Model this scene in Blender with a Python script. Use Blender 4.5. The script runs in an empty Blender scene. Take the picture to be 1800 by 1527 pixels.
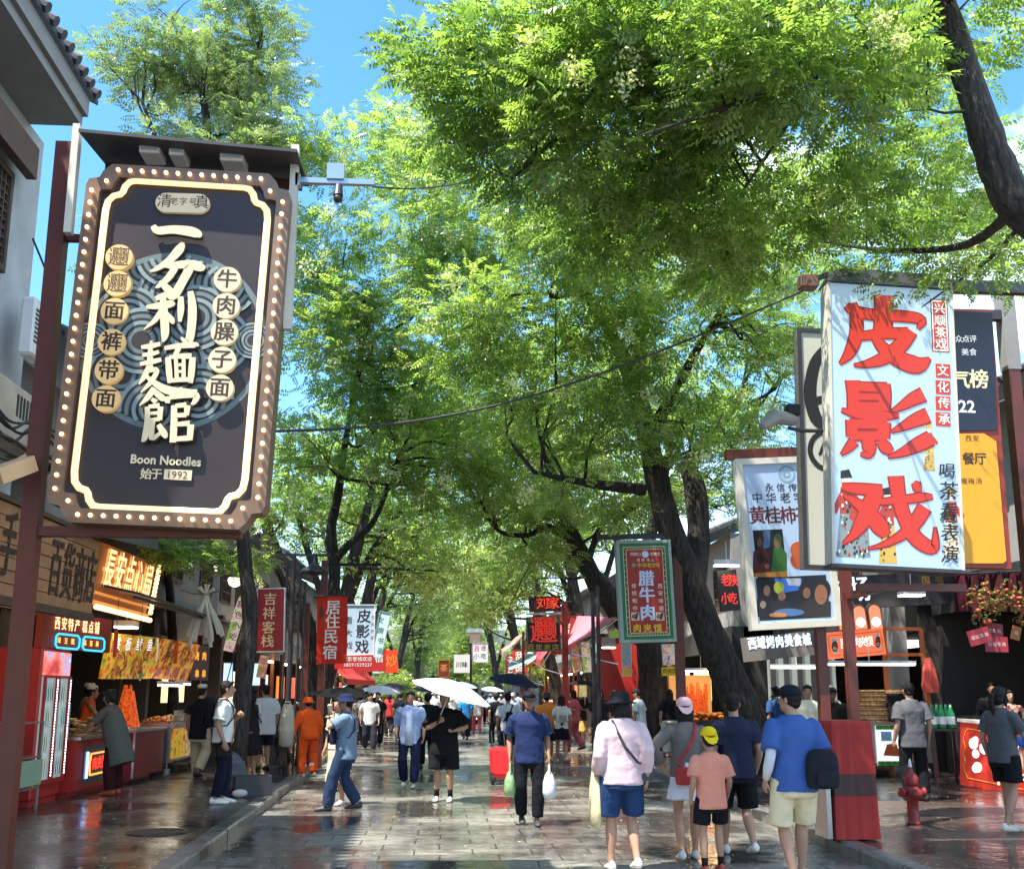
import bpy, bmesh, math, random
import numpy as np
from mathutils import Vector, Matrix, Euler

random.seed(7)
SC = bpy.context.scene
COL = SC.collection
R = math.radians
TAU = math.tau

# ------------------------------------------------------------------ camera
F_PX = 1800.0
CY = 863.0                   # the photograph is a crop: its optical centre lies below its middle
PITCH = math.atan((1217.5 - CY) / F_PX)
YAW = math.atan(120 / math.hypot(F_PX, 1217.5 - CY))
CAM = Vector((0, 0, 1.65))
cam_data = bpy.data.cameras.new('camera')
cam_data.sensor_width = 36.0
cam_data.lens = 36.0
cam_data.clip_end = 3000
cam_data.shift_y = (CY - 763.5) / F_PX
camera = bpy.data.objects.new('camera', cam_data)
COL.objects.link(camera)
camera.location = CAM
camera.rotation_euler = (math.pi / 2 + PITCH, 0, -YAW)
SC.camera = camera

# ------------------------------------------------------------------ sky and sun
TO_SUN = Vector((-0.38, -0.27, 1.0)).normalized()
world = bpy.data.worlds.new('World')
SC.world = world
world.use_nodes = True
wn, wl = world.node_tree.nodes, world.node_tree.links
wn.clear()
w_out = wn.new('ShaderNodeOutputWorld')
w_bg = wn.new('ShaderNodeBackground')
w_sky = wn.new('ShaderNodeTexSky')
w_sky.sky_type = 'NISHITA'
w_sky.sun_disc = False
w_sky.sun_elevation = math.asin(TO_SUN.z)
w_sky.sun_rotation = math.atan2(TO_SUN.x, TO_SUN.y)
w_sky.air_density = 1.0
w_sky.dust_density = 0.4
w_sky.ozone_density = 1.6
w_bg.inputs['Strength'].default_value = 0.15
w_tc = wn.new('ShaderNodeTexCoord')
w_noise = wn.new('ShaderNodeTexNoise')
w_noise.inputs['Scale'].default_value = 2.6
w_noise.inputs['Detail'].default_value = 6
w_noise.inputs['Roughness'].default_value = 0.6
w_map = wn.new('ShaderNodeMapping')
w_map.inputs['Location'].default_value = (3.1, 1.4, 0.2)
w_map.inputs['Scale'].default_value = (1, 1, 1.7)
w_ramp = wn.new('ShaderNodeValToRGB')
w_ramp.color_ramp.elements[0].position = 0.47
w_ramp.color_ramp.elements[1].position = 0.66
w_mix = wn.new('ShaderNodeMix')
w_mix.data_type = 'RGBA'
w_mix.inputs[7].default_value = (8.5, 9.2, 10.0, 1)
w_sep = wn.new('ShaderNodeSeparateXYZ')
w_side = wn.new('ShaderNodeMapRange')
w_side.interpolation_type = 'SMOOTHSTEP'
w_side.inputs['From Min'].default_value = -0.05
w_side.inputs['From Max'].default_value = 0.45
w_mul = wn.new('ShaderNodeMath')
w_mul.operation = 'MULTIPLY'
wl.new(w_tc.outputs['Generated'], w_sep.inputs[0])
wl.new(w_sep.outputs['X'], w_side.inputs['Value'])
wl.new(w_side.outputs['Result'], w_mul.inputs[1])
wl.new(w_tc.outputs['Generated'], w_map.inputs['Vector'])
wl.new(w_map.outputs['Vector'], w_noise.inputs['Vector'])
wl.new(w_noise.outputs['Fac'], w_ramp.inputs['Fac'])
wl.new(w_ramp.outputs['Color'], w_mul.inputs[0])
wl.new(w_mul.outputs[0], w_mix.inputs[0])
w_hs = wn.new('ShaderNodeHueSaturation')
w_hs.inputs['Saturation'].default_value = 1.28
w_hs.inputs['Hue'].default_value = 0.497
wl.new(w_sky.outputs['Color'], w_hs.inputs['Color'])
wl.new(w_hs.outputs['Color'], w_mix.inputs[6])
wl.new(w_mix.outputs[2], w_bg.inputs['Color'])
wl.new(w_bg.outputs['Background'], w_out.inputs['Surface'])

sun_data = bpy.data.lights.new('sun', 'SUN')
sun_data.energy = 4.4
sun_data.angle = R(0.53)
sun_data.color = (1.0, 0.94, 0.84)
sun = bpy.data.objects.new('sun', sun_data)
COL.objects.link(sun)
sun.rotation_euler = TO_SUN.to_track_quat('Z', 'Y').to_euler()

SC.view_settings.view_transform = 'Standard'
SC.view_settings.look = 'None'
SC.view_settings.gamma = 1
SC.view_settings.exposure = 1.52
SC.cycles.use_denoising = True
SC.cycles.max_bounces = 10
SC.cycles.diffuse_bounces = 5
SC.cycles.glossy_bounces = 3
SC.cycles.transmission_bounces = 6
SC.cycles.sample_clamp_indirect = 6

# ------------------------------------------------------------------ measuring the photograph
_fw = Vector((math.sin(YAW) * math.cos(PITCH), math.cos(YAW) * math.cos(PITCH), math.sin(PITCH)))
_rt = Vector((math.cos(YAW), -math.sin(YAW), 0))
_up = _rt.cross(_fw)


def ray(px, py):
 return _fw + _rt * ((px - 900) / F_PX) - _up * ((py - CY) / F_PX)


def PY(px, py, y):          # point at street distance y
 d = ray(px, py)
 return CAM + d * (y / d.y)


def PX(px, py, x):          # point on a wall x = const
 d = ray(px, py)
 return CAM + d * (x / d.x)


def PG(px, py, z=0.0):      # point on the ground
 d = ray(px, py)
 return CAM + d * ((z - CAM.z) / d.z)


# ------------------------------------------------------------------ materials
MATS = {}


def M(key, col=(0.5, 0.5, 0.5), rough=0.6, metal=0.0, var=0.15, vs=3.0, bump=0.0, bs=40.0, emit=None, es=0.0,
 coord='Object', sheen=0.0, spec=None):
 if key in MATS:
  return MATS[key]
 m = bpy.data.materials.new(key)
 m.use_nodes = True
 n, l = m.node_tree.nodes, m.node_tree.links
 b = n['Principled BSDF']
 b.inputs['Roughness'].default_value = rough
 b.inputs['Metallic'].default_value = metal
 if spec is not None:
  b.inputs['Specular IOR Level'].default_value = spec
 if sheen:
  b.inputs['Sheen Weight'].default_value = sheen
 b.inputs['Base Color'].default_value = (*col, 1)
 tc = n.new('ShaderNodeTexCoord')
 if var:
  nz = n.new('ShaderNodeTexNoise')
  nz.inputs['Scale'].default_value = vs
  nz.inputs['Detail'].default_value = 5
  mx = n.new('ShaderNodeMix')
  mx.data_type = 'RGBA'
  k = 1 - var * 1.6
  mx.inputs[6].default_value = (col[0] * k, col[1] * k, col[2] * k, 1)
  k = 1 + var * 1.2
  mx.inputs[7].default_value = (min(col[0] * k, 1), min(col[1] * k, 1), min(col[2] * k, 1), 1)
  l.new(tc.outputs[coord], nz.inputs['Vector'])
  l.new(nz.outputs['Fac'], mx.inputs[0])
  l.new(mx.outputs[2], b.inputs['Base Color'])
 if bump:
  nb = n.new('ShaderNodeTexNoise')
  nb.inputs['Scale'].default_value = bs
  nb.inputs['Detail'].default_value = 3
  bp = n.new('ShaderNodeBump')
  bp.inputs['Strength'].default_value = bump
  bp.inputs['Distance'].default_value = 0.02
  l.new(tc.outputs[coord], nb.inputs['Vector'])
  l.new(nb.outputs['Fac'], bp.inputs['Height'])
  l.new(bp.outputs['Normal'], b.inputs['Normal'])
 if emit is not None:
  b.inputs['Emission Color'].default_value = (*emit, 1)
  b.inputs['Emission Strength'].default_value = es
 MATS[key] = m
 return m


def srgb(h):
 h = h.lstrip('#')
 v = [int(h[i:i + 2], 16) / 255 for i in (0, 2, 4)]
 return tuple(c / 12.92 if c < 0.04045 else ((c + 0.055) / 1.055) ** 2.4 for c in v)


def CL(h, **k):             # cloth
 return M('cloth_' + h, srgb(h), rough=0.9, var=0.12, vs=9, bump=0.35, bs=16, sheen=0.0, spec=0.2, **k)


def PT(h, rough=0.5, var=0.1, **k):              # paint / print
 return M('paint_%s_%d' % (h, int(rough * 10)), srgb(h), rough=rough, var=var, **k)


def GLOW(h, es=3.0):
 return M('glow_%s_%.1f' % (h, es), srgb(h), rough=0.5, var=0, emit=srgb(h), es=es)


# ------------------------------------------------------------------ mesh building
_GLYPH = {}


def glyph(ch, bold=0.0, depth=0.0, res=2):
 k = (ch, bold, depth)
 if k not in _GLYPH:
  cu = bpy.data.curves.new('glyph', 'FONT')
  cu.body = ch
  cu.offset = bold
  cu.extrude = depth
  cu.resolution_u = res
  ob = bpy.data.objects.new('glyph', cu)
  me = bpy.data.meshes.new_from_object(ob)
  v = [tuple(x.co) for x in me.vertices]
  f = [tuple(p.vertices) for p in me.polygons]
  if v:
   a = np.array(v)
   lo, hi = a.min(0), a.max(0)
  else:
   lo = hi = np.zeros(3)
  _GLYPH[k] = (v, f, lo, hi)
  bpy.data.objects.remove(ob)
  bpy.data.curves.remove(cu)
  bpy.data.meshes.remove(me)
 return _GLYPH[k]


class MB:
 """collects shapes; build() links them as ONE mesh object"""

 def __init__(self, T=None):
  self.v, self.f, self.mi, self.mats, self.cur = [], [], [], [], 0
  self.T = T

 def m(self, mat):
  if mat not in self.mats:
   self.mats.append(mat)
  self.cur = self.mats.index(mat)
  return self

 def add(self, vs, fs):
  o = len(self.v)
  if self.T is not None:
   vs = [self.T @ Vector(p) for p in vs]
  self.v.extend(tuple(p) for p in vs)
  self.f.extend(tuple(i + o for i in f) for f in fs)
  self.mi.extend([self.cur] * len(fs))
  return self

 def box(self, lo, hi, rz=0.0, bev=0.0):
  (x0, y0, z0), (x1, y1, z1) = lo, hi
  x0, x1 = min(x0, x1), max(x0, x1)
  y0, y1 = min(y0, y1), max(y0, y1)
  z0, z1 = min(z0, z1), max(z0, z1)
  if bev > 0:
   b = min(bev, (x1 - x0) / 2.5, (y1 - y0) / 2.5, (z1 - z0) / 2.5)
   vs, fs = [], []
   rings = [(z0, b), (z0 + b, 0), (z1 - b, 0), (z1, b)]
   for z, i in rings:
    xa, xb, ya, yb = x0 + i, x1 - i, y0 + i, y1 - i
    c = b if i == 0 else b * 0.5
    vs += [(xa + c, ya, z), (xb - c, ya, z), (xb, ya + c, z), (xb, yb - c, z),
     (xb - c, yb, z), (xa + c, yb, z), (xa, yb - c, z), (xa, ya + c, z)]
   for k in range(3):
    for j in range(8):
     a, d = k * 8 + j, k * 8 + (j + 1) % 8
     fs.append((a, d, d + 8, a + 8))
   fs.append(tuple(range(7, -1, -1)))
   fs.append(tuple(range(24, 32)))
  else:
   vs = [(x0, y0, z0), (x1, y0, z0), (x1, y1, z0), (x0, y1, z0), (x0, y0, z1), (x1, y0, z1), (x1, y1, z1), (x0, y1, z1)]
   fs = [(0, 3, 2, 1), (4, 5, 6, 7), (0, 1, 5, 4), (1, 2, 6, 5), (2, 3, 7, 6), (3, 0, 4, 7)]
  if rz:
   cx, cy = (x0 + x1) / 2, (y0 + y1) / 2
   c, s = math.cos(rz), math.sin(rz)
   vs = [(cx + (x - cx) * c - (y - cy) * s, cy + (x - cx) * s + (y - cy) * c, z) for x, y, z in vs]
  return self.add(vs, fs)

 def tube(self, pts, rad, n=8, flat=1.0, ref=None, cap=True, round_cap=False):
  """rings along a polyline; rad may be a number, a list, or a list of (rx, ry)"""
  pts = [Vector(p) for p in pts]
  if not isinstance(rad, (list, tuple)):
   rad = [rad] * len(pts)
  rad = [(r, r * flat) if not isinstance(r, (tuple, list)) else tuple(r) for r in rad]
  if round_cap:
   d0 = (pts[0] - pts[1]).normalized()
   d1 = (pts[-1] - pts[-2]).normalized()
   a, b = rad[0], rad[-1]
   ra, rb = min(a), min(b)
   pts = [pts[0] + d0 * ra * 0.95, pts[0] + d0 * ra * 0.62] + pts + [pts[-1] + d1 * rb * 0.62, pts[-1] + d1 * rb * 0.95]
   rad = [(a[0] * .3, a[1] * .3), (a[0] * .78, a[1] * .78)] + rad + [(b[0] * .78, b[1] * .78), (b[0] * .3, b[1] * .3)]
  vs, fs = [], []
  u = None
  for i, p in enumerate(pts):
   t = pts[min(i + 1, len(pts) - 1)] - pts[max(i - 1, 0)]
   t = t.normalized() if t.length > 1e-9 else Vector((0, 0, 1))
   if u is None:
    u = Vector(ref) if ref is not None else (Vector((1, 0, 0)) if abs(t.x) < 0.8 else Vector((0, 1, 0)))
   u = u - t * u.dot(t)
   u = u.normalized() if u.length > 1e-6 else t.orthogonal().normalized()
   w = t.cross(u)
   for k in range(n):
    a = TAU * k / n
    vs.append(p + u * (math.cos(a) * rad[i][0]) + w * (math.sin(a) * rad[i][1]))
  L = len(pts)
  for i in range(L - 1):
   for k in range(n):
    a, b = i * n + k, i * n + (k + 1) % n
    fs.append((a, b, b + n, a + n))
  if cap:
   fs.append(tuple(range(n - 1, -1, -1)))
   fs.append(tuple(range((L - 1) * n, L * n)))
  return self.add(vs, fs)

 def bar(self, a, b, w, h=None, ref=(0, 0, 1)):
  """square bar from a to b"""
  a, b = Vector(a), Vector(b)
  h = h or w
  t = (b - a).normalized()
  r = Vector(ref)
  if abs(t.dot(r)) > 0.98:
   r = Vector((0, 1, 0))
  s = t.cross(r).normalized()
  q = s.cross(t).normalized()
  vs = []
  for p in (a, b):
   for i, j in ((-1, -1), (1, -1), (1, 1), (-1, 1)):
    vs.append(p + s * (i * w / 2) + q * (j * h / 2))
  return self.add(vs, [(0, 3, 2, 1), (4, 5, 6, 7), (0, 1, 5, 4), (1, 2, 6, 5), (2, 3, 7, 6), (3, 0, 4, 7)])

 def ball(self, c, r, n=10, m=7):
  c = Vector(c)
  if not isinstance(r, (tuple, list)):
   r = (r, r, r)
  vs, fs = [], []
  for i in range(1, m):
   th = math.pi * i / m
   for k in range(n):
    a = TAU * k / n
    vs.append((c.x + r[0] * math.sin(th) * math.cos(a), c.y + r[1] * math.sin(th) * math.sin(a), c.z - r[2] * math.cos(th)))
  for i in range(m - 2):
   for k in range(n):
    a, b = i * n + k, i * n + (k + 1) % n
    fs.append((a, b, b + n, a + n))
  vs += [(c.x, c.y, c.z - r[2]), (c.x, c.y, c.z + r[2])]
  s, t = len(vs) - 2, len(vs) - 1
  for k in range(n):
   fs.append((s, (k + 1) % n, k))
   fs.append((t, (m - 2) * n + k, (m - 2) * n + (k + 1) % n))
  return self.add(vs, fs)

 def lathe(self, c, prof, n=16, closed=True):
  c = Vector(c)
  vs, fs = [], []
  for r, z in prof:
   for k in range(n):
    a = TAU * k / n
    vs.append((c.x + r * math.cos(a), c.y + r * math.sin(a), c.z + z))
  for i in range(len(prof) - 1):
   for k in range(n):
    a, b = i * n + k, i * n + (k + 1) % n
    fs.append((a, b, b + n, a + n))
  if closed:
   fs.append(tuple(range(n - 1, -1, -1)))
   fs.append(tuple(range((len(prof) - 1) * n, len(prof) * n)))
  return self.add(vs, fs)

 def loft(self, rings):
  """rings: lists of equal-length point lists"""
  n = len(rings[0])
  vs = [p for r in rings for p in r]
  fs = []
  for i in range(len(rings) - 1):
   for k in range(n):
    a, b = i * n + k, i * n + (k + 1) % n
    fs.append((a, b, b + n, a + n))
  fs.append(tuple(range(n - 1, -1, -1)))
  fs.append(tuple(range((len(rings) - 1) * n, len(rings) * n)))
  return self.add(vs, fs)

 def prism(self, pts, y0, y1):
  """outline in local x,z extruded along local y"""
  n = len(pts)
  area = sum(pts[i][0] * pts[(i + 1) % n][1] - pts[(i + 1) % n][0] * pts[i][1] for i in range(n))
  if area < 0:
   pts = pts[::-1]
  vs = [(x, y0, z) for x, z in pts] + [(x, y1, z) for x, z in pts]
  fs = [tuple(range(n)), tuple(range(2 * n - 1, n - 1, -1))]
  for i in range(n):
   j = (i + 1) % n
   fs.append((j, i, i + n, j + n))
  return self.add(vs, fs)

 def flat(self, pts, y=0.0):
  n = len(pts)
  area = sum(pts[i][0] * pts[(i + 1) % n][1] - pts[(i + 1) % n][0] * pts[i][1] for i in range(n))
  if area < 0:
   pts = pts[::-1]
  return self.add([(x, y, z) for x, z in pts], [tuple(range(n))])

 def quad(self, a, b, c, d):
  return self.add([a, b, c, d], [(0, 1, 2, 3)])

 def disc(self, x, z, r, y0, y1, n=28):
  return self.prism([(x + r * math.cos(TAU * k / n), z + r * math.sin(TAU * k / n)) for k in range(n)], y0, y1)

 def ring(self, x, z, r0, r1, y, n=40, keep=None, a0=0, a1=TAU):
  for k in range(n):
   a, b = a0 + (a1 - a0) * k / n, a0 + (a1 - a0) * (k + 1) / n
   p = [(x + r0 * math.cos(a), z + r0 * math.sin(a)), (x + r1 * math.cos(a), z + r1 * math.sin(a)),
    (x + r1 * math.cos(b), z + r1 * math.sin(b)), (x + r0 * math.cos(b), z + r0 * math.sin(b))]
   if keep and not all(keep(*q) for q in p):
    continue
   self.flat(p, y)
  return self

 def brush(self, pts, y):
  """stroke of varying width; pts = (x, z, width)"""
  P = []
  for i in range(len(pts) - 1):
   p0, p1, p2, p3 = (np.array(pts[max(i - 1, 0)]), np.array(pts[i]), np.array(pts[i + 1]), np.array(pts[min(i + 2, len(pts) - 1)]))
   for t in np.linspace(0, 1, 5)[:-1]:
    P.append(0.5 * (2 * p1 + (p2 - p0) * t + (2 * p0 - 5 * p1 + 4 * p2 - p3) * t * t + (3 * p1 - p0 - 3 * p2 + p3) * t ** 3))
  P.append(np.array(pts[-1], float))
  L, Rr = [], []
  for i, p in enumerate(P):
   t = P[min(i + 1, len(P) - 1)] - P[max(i - 1, 0)]
   d = math.hypot(t[0], t[1]) or 1
   nx, nz = -t[1] / d, t[0] / d
   w = max(p[2], 1e-4) / 2
   L.append((p[0] + nx * w, p[1] + nz * w))
   Rr.append((p[0] - nx * w, p[1] - nz * w))
  for i in range(len(P) - 1):
   self.flat([L[i], L[i + 1], Rr[i + 1], Rr[i]], y)
  return self

 def char(self, ch, x, z, size, y, bold=0.0, depth=0.0, sx=1.0, sz=1.0, fit=False, shear=0.0, rot=0.0):
  """one character centred on x,z in the sign plane, facing -y"""
  v, f, lo, hi = glyph(ch, 0.0, depth / size if depth else 0.0)
  if not v:
   return self
  if bold > .004:          # heavier strokes: shifted copies, each a hair in front of the last
   b = bold * size * 1.1
   for i, (ox, oz) in enumerate(((-b, -b * .6), (b, -b * .6), (b, b * .6), (-b, b * .6))):
    self.char(ch, x + ox, z + oz, size, y + .0003 * (i + 1), 0, depth, sx, sz, fit, shear, rot)
  cx, cy = (lo[0] + hi[0]) / 2, (lo[1] + hi[1]) / 2
  if not fit and ord(ch) > 0x2E80:
   cy = 0.34
  k = size * 1.06
  vs = []
  c, s = math.cos(rot), math.sin(rot)
  for a, b, d in v:
   u, w = (a - cx) * k * sx, (b - cy) * k * sz
   u += w * shear
   u, w = u * c - w * s, u * s + w * c
   vs.append((x + u, y - d * size, z + w))
  return self.add(vs, f)

 def line(self, text, x, z, size, y, bold=0.0, pitch=None, vertical=False, depth=0.0, sx=1.0, sz=1.0):
  """a centred row or column"""
  v_, f_, lo, hi = glyph('国')
  if all(ord(c) < 0x2E80 for c in text):
   v, f, lo, hi = glyph(text, bold, depth / size if depth else 0)
   cx, cy = (lo[0] + hi[0]) / 2, (lo[1] + hi[1]) / 2
   return self.add([(x + (a - cx) * size * sx, y - d * size, z + (b - cy) * size * sz) for a, b, d in v], f)
  pitch = pitch or size * 1.08
  n = len(text)
  for i, c in enumerate(text):
   o = (i - (n - 1) / 2) * pitch
   if vertical:
    self.char(c, x, z - o, size, y, bold, depth, sx, sz)
   else:
    self.char(c, x + o, z, size, y, bold, depth, sx, sz)
  return self

 def build(self, name, parent=None, mat=None, world=False, smooth=False, label=None, kind=None):
  me = bpy.data.meshes.new(name)
  vs = self.v
  if world and parent is not None:
   off = Vector((0, 0, 0))
   q = parent
   while q is not None:
    off += q.location
    q = q.parent
   vs = [(a - off.x, b - off.y, c - off.z) for a, b, c in vs]
  me.from_pydata(vs, [], self.f)
  for mm in (self.mats or [mat or M('plain', (0.4, 0.4, 0.4))]):
   me.materials.append(mm)
  if len(self.mats) > 1:
   me.polygons.foreach_set('material_index', self.mi)
  if smooth:
   me.polygons.foreach_set('use_smooth', [True] * len(me.polygons))
  me.update()
  o = bpy.data.objects.new(name, me)
  COL.objects.link(o)
  if parent is not None:
   o.parent = parent
  if label:
   o['label'] = label
  if kind:
   o['kind'] = kind
  return o


def tag(o, label, cat, group=None):
 o['label'] = label
 o['category'] = cat
 if group:
  o['group'] = group
 return o


def thing(name, label, cat, loc=(0, 0, 0), rz=0.0, group=None):
 o = bpy.data.objects.new(name, None)
 o.empty_display_size = 0.1
 COL.objects.link(o)
 o.location = loc
 o.rotation_euler = (0, 0, rz)
 return tag(o, label, cat, group)


def setting(name, mb, mat=None, kind='structure'):
 o = mb.build(name, None, mat)
 o['kind'] = kind
 return o


def dup(root, loc=None, rz=None, label=None, group=None):
 r = root.copy()
 COL.objects.link(r)
 if loc is not None:
  r.location = loc
 if rz is not None:
  r.rotation_euler = (0, 0, rz)
 if label:
  r['label'] = label
 if group:
  r['group'] = group
 for ch in list(root.children):
  c = ch.copy()
  COL.objects.link(c)
  c.parent = r
  for g in list(ch.children):
   d = g.copy()
   COL.objects.link(d)
   d.parent = c
 return r


def add_mod(o, kind, **k):
 md = o.modifiers.new(kind.lower(), kind)
 for a, b in k.items():
  setattr(md, a, b)
 return md


def blob(o, voxel, smooth=3, wrinkle=0.0, wsize=0.12):
 """one continuous skin over the overlapping solids of a mesh"""
 add_mod(o, 'REMESH', mode='VOXEL', voxel_size=voxel, use_smooth_shade=True)
 if smooth:
  add_mod(o, 'SMOOTH', factor=0.5, iterations=smooth)
 if wrinkle:
  key = 'wrinkle_%.3f' % wsize
  t = bpy.data.textures.get(key) or bpy.data.textures.new(key, 'CLOUDS')
  t.noise_scale = wsize
  t.noise_depth = 2
  add_mod(o, 'DISPLACE', texture=t, strength=wrinkle, mid_level=0.5, texture_coords='LOCAL')
 return o

# ================================================================== GROUND
def stone_mat(name, c1, c2, mortar, bw, rh, wet_lo, wet_hi, rot=0.0, dark=0.45, bumpd=0.02, wet_pos=(0.40, 0.60), scale=0.55):
 m = bpy.data.materials.new(name)
 m.use_nodes = True
 n, l = m.node_tree.nodes, m.node_tree.links
 b = n['Principled BSDF']
 tc = n.new('ShaderNodeTexCoord')
 mp = n.new('ShaderNodeMapping')
 mp.inputs['Rotation'].default_value = (0, 0, rot)
 l.new(tc.outputs['Object'], mp.inputs['Vector'])
 # slight warping so that the joints are not ruler-straight
 wz = n.new('ShaderNodeTexNoise')
 wz.inputs['Scale'].default_value = 1.3
 l.new(mp.outputs['Vector'], wz.inputs['Vector'])
 wa = n.new('ShaderNodeVectorMath')
 wa.operation = 'SCALE'
 wa.inputs['Scale'].default_value = 0.05
 l.new(wz.outputs['Color'], wa.inputs[0])
 wb = n.new('ShaderNodeVectorMath')
 wb.operation = 'ADD'
 l.new(mp.outputs['Vector'], wb.inputs[0])
 l.new(wa.outputs['Vector'], wb.inputs[1])
 br = n.new('ShaderNodeTexBrick')
 br.inputs['Scale'].default_value = 1
 br.inputs['Brick Width'].default_value = bw
 br.inputs['Row Height'].default_value = rh
 br.inputs['Mortar Size'].default_value = 0.012
 br.inputs['Mortar Smooth'].default_value = 0.3
 br.inputs['Bias'].default_value = 0.0
 br.inputs['Color1'].default_value = (*c1, 1)
 br.inputs['Color2'].default_value = (*c2, 1)
 br.inputs['Mortar'].default_value = (*mortar, 1)
 br.offset = 0.43
 l.new(wb.outputs['Vector'], br.inputs['Vector'])
 fine = n.new('ShaderNodeTexNoise')
 fine.inputs['Scale'].default_value = 9
 fine.inputs['Detail'].default_value = 8
 l.new(tc.outputs['Object'], fine.inputs['Vector'])
 mul = n.new('ShaderNodeMix')
 mul.data_type = 'RGBA'
 mul.blend_type = 'MULTIPLY'
 mul.inputs[0].default_value = 0.75
 fr = n.new('ShaderNodeValToRGB')
 fr.color_ramp.elements[0].position = 0.25
 fr.color_ramp.elements[0].color = (0.35, 0.34, 0.33, 1)
 fr.color_ramp.elements[1].position = 0.72
 fr.color_ramp.elements[1].color = (1.25, 1.22, 1.16, 1)
 l.new(fine.outputs['Fac'], fr.inputs['Fac'])
 l.new(br.outputs['Color'], mul.inputs[6])
 l.new(fr.outputs['Color'], mul.inputs[7])
 wet = n.new('ShaderNodeTexNoise')
 wet.inputs['Scale'].default_value = scale
 wet.inputs['Detail'].default_value = 7
 wet.inputs['Roughness'].default_value = 0.62
 l.new(tc.outputs['Object'], wet.inputs['Vector'])
 wr = n.new('ShaderNodeValToRGB')
 wr.color_ramp.elements[0].position = wet_pos[0]
 wr.color_ramp.elements[1].position = wet_pos[1]
 l.new(wet.outputs['Fac'], wr.inputs['Fac'])
 dk = n.new('ShaderNodeMix')
 dk.data_type = 'RGBA'
 dk.blend_type = 'MULTIPLY'
 dk.inputs[7].default_value = (dark, dark, dark * 1.02, 1)
 inv = n.new('ShaderNodeMath')
 inv.operation = 'SUBTRACT'
 inv.inputs[0].default_value = 1.0
 l.new(wr.outputs['Color'], inv.inputs[1])
 l.new(inv.outputs[0], dk.inputs[0])
 l.new(mul.outputs[2], dk.inputs[6])
 l.new(dk.outputs[2], b.inputs['Base Color'])
 rr = n.new('ShaderNodeMapRange')
 rr.inputs['To Min'].default_value = wet_lo
 rr.inputs['To Max'].default_value = wet_hi
 l.new(wr.outputs['Color'], rr.inputs['Value'])
 l.new(rr.outputs['Result'], b.inputs['Roughness'])
 b.inputs['Specular IOR Level'].default_value = 0.6
 b1 = n.new('ShaderNodeBump')
 b1.inputs['Strength'].default_value = 0.35
 b1.inputs['Distance'].default_value = bumpd
 iv = n.new('ShaderNodeMath')
 iv.operation = 'SUBTRACT'
 iv.inputs[0].default_value = 1
 l.new(br.outputs['Fac'], iv.inputs[1])
 l.new(iv.outputs[0], b1.inputs['Height'])
 b2 = n.new('ShaderNodeBump')
 b2.inputs['Strength'].default_value = 0.35
 b2.inputs['Distance'].default_value = 0.03
 lump = n.new('ShaderNodeTexNoise')
 lump.inputs['Scale'].default_value = 3.2
 lump.inputs['Detail'].default_value = 5
 l.new(tc.outputs['Object'], lump.inputs['Vector'])
 l.new(lump.outputs['Fac'], b2.inputs['Height'])
 l.new(b1.outputs['Normal'], b2.inputs['Normal'])
 l.new(b2.outputs['Normal'], b.inputs['Normal'])
 return m


m_road = stone_mat('wet_stone_setts', (0.27, 0.26, 0.228), (0.185, 0.18, 0.163), (0.075, 0.07, 0.062), 0.62, 0.40, 0.08, 0.50, dark=0.34, wet_pos=(0.43, 0.62))
m_walk_l = stone_mat('wet_grey_slabs', (0.11, 0.095, 0.08), (0.085, 0.072, 0.065), (0.04, 0.04, 0.04), 0.9, 0.45, 0.10, 0.34, dark=0.5, bumpd=0.01)
m_walk_r = stone_mat('wet_reddish_slabs', (0.13, 0.088, 0.072), (0.095, 0.068, 0.06), (0.05, 0.045, 0.04), 0.6, 0.6, 0.10, 0.36, dark=0.5, bumpd=0.01)
m_kerb = stone_mat('kerb_stone', (0.23, 0.22, 0.20), (0.18, 0.17, 0.16), (0.05, 0.05, 0.05), 0.4, 0.95, 0.2, 0.5, dark=0.55, bumpd=0.01)
m_earth = M('dusty_paving', (0.16, 0.15, 0.13), rough=0.9, var=0.3, vs=0.3)


def KL(y):                   # x of the left and right kerb
 return -2.42 - 0.030 * (y - 11.4)


def KR(y):
 return 4.17 + 0.008 * (y - 11.4)


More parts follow.
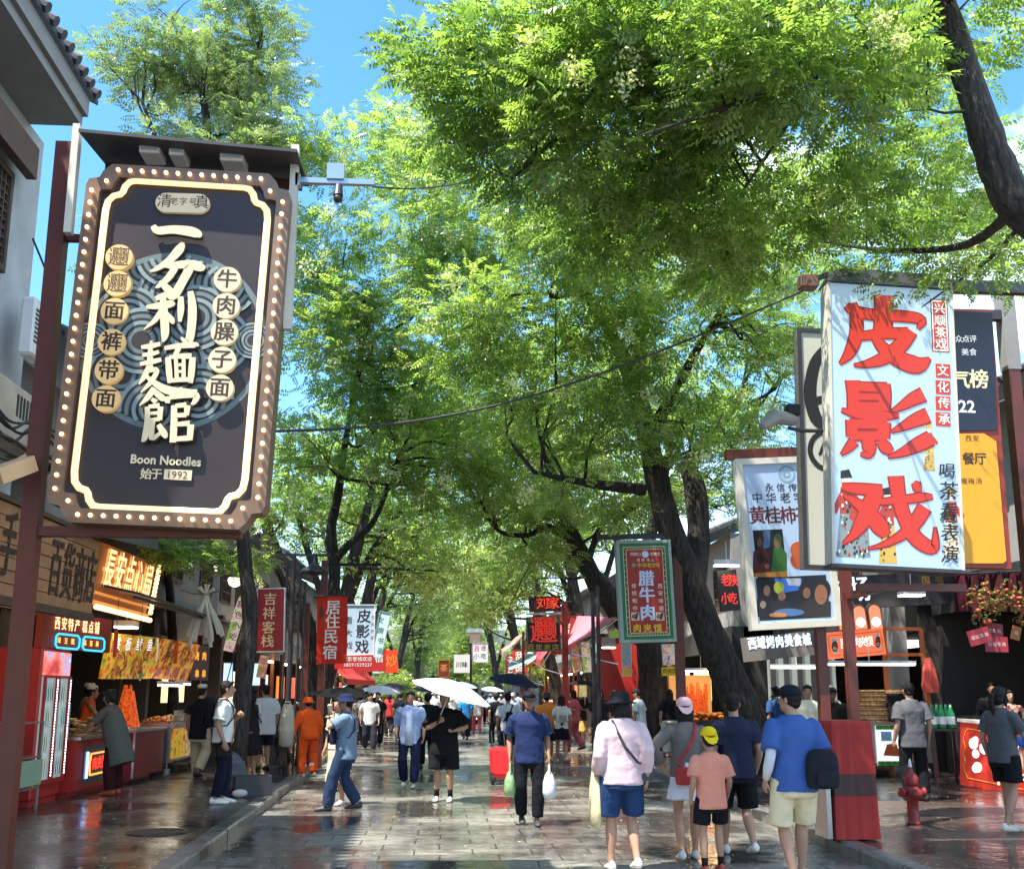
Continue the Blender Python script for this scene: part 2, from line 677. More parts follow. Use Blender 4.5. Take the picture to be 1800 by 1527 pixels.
mb = MB().m(m_earth)
mb.quad((-400, -150, -0.03), (400, -150, -0.03), (400, 700, -0.03), (-400, 700, -0.03))
setting('ground', mb)
mb = MB().m(m_road)
mb.quad((KL(-12), -12, 0), (KR(-12), -12, 0), (KR(130), 130, 0), (KL(130), 130, 0))
setting('road', mb)
for side, mw in ((-1, m_walk_l), (1, m_walk_r)):
 K = KL if side < 0 else KR
 out = -14.0 if side < 0 else 16.0
 mb = MB().m(mw)
 a, b = K(-12) + side * 0.2, K(130) + side * 0.2
 zt = 0.12
 v = [(a, -12, zt), (out, -12, zt), (out, 130, zt), (b, 130, zt)]
 if side < 0:
  v = v[::-1]
 mb.add(v, [(0, 1, 2, 3)])
 setting('pavement', mb)
 mb = MB().m(m_kerb)
 y = -12.0
 rng = random.Random(5 + side)
 while y < 130:
  L = 0.95 + rng.uniform(-.05, .1)
  y2 = y + L - 0.012
  j = rng.uniform(-.008, .008)
  z = 0.125 + rng.uniform(-.004, .006)
  xa, xb = K(y) + j, K(y2) + j
  w = 0.2 * side
  c = 0.02 * side
  vs = [(xa, y, -.02), (xa, y, z - .025), (xa + c, y, z), (xa + w, y, z), (xa + w, y, -.02),
   (xb, y2, -.02), (xb, y2, z - .025), (xb + c, y2, z), (xb + w, y2, z), (xb + w, y2, -.02)]
  fs = [(i, (i + 1) % 5, (i + 1) % 5 + 5, i + 5) for i in range(5)] + [(4, 3, 2, 1, 0), (5, 6, 7, 8, 9)]
  if side > 0:
   fs = [f[::-1] for f in fs]
  mb.add(vs, fs)
  y += L
 setting('kerb', mb)

# manhole cover on the left pavement
g = PG(275, 1463, .12)
mb = MB().m(M('cast_iron', (0.05, 0.048, 0.045), rough=0.45, metal=0.6, var=0.3, bump=0.6, bs=30))
mb.lathe((0, 0, 0), [(0.33, 0.0), (0.33, 0.012), (0.30, 0.012), (0.295, 0.006), (0.28, 0.006), (0.275, 0.012)], 28)
for i in range(-4, 5):
 h = math.sqrt(.26 ** 2 - (i * .055) ** 2)
 mb.box((i * .055 - .01, -h, .006), (i * .055 + .01, h, .017))
o = mb.build('manhole_cover')
o.location = (g.x, g.y, .121)
tag(o, 'round cast iron manhole cover set in the wet left pavement', 'manhole cover')

# ================================================================== BUILDINGS
m_plaster = M('old_white_plaster', (0.40, 0.42, 0.44), rough=0.95, var=0.32, vs=1.6, bump=0.4, bs=6)
m_grey_plaster = M('grey_plaster', (0.26, 0.255, 0.25), rough=0.9, var=0.22, vs=1.2, bump=0.2, bs=10)
m_concrete = M('soffit_concrete', (0.22, 0.22, 0.215), rough=0.9, var=0.2, vs=1.5)
m_tile = M('dark_grey_roof_tile', (0.055, 0.06, 0.07), rough=0.8, var=0.3, vs=5, bump=0.3)
m_brown = M('brown_timber', (0.085, 0.045, 0.032), rough=0.7, var=0.3, vs=4, bump=0.2, bs=25)
m_dkwood = M('dark_lattice_wood', (0.06, 0.038, 0.03), rough=0.7, var=0.2)
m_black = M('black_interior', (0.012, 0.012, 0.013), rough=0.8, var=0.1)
m_dark = M('dark_grey_metal', (0.045, 0.045, 0.05), rough=0.45, metal=0.3, var=0.15)
m_redpost = M('red_brown_painted_steel', (0.115, 0.022, 0.012), rough=0.45, var=0.22, vs=3)
m_red = M('red_paint', (0.42, 0.025, 0.02), rough=0.4, var=0.15, vs=3)
m_glass = M('dark_window_glass', (0.02, 0.025, 0.03), rough=0.08, var=0, spec=0.8)
m_white = M('white_painted_metal', (0.72, 0.72, 0.70), rough=0.5, var=0.08)
m_cream = M('cream_painted_metal', (0.60, 0.57, 0.48), rough=0.5, var=0.12)
m_steel = M('stainless_steel', (0.55, 0.55, 0.55), rough=0.28, metal=0.9, var=0.1)
m_cable = M('black_cable', (0.02, 0.02, 0.02), rough=0.6, var=0)
m_gbrick = M('grey_brick', (0.13, 0.13, 0.13), rough=0.9, var=0.2, bump=0.3, bs=12)


def tiled_roof(mb, x0, x1, y0, y1, z0, z1, pitch=0.24):
 """slope from eave x0,z0 up to ridge x1,z1 with tile courses along y"""
 mb.m(m_tile)
 t = 0.07
 mb.add([(x0, y0, z0), (x0, y1, z0), (x1, y1, z1), (x1, y0, z1),
   (x0, y0, z0 + t), (x0, y1, z0 + t), (x1, y1, z1 + t), (x1, y0, z1 + t)],
  [(0, 1, 2, 3), (7, 6, 5, 4), (0, 4, 5, 1), (1, 5, 6, 2), (2, 6, 7, 3), (3, 7, 4, 0)])
 y = y0 + pitch / 2
 dx = 0.06 if x0 > x1 else -0.06
 while y < y1:
  mb.tube([(x0 + dx, y, z0 + t - .01), (x1, y, z1 + t)], 0.062, n=7)
  y += pitch


# --- the two-storey house on the left, above the stalls
hs = thing('town_house', 'old two storey house with lattice windows, peeling white wall and overhanging tiled eave', 'house', (-6.5, 6, 0))
YE = 12.05
mb = MB().m(m_plaster)
mb.box((-11, -8, 3.6), (-5.25, YE + .45, 8.62))
mb.build('wall', hs, world=True)
mb = MB().m(m_concrete)
mb.box((-5.25, -8, 8.62), (-4.62, YE, 8.76))
mb.box((-4.66, -8, 8.76), (-4.56, YE + .02, 9.0))
mb.build('eave_soffit', hs, world=True)
mb = MB()
tiled_roof(mb, -4.5, -9.0, -8, YE + .15, 9.0, 11.3)
mb.m(m_tile)
mb.build('roof', hs, world=True)
mb = MB().m(m_brown)
mb.box((-5.1, -8, 7.72), (-4.98, 11.75, 8.12))
mb.prism([(0, 0), (.30, 0), (.36, .12), (.30, .40), (0, .40)], -.06, .06)
mb.build('eave_beam', hs, world=True)
for y0, y1 in ((9.75, 10.62), (10.72, 11.6), (8.2, 9.4)):
 mb = MB().m(m_dkwood)
 z0, z1 = 6.45, 7.7
 mb.box((-5.25, y0, z0), (-5.17, y0 + .07, z1))
 mb.box((-5.25, y1 - .07, z0), (-5.17, y1, z1))
 mb.box((-5.25, y0 + .07, z0), (-5.17, y1 - .07, z0 + .08))
 mb.box((-5.25, y0 + .07, z1 - .08), (-5.17, y1 - .07, z1))
 k = 7
 for i in range(1, k):
  yy = y0 + .07 + (y1 - y0 - .14) * i / k
  mb.box((-5.228, yy - .012, z0 + .08), (-5.19, yy + .012, z1 - .08))
 for i in range(1, 10):
  zz = z0 + .08 + (z1 - z0 - .16) * i / 10
  mb.box((-5.224, y0 + .07, zz - .012), (-5.194, y1 - .07, zz + .012))
 w = mb.build('window', hs, world=True)
 mb = MB().m(m_glass)
 mb.box((-5.26, y0 + .06, z0 + .06), (-5.235, y1 - .06, z1 - .06))
 mb.build('pane', w, world=True)

# lower neighbour past the house, with its grey ridge
nb = thing('low_house', 'low grey tiled house behind the black noodle sign', 'house', (-7, 16, 0))
mb = MB().m(m_grey_plaster)
mb.box((-11, 12.9, 3.4), (-5.9, 22, 6.2))
mb.build('wall', nb, world=True)
mb = MB()
tiled_roof(mb, -5.0, -8.6, 12.9, 22, 6.2, 7.9)
mb.build('roof', nb, world=True)

# --- left shop row: ground floors open to the street
rng = random.Random(3)


m_shade = M('smoky_inner_wall', (.035, .032, .03), rough=.9, var=.2)  # interior shade put into the wall colour


def shop_row(name_label, side, y0, y1, xf, h, wallm, roof, depth=5.0, open_h=2.9):
 s = thing('shop_house', name_label, 'shop', (xf + side * 2, (y0 + y1) / 2, 0))
 mb = MB().m(wallm)
 xb = xf + side * depth
 mb.box((min(xf, xb), y0, open_h + .7), (max(xf, xb), y1, h))
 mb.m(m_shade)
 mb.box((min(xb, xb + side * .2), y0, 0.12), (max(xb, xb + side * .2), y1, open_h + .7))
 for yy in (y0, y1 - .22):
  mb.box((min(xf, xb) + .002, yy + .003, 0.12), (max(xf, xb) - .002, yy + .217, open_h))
 mb.build('wall', s, world=True)
 mb = MB().m(m_dark)
 mb.box((xf - side * .08, y0 + .004, open_h), (xf + side * .3, y1 - .004, open_h + .7))
 mb.box((xf + side * .3, y0 + .01, open_h + .3), (xb, y1 - .01, open_h + .36))
 mb.build('fascia', s, world=True)
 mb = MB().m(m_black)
 mb.box((xb - side * 1.6, y0 + .23, 0.12), (xb - side * 1.5, y1 - .23, open_h))  # black sheet stands in for the shade deep inside the shop
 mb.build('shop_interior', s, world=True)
 if roof:
  mb = MB()
  tiled_roof(mb, xf - side * .7, xf + side * depth * .8, y0 - .1, y1 + .1, h - .05, h + 1.9, pitch=0.3)
  mb.build('roof', s, world=True)
 nw = max(1, int((y1 - y0) / 2.2))
 for i in range(nw):
  yc = y0 + (i + .5) * (y1 - y0) / nw
  mb = MB().m(m_dkwood)
  z0, z1 = open_h + 1.3, min(h - .5, open_h + 2.6)
  xo, xi = xf - side * .05, xf - side * .003
  mb.box((xo, yc - .7, z0), (xi, yc - .62, z1))
  mb.box((xo, yc + .62, z0), (xi, yc + .7, z1))
  for k in range(5):
   zz = z0 + (z1 - z0 - .08) * k / 4
   mb.box((xo + side * .004, yc - .62, zz), (xi, yc + .62, zz + .08 if k in (0, 4) else zz + .04))
  for k in range(1, 8):
   yy = yc - .62 + 1.24 * k / 8
   mb.box((xo + side * .01, yy - .015, z0 + .08), (xi, yy + .015, z1 - .08))
  w = mb.build('window', s, world=True)
  mb = MB().m(m_glass)
  mb.box((xf - side * .0028, yc - .63, z0 + .05), (xf + side * .02, yc + .63, z1 - .05))
  mb.build('pane', w, world=True)
 return s


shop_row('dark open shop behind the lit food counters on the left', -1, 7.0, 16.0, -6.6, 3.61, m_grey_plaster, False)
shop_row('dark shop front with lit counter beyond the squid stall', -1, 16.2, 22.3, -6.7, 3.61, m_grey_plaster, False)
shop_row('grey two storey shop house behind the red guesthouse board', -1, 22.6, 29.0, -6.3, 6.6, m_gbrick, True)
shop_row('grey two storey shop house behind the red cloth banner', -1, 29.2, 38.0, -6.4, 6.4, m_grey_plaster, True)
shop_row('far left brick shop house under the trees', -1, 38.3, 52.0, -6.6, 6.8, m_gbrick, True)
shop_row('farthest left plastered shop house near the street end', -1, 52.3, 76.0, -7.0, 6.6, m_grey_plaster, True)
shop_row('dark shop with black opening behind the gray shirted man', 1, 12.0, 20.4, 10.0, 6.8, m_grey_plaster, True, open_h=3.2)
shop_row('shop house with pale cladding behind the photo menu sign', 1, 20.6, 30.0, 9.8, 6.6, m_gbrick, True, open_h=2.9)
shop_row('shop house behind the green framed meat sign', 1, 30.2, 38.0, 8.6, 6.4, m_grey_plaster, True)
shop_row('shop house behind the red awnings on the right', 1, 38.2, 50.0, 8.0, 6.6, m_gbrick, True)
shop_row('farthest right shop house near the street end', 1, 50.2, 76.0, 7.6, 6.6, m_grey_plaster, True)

# building closing the view, hardly seen under the trees
s = thing('gate_tower', 'old timber gate building closing the far end of the street', 'building', (1, 108, 0))
mb = MB().m(m_gbrick)
mb.box((-16, 106, 0), (-1.5, 112, 5.5))
mb.box((3.5, 106, 0), (20, 112, 5.5))
mb.box((-1.5, 106.2, 3.6), (3.5, 111.8, 5.45))
mb.m(m_shade)
mb.box((-1.5, 111, 0), (3.5, 111.2, 3.6))
mb.build('wall', s, world=True)
mb = MB()
mb.m(m_tile)
mb.add([(-17, 104.5, 5.5), (21, 104.5, 5.5), (17, 109, 8.2), (-13, 109, 8.2), (-17, 113.5, 5.5), (21, 113.5, 5.5)],
 [(0, 1, 2, 3), (3, 2, 5, 4), (0, 3, 4), (1, 5, 2), (1, 0, 4, 5)])
mb.build('roof', s, world=True)

# ================================================================== TREES
def leaf_mat(name, base, tip, trans):
 m = bpy.data.materials.new(name)
 m.use_nodes = True
 n, l = m.node_tree.nodes, m.node_tree.links
 n.clear()
 out = n.new('ShaderNodeOutputMaterial')
 at = n.new('ShaderNodeAttribute')
 at.attribute_name = 'tone'
 mx = n.new('ShaderNodeMix')
 mx.data_type = 'RGBA'
 mx.inputs[6].default_value = (*base, 1)
 mx.inputs[7].default_value = (*tip, 1)
 l.new(at.outputs['Fac'], mx.inputs[0])
 d = n.new('ShaderNodeBsdfPrincipled')
 d.inputs['Roughness'].default_value = 0.34
 d.inputs['Specular IOR Level'].default_value = 0.6
 t = n.new('ShaderNodeBsdfTranslucent')
 tm = n.new('ShaderNodeMix')
 tm.data_type = 'RGBA'
 tm.blend_type = 'MULTIPLY'
 tm.inputs[0].default_value = 1.0
 tm.inputs[7].default_value = (1.70, 2.0, 0.85, 1)
 l.new(mx.outputs[2], tm.inputs[6])
 l.new(mx.outputs[2], d.inputs['Base Color'])
 l.new(tm.outputs[2], t.inputs['Color'])
 ms = n.new('ShaderNodeMixShader')
 ms.inputs[0].default_value = trans
 l.new(d.outputs[0], ms.inputs[1])
 l.new(t.outputs[0], ms.inputs[2])
 l.new(ms.outputs[0], out.inputs['Surface'])
 return m


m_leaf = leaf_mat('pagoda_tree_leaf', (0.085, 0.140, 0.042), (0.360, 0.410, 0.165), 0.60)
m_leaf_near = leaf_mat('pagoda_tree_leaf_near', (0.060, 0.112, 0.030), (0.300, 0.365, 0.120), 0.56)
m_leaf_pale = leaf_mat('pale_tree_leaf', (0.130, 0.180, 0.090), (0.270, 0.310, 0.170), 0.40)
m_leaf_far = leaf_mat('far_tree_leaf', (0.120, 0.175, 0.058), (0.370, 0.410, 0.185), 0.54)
m_bloom = leaf_mat('cream_blossom', (0.52, 0.50, 0.26), (0.72, 0.70, 0.46), 0.3)


def bark_mat():
 m = bpy.data.materials.new('furrowed_bark')
 m.use_nodes = True
 n, l = m.node_tree.nodes, m.node_tree.links
 b = n['Principled BSDF']
 b.inputs['Roughness'].default_value = 0.9
 tc = n.new('ShaderNodeTexCoord')
 mp = n.new('ShaderNodeMapping')
 mp.inputs['Scale'].default_value = (9, 9, 1.6)
 nz = n.new('ShaderNodeTexNoise')
 nz.inputs['Scale'].default_value = 2.2
 nz.inputs['Detail'].default_value = 7
 nz.inputs['Distortion'].default_value = 0.7
 cr = n.new('ShaderNodeValToRGB')
 cr.color_ramp.elements[0].position = 0.36
 cr.color_ramp.elements[0].color = (0.012, 0.010, 0.009, 1)
 cr.color_ramp.elements[1].position = 0.68
 cr.color_ramp.elements[1].color = (0.060, 0.050, 0.042, 1)
 bp = n.new('ShaderNodeBump')
 bp.inputs['Strength'].default_value = 0.9
 bp.inputs['Distance'].default_value = 0.05
 l.new(tc.outputs['Object'], mp.inputs['Vector'])
 l.new(mp.outputs['Vector'], nz.inputs['Vector'])
 l.new(nz.outputs['Fac'], cr.inputs['Fac'])
 l.new(cr.outputs['Color'], b.inputs['Base Color'])
 l.new(nz.outputs['Fac'], bp.inputs['Height'])
 l.new(bp.outputs['Normal'], b.inputs['Normal'])
 return m


m_bark = bark_mat()


def leaf_template(pairs, L, ll, lw, rs):
 """a pinnate leaf: leaflets as four-cornered blades along a drooping stalk"""
 out = []
 for i in range(pairs):
  t = (i + .7) / pairs
  x = L * t
  z = -0.10 * L * t * t
  s = 0.75 + 0.5 * math.sin(math.pi * min(t * 0.9 + .1, 1))
  for sd in (-1, 1):
   a = R(58) + rs.uniform(-.15, .15)
   dx, dy = math.cos(a), math.sin(a) * sd
   px, py = -dy, dx
   l_, w_ = ll * s * rs.uniform(.85, 1.1), lw * s
   dz = -0.25 * l_ + rs.uniform(-.2, .2) * l_
   out.append([(x, 0, z), (x + dx * l_ * .5 + px * w_ / 2, dy * l_ * .5 + py * w_ / 2, z + dz * .35 + .004),
      (x + dx * l_, dy * l_, z + dz), (x + dx * l_ * .5 - px * w_ / 2, dy * l_ * .5 - py * w_ / 2, z + dz * .35 + .004)])
 x, z = L, -0.10 * L
 out.append([(x, 0, z), (x + ll * .5, lw / 2, z - .1 * ll), (x + ll, 0, z - .25 * ll), (x + ll * .5, -lw / 2, z - .1 * ll)])
 return np.array(out, dtype=np.float32)     # (m, 4, 3)


def spread(pos, dirs, tmpl, rs, smin=.8, smax=1.2, tilt=0.85):
 """place templates at pos with their stalk along dirs and blades mostly facing up"""
 N = len(pos)
 x = dirs / np.linalg.norm(dirs, axis=1, keepdims=True)
 up = np.tile(np.array([0, 0, 1.0]), (N, 1)) + rs.normal(0, tilt, (N, 3))
 y = np.cross(up, x)
 y /= np.linalg.norm(y, axis=1, keepdims=True) + 1e-9
 z = np.cross(x, y)
 s = rs.uniform(smin, smax, (N, 1, 1, 1))
 T = tmpl[None] * s                           # N,m,4,3
 v = T[..., 0:1] * x[:, None, None, :] + T[..., 1:2] * y[:, None, None, :] + T[..., 2:3] * z[:, None, None, :]
 v += pos[:, None, None, :]
 return v.reshape(-1, 3).astype(np.float32)


def quads_object(name, v, tone, mat, parent=None):
 nq = len(v) // 4
 me = bpy.data.meshes.new(name)
 me.vertices.add(nq * 4)
 me.vertices.foreach_set('co', v.ravel())
 me.loops.add(nq * 4)
 me.loops.foreach_set('vertex_index', np.arange(nq * 4, dtype=np.int32))
 me.polygons.add(nq)
 me.polygons.foreach_set('loop_start', np.arange(0, nq * 4, 4, dtype=np.int32))
 try:
  me.polygons.foreach_set('loop_total', np.full(nq, 4, dtype=np.int32))
 except Exception:
  pass
 at = me.attributes.new('tone', 'FLOAT', 'FACE')
 at.data.foreach_set('value', tone.astype(np.float32))
 me.materials.append(mat)
 me.update()
 o = bpy.data.objects.new(name, me)
 COL.objects.link(o)
 o.parent = parent
 return o


def crown_leaves(ell, n_clump, per, tmpls, rs, clump_r=0.75, smin=.8, smax=1.25, shell=0.5, flat=0.55):
 """leaf sprays gathered in clumps inside a set of ellipsoids [(centre, radii, weight)]"""
 w = np.array([e[2] if len(e) > 2 else e[1][0] * e[1][1] * e[1][2] for e in ell], float)
 w /= w.sum()
 pick = rs.choice(len(ell), n_clump, p=w)
 d = rs.normal(size=(n_clump, 3))
 d /= np.linalg.norm(d, axis=1, keepdims=True)
 r = rs.uniform(0, 1, (n_clump, 1)) ** shell
 C = np.array([ell[i][0] for i in pick], float) + d * r * np.array([ell[i][1] for i in pick], float)
 ctr = np.array([ell[i][0] for i in pick], float)
 outd = C - ctr
 outd /= np.linalg.norm(outd, axis=1, keepdims=True) + 1e-6
 csize = rs.uniform(.55, 1.3, n_clump)
 cnt = np.maximum(3, (per * csize ** 2 * rs.uniform(.6, 1.3, n_clump)).astype(int))
 idx = np.repeat(np.arange(n_clump), cnt)
 N = len(idx)
 q = rs.normal(0, 1, (N, 3))
 q /= np.maximum(np.linalg.norm(q, axis=1, keepdims=True), 1e-6)
 q *= rs.uniform(0, 1, (N, 1)) ** .45
 q[:, 2] *= flat
 P = C[idx] + q * (clump_r * csize[idx])[:, None]
 D = outd[idx] * .7 + q * .9 + rs.normal(0, .45, (N, 3))
 D[:, 2] = D[:, 2] * .5 - 0.12
 tone_c = rs.uniform(0, 1, n_clump)
 V, T = [], []
 kind = rs.integers(0, len(tmpls), N)
 for k, t in enumerate(tmpls):
  s = kind == k
  if not s.any():
   continue
  V.append(spread(P[s], D[s], t, rs, smin, smax))
  tn = np.repeat(tone_c[idx[s]] * .3 + rs.uniform(0, .45, s.sum()), len(t))
  T.append(np.clip(tn + rs.uniform(-.2, .35, len(tn)), 0, 1))
 return np.concatenate(V), np.concatenate(T), C


def blossoms(P, rs, size=0.2, n=100):
 """loose cream panicles"""
 N = len(P)
 q = rs.normal(0, 1, (N, n, 3)) * size * np.array([.45, .45, .5])
 pos = (P[:, None, :] + q).reshape(-1, 3)
 k = size * .22
 t = np.array([[(0, 0, 0), (k * .5, k * .5, 0), (k, 0, k * .3), (k * .5, -k * .5, 0)]], dtype=np.float32)
 v = spread(pos, rs.normal(size=pos.shape), t, rs, .6, 1.4, tilt=1.5)
 return v, rs.uniform(0, 1, len(v) // 4)


def wood(limbs, n=10, rs=None):
 mb = MB().m(m_bark)
 for pts in limbs:
  P = [Vector(p[:3]) for p in pts]
  r = [p[3] for p in pts]
  # smooth the given polyline
  Q, S = [], []
  for i in range(len(P) - 1):
   p0, p1, p2, p3 = P[max(i - 1, 0)], P[i], P[i + 1], P[min(i + 2, len(P) - 1)]
   for t in (0, .25, .5, .75):
    Q.append(0.5 * (2 * p1 + (p2 - p0) * t + (2 * p0 - 5 * p1 + 4 * p2 - p3) * t * t + (3 * p1 - p0 - 3 * p2 + p3) * t ** 3))
    S.append((r[i] + (r[i + 1] - r[i]) * t) * random.uniform(.93, 1.07))
  Q.append(P[-1])
  S.append(r[-1])
  mb.tube(Q, S, n=n)
 return mb


def twigs(mb, starts, targets, rs, r0=0.05, reach=2.0):
 """thin forking branches from nearby limb points out to leaf clumps"""
 S = np.array([p[:3] for p in starts])
 used = np.zeros(len(S))
 for t in targets:
  d = np.linalg.norm(S - t, axis=1) + np.maximum(0, S[:, 2] - t[2]) * .8
  q = d + used * .35 + rs.uniform(0, .5, len(S))
  i = int(np.argmin(q))
  if d[i] > reach:
   continue
  used[i] += 1
  a, b = Vector(S[i]), Vector(t)
  L = (b - a).length
  m = a.lerp(b, .45) + Vector(rs.normal(0, .09 * L + .01, 3))
  n = a.lerp(b, .75) + Vector(rs.normal(0, .07 * L + .01, 3)) + Vector((0, 0, .06))
  r = r0 * min(1.0, .25 + L / 3)
  def sweep(P, r0_, r1_, n_):
   P = [Vector(p) for p in P]
   Q = []
   for i in range(len(P) - 1):
    p0, p1, p2, p3 = P[max(i - 1, 0)], P[i], P[i + 1], P[min(i + 2, len(P) - 1)]
    for t in (0, .34, .67):
     Q.append(0.5 * (2 * p1 + (p2 - p0) * t + (2 * p0 - 5 * p1 + 4 * p2 - p3) * t * t + (3 * p1 - p0 - 3 * p2 + p3) * t ** 3))
   Q.append(P[-1])
   mb.tube(Q, [r0_ + (r1_ - r0_) * i / (len(Q) - 1) for i in range(len(Q))], n=n_, cap=False)
  sweep([a, m, n, b], r, r * .12, 5)
  for k in range(2):
   f = m if k else n
   c = f.lerp(b, .8) + Vector(rs.normal(0, .22 * L + .04, 3))
   sweep([f, f.lerp(c, .5) + Vector((0, 0, .06 * L)), c], r * .4, r * .08, 4)


def limb_px(pts):
 """limb from (px, py, distance, radius)"""
 return [(*PY(a, b, y), r) for a, b, y, r in pts]


def tree(label, base, limbs, ell, n_clump, per, tmpls, mat, seed, clump_r=.75, n_twig=60, bloom=0, bloom_size=.2, cat='tree',
  group=None, shell=.5, flat=.55, smin=.8, smax=1.25, twig_r=.05, cull=None):
 rs = np.random.default_rng(seed)
 root = thing('pagoda_tree', label, cat, base, 0, group)
 v, tone, C = crown_leaves(ell, n_clump, per, tmpls, rs, clump_r, smin, smax, shell, flat)
 if cull is not None:
  q = v.reshape(-1, 4, 3)
  keep = cull(q.mean(1))
  v, tone = q[keep].reshape(-1, 3), tone[keep]
  C = C[cull(C)]
 off = np.array(base, dtype=np.float32)
 quads_object('crown', v - off, tone, mat, root)
 mb = wood(limbs)
 starts = [p for L in limbs for p in L[len(L) // 2:]]
 ext = []
 for L in limbs:
  for i in range(len(L) // 2, len(L) - 1):
   for t in (.12, .25, .38, .5, .62, .75, .88):
    ext.append(tuple(L[i][k] + (L[i + 1][k] - L[i][k]) * t for k in range(3)))
 starts = [p[:3] for p in starts] + ext
 twigs(mb, starts, C[rs.permutation(len(C))[:n_twig]], rs, twig_r, reach=twig_r * 45)
 mb.build('trunk', root, world=True, smooth=True)
 if bloom:
  sel = C[rs.permutation(len(C))[:bloom]]
  sel = sel + rs.normal(0, clump_r * .4, sel.shape) + np.array([0, -clump_r * .7, 0])
  bv, bt = blossoms(sel, rs, bloom_size)
  quads_object('blossom', bv - off, bt, m_bloom, root)
 return root


rs0 = random.Random(11)
T_NEAR = [leaf_template(6, .21, .056, .025, rs0) for _ in range(4)]
T_MID = [leaf_template(5, .24, .075, .034, rs0) for _ in range(3)]
T_FAR = [leaf_template(2, .26, .16, .075, rs0) for _ in range(3)]


def sunny_patch(p):
 """the gap over the street's left half where the sun comes through"""
 # follow each point down the sun ray to the road
 k = p[:, 2] / TO_SUN.z
 gx, gy = p[:, 0] - TO_SUN.x * k, p[:, 1] - TO_SUN.y * k
 t = (10.35 - p[:, 1]) / -TO_SUN.y * TO_SUN.z      # keep most leaves out of the light that falls on the pale blue sign
 xs, zs = p[:, 0] - TO_SUN.x / TO_SUN.z * t, p[:, 2] - t
 on_sign = (t > .7) & (xs > 4.05) & (xs < 5.55) & (zs > 2.7) & (zs < 6.3)
 return ~on_sign & ~((gx > -1.75) & (gx < 1.25 - (gy - 11) * .12) & (gy > 9.2) & (gy < 15.6))


def E(px, py, y, rx, ry, rz, w=None):
 c = PY(px, py, y)
 return (tuple(c), (rx, ry, rz)) if w is None else (tuple(c), (rx, ry, rz), w)


# near right tree: limb cuts the top right corner, leafy branches hang over the street
LA = limb_px([(1960, 520, 7.4, .19), (1800, 372, 7.4, .155), (1752, 290, 7.4, .14), (1715, 180, 7.4, .125), (1660, 20, 7.5, .115), (1600, -160, 7.6, .10)])
LA0 = [(5.6, 7.6, .1, .34), (5.55, 7.6, 1.5, .30), (5.3, 7.5, 3.2, .26), tuple(LA[0])]
LA2 = limb_px([(1650, 10, 7.5, .06), (1560, 60, 7.4, .045), (1440, 125, 7.3, .038), (1320, 175, 7.2, .03), (1200, 215, 7.1, .014), (1120, 240, 7.0, .004)])
LA3 = limb_px([(1690, 110, 7.4, .06), (1500, 20, 7.8, .05), (1250, -20, 8.2, .04), (1000, 20, 8.4, .03), (820, 90, 8.4, .014)])
LA4 = limb_px([(1440, 125, 7.3, .03), (1370, 240, 7.6, .018), (1310, 330, 7.8, .01)])
LA5 = limb_px([(1790, 360, 7.4, .06), (1700, 430, 8.5, .04), (1560, 440, 9.5, .025), (1420, 420, 10.2, .012)])
LA6 = limb_px([(1250, -20, 8.2, .035), (1080, 120, 8.3, .025), (960, 260, 8.4, .016), (880, 330, 8.4, .008)])
tree('near spreading tree whose dark limb bends across the top right of the street', (5.6, 7.6, .1), [LA0 + LA[1:], LA2, LA3, LA4, LA5, LA6, limb_px([(1790, 400, 8.6, .03), (1740, 455, 9.4, .02), (1690, 490, 9.8, .014), (1620, 540, 9.9, .006)])],
 [E(1250, 110, 7.6, 1.2, 1.0, .6, 3.2), E(1080, 60, 7.9, .9, .8, .75, 3.0), E(1010, 180, 8.0, .7, .7, .55, 2.2), E(920, 110, 8.2, .8, .7, .6, 2.2), E(1420, 300, 8.8, 1.3, .9, .6, 2.4),
 E(1600, 60, 8.0, 1.2, .8, .5, 1.3), E(1200, 350, 8.8, .8, .8, .5, 2.2), E(1690, 440, 9.3, 1.0, .8, .35, .9), E(900, 270, 8.8, .6, .6, .4, 1.3),
 E(1500, 130, 7.6, .8, .8, .5, 1.0), E(1640, 250, 9.5, .8, .8, .6, .8), E(1780, 150, 8.6, .45, .6, .7, .4), E(1300, 20, 7.2, 1.4, 1.0, .5, 2.4),
 E(800, 190, 8.8, .7, .6, .4, 1.0), E(1090, 260, 8.0, .5, .5, .4, 1.2), E(1320, 440, 9.5, .9, .6, .3, 1.1), E(1060, 400, 9.5, .7, .5, .3, .9), E(1500, 420, 10, .8, .6, .3, .8),
 E(1100, 350, 9.6, 1.3, .8, .3, 1.6), E(1250, 420, 10, 1.2, .8, .3, 1.2), E(1420, 140, 6.9, 1.0, .4, .28, 1.1), E(760, 100, 9, .4, .4, .25, .35), E(1640, -120, 7.0, 1.2, .7, .3, 1.6), E(1690, 300, 10.5, 1.0, .9, .6, 1.6), E(1580, 330, 10.5, 1.0, .9, .6, 1.8), E(1770, 440, 12, .9, .8, .4, .9), E(860, 30, 8.6, .6, .5, .4, .8), E(1240, 240, 8.2, .6, .5, .45, 1.2), E(1630, 545, 9.9, .22, .16, .12, .10), E(1700, 480, 9.6, .3, .2, .12, .15)],  # the lobe above the top edge is unseen, added to shade the limb
 380, 30, T_NEAR, m_leaf_near, 21, clump_r=.38, n_twig=55, bloom=40, bloom_size=.13, twig_r=.024, cull=sunny_patch)
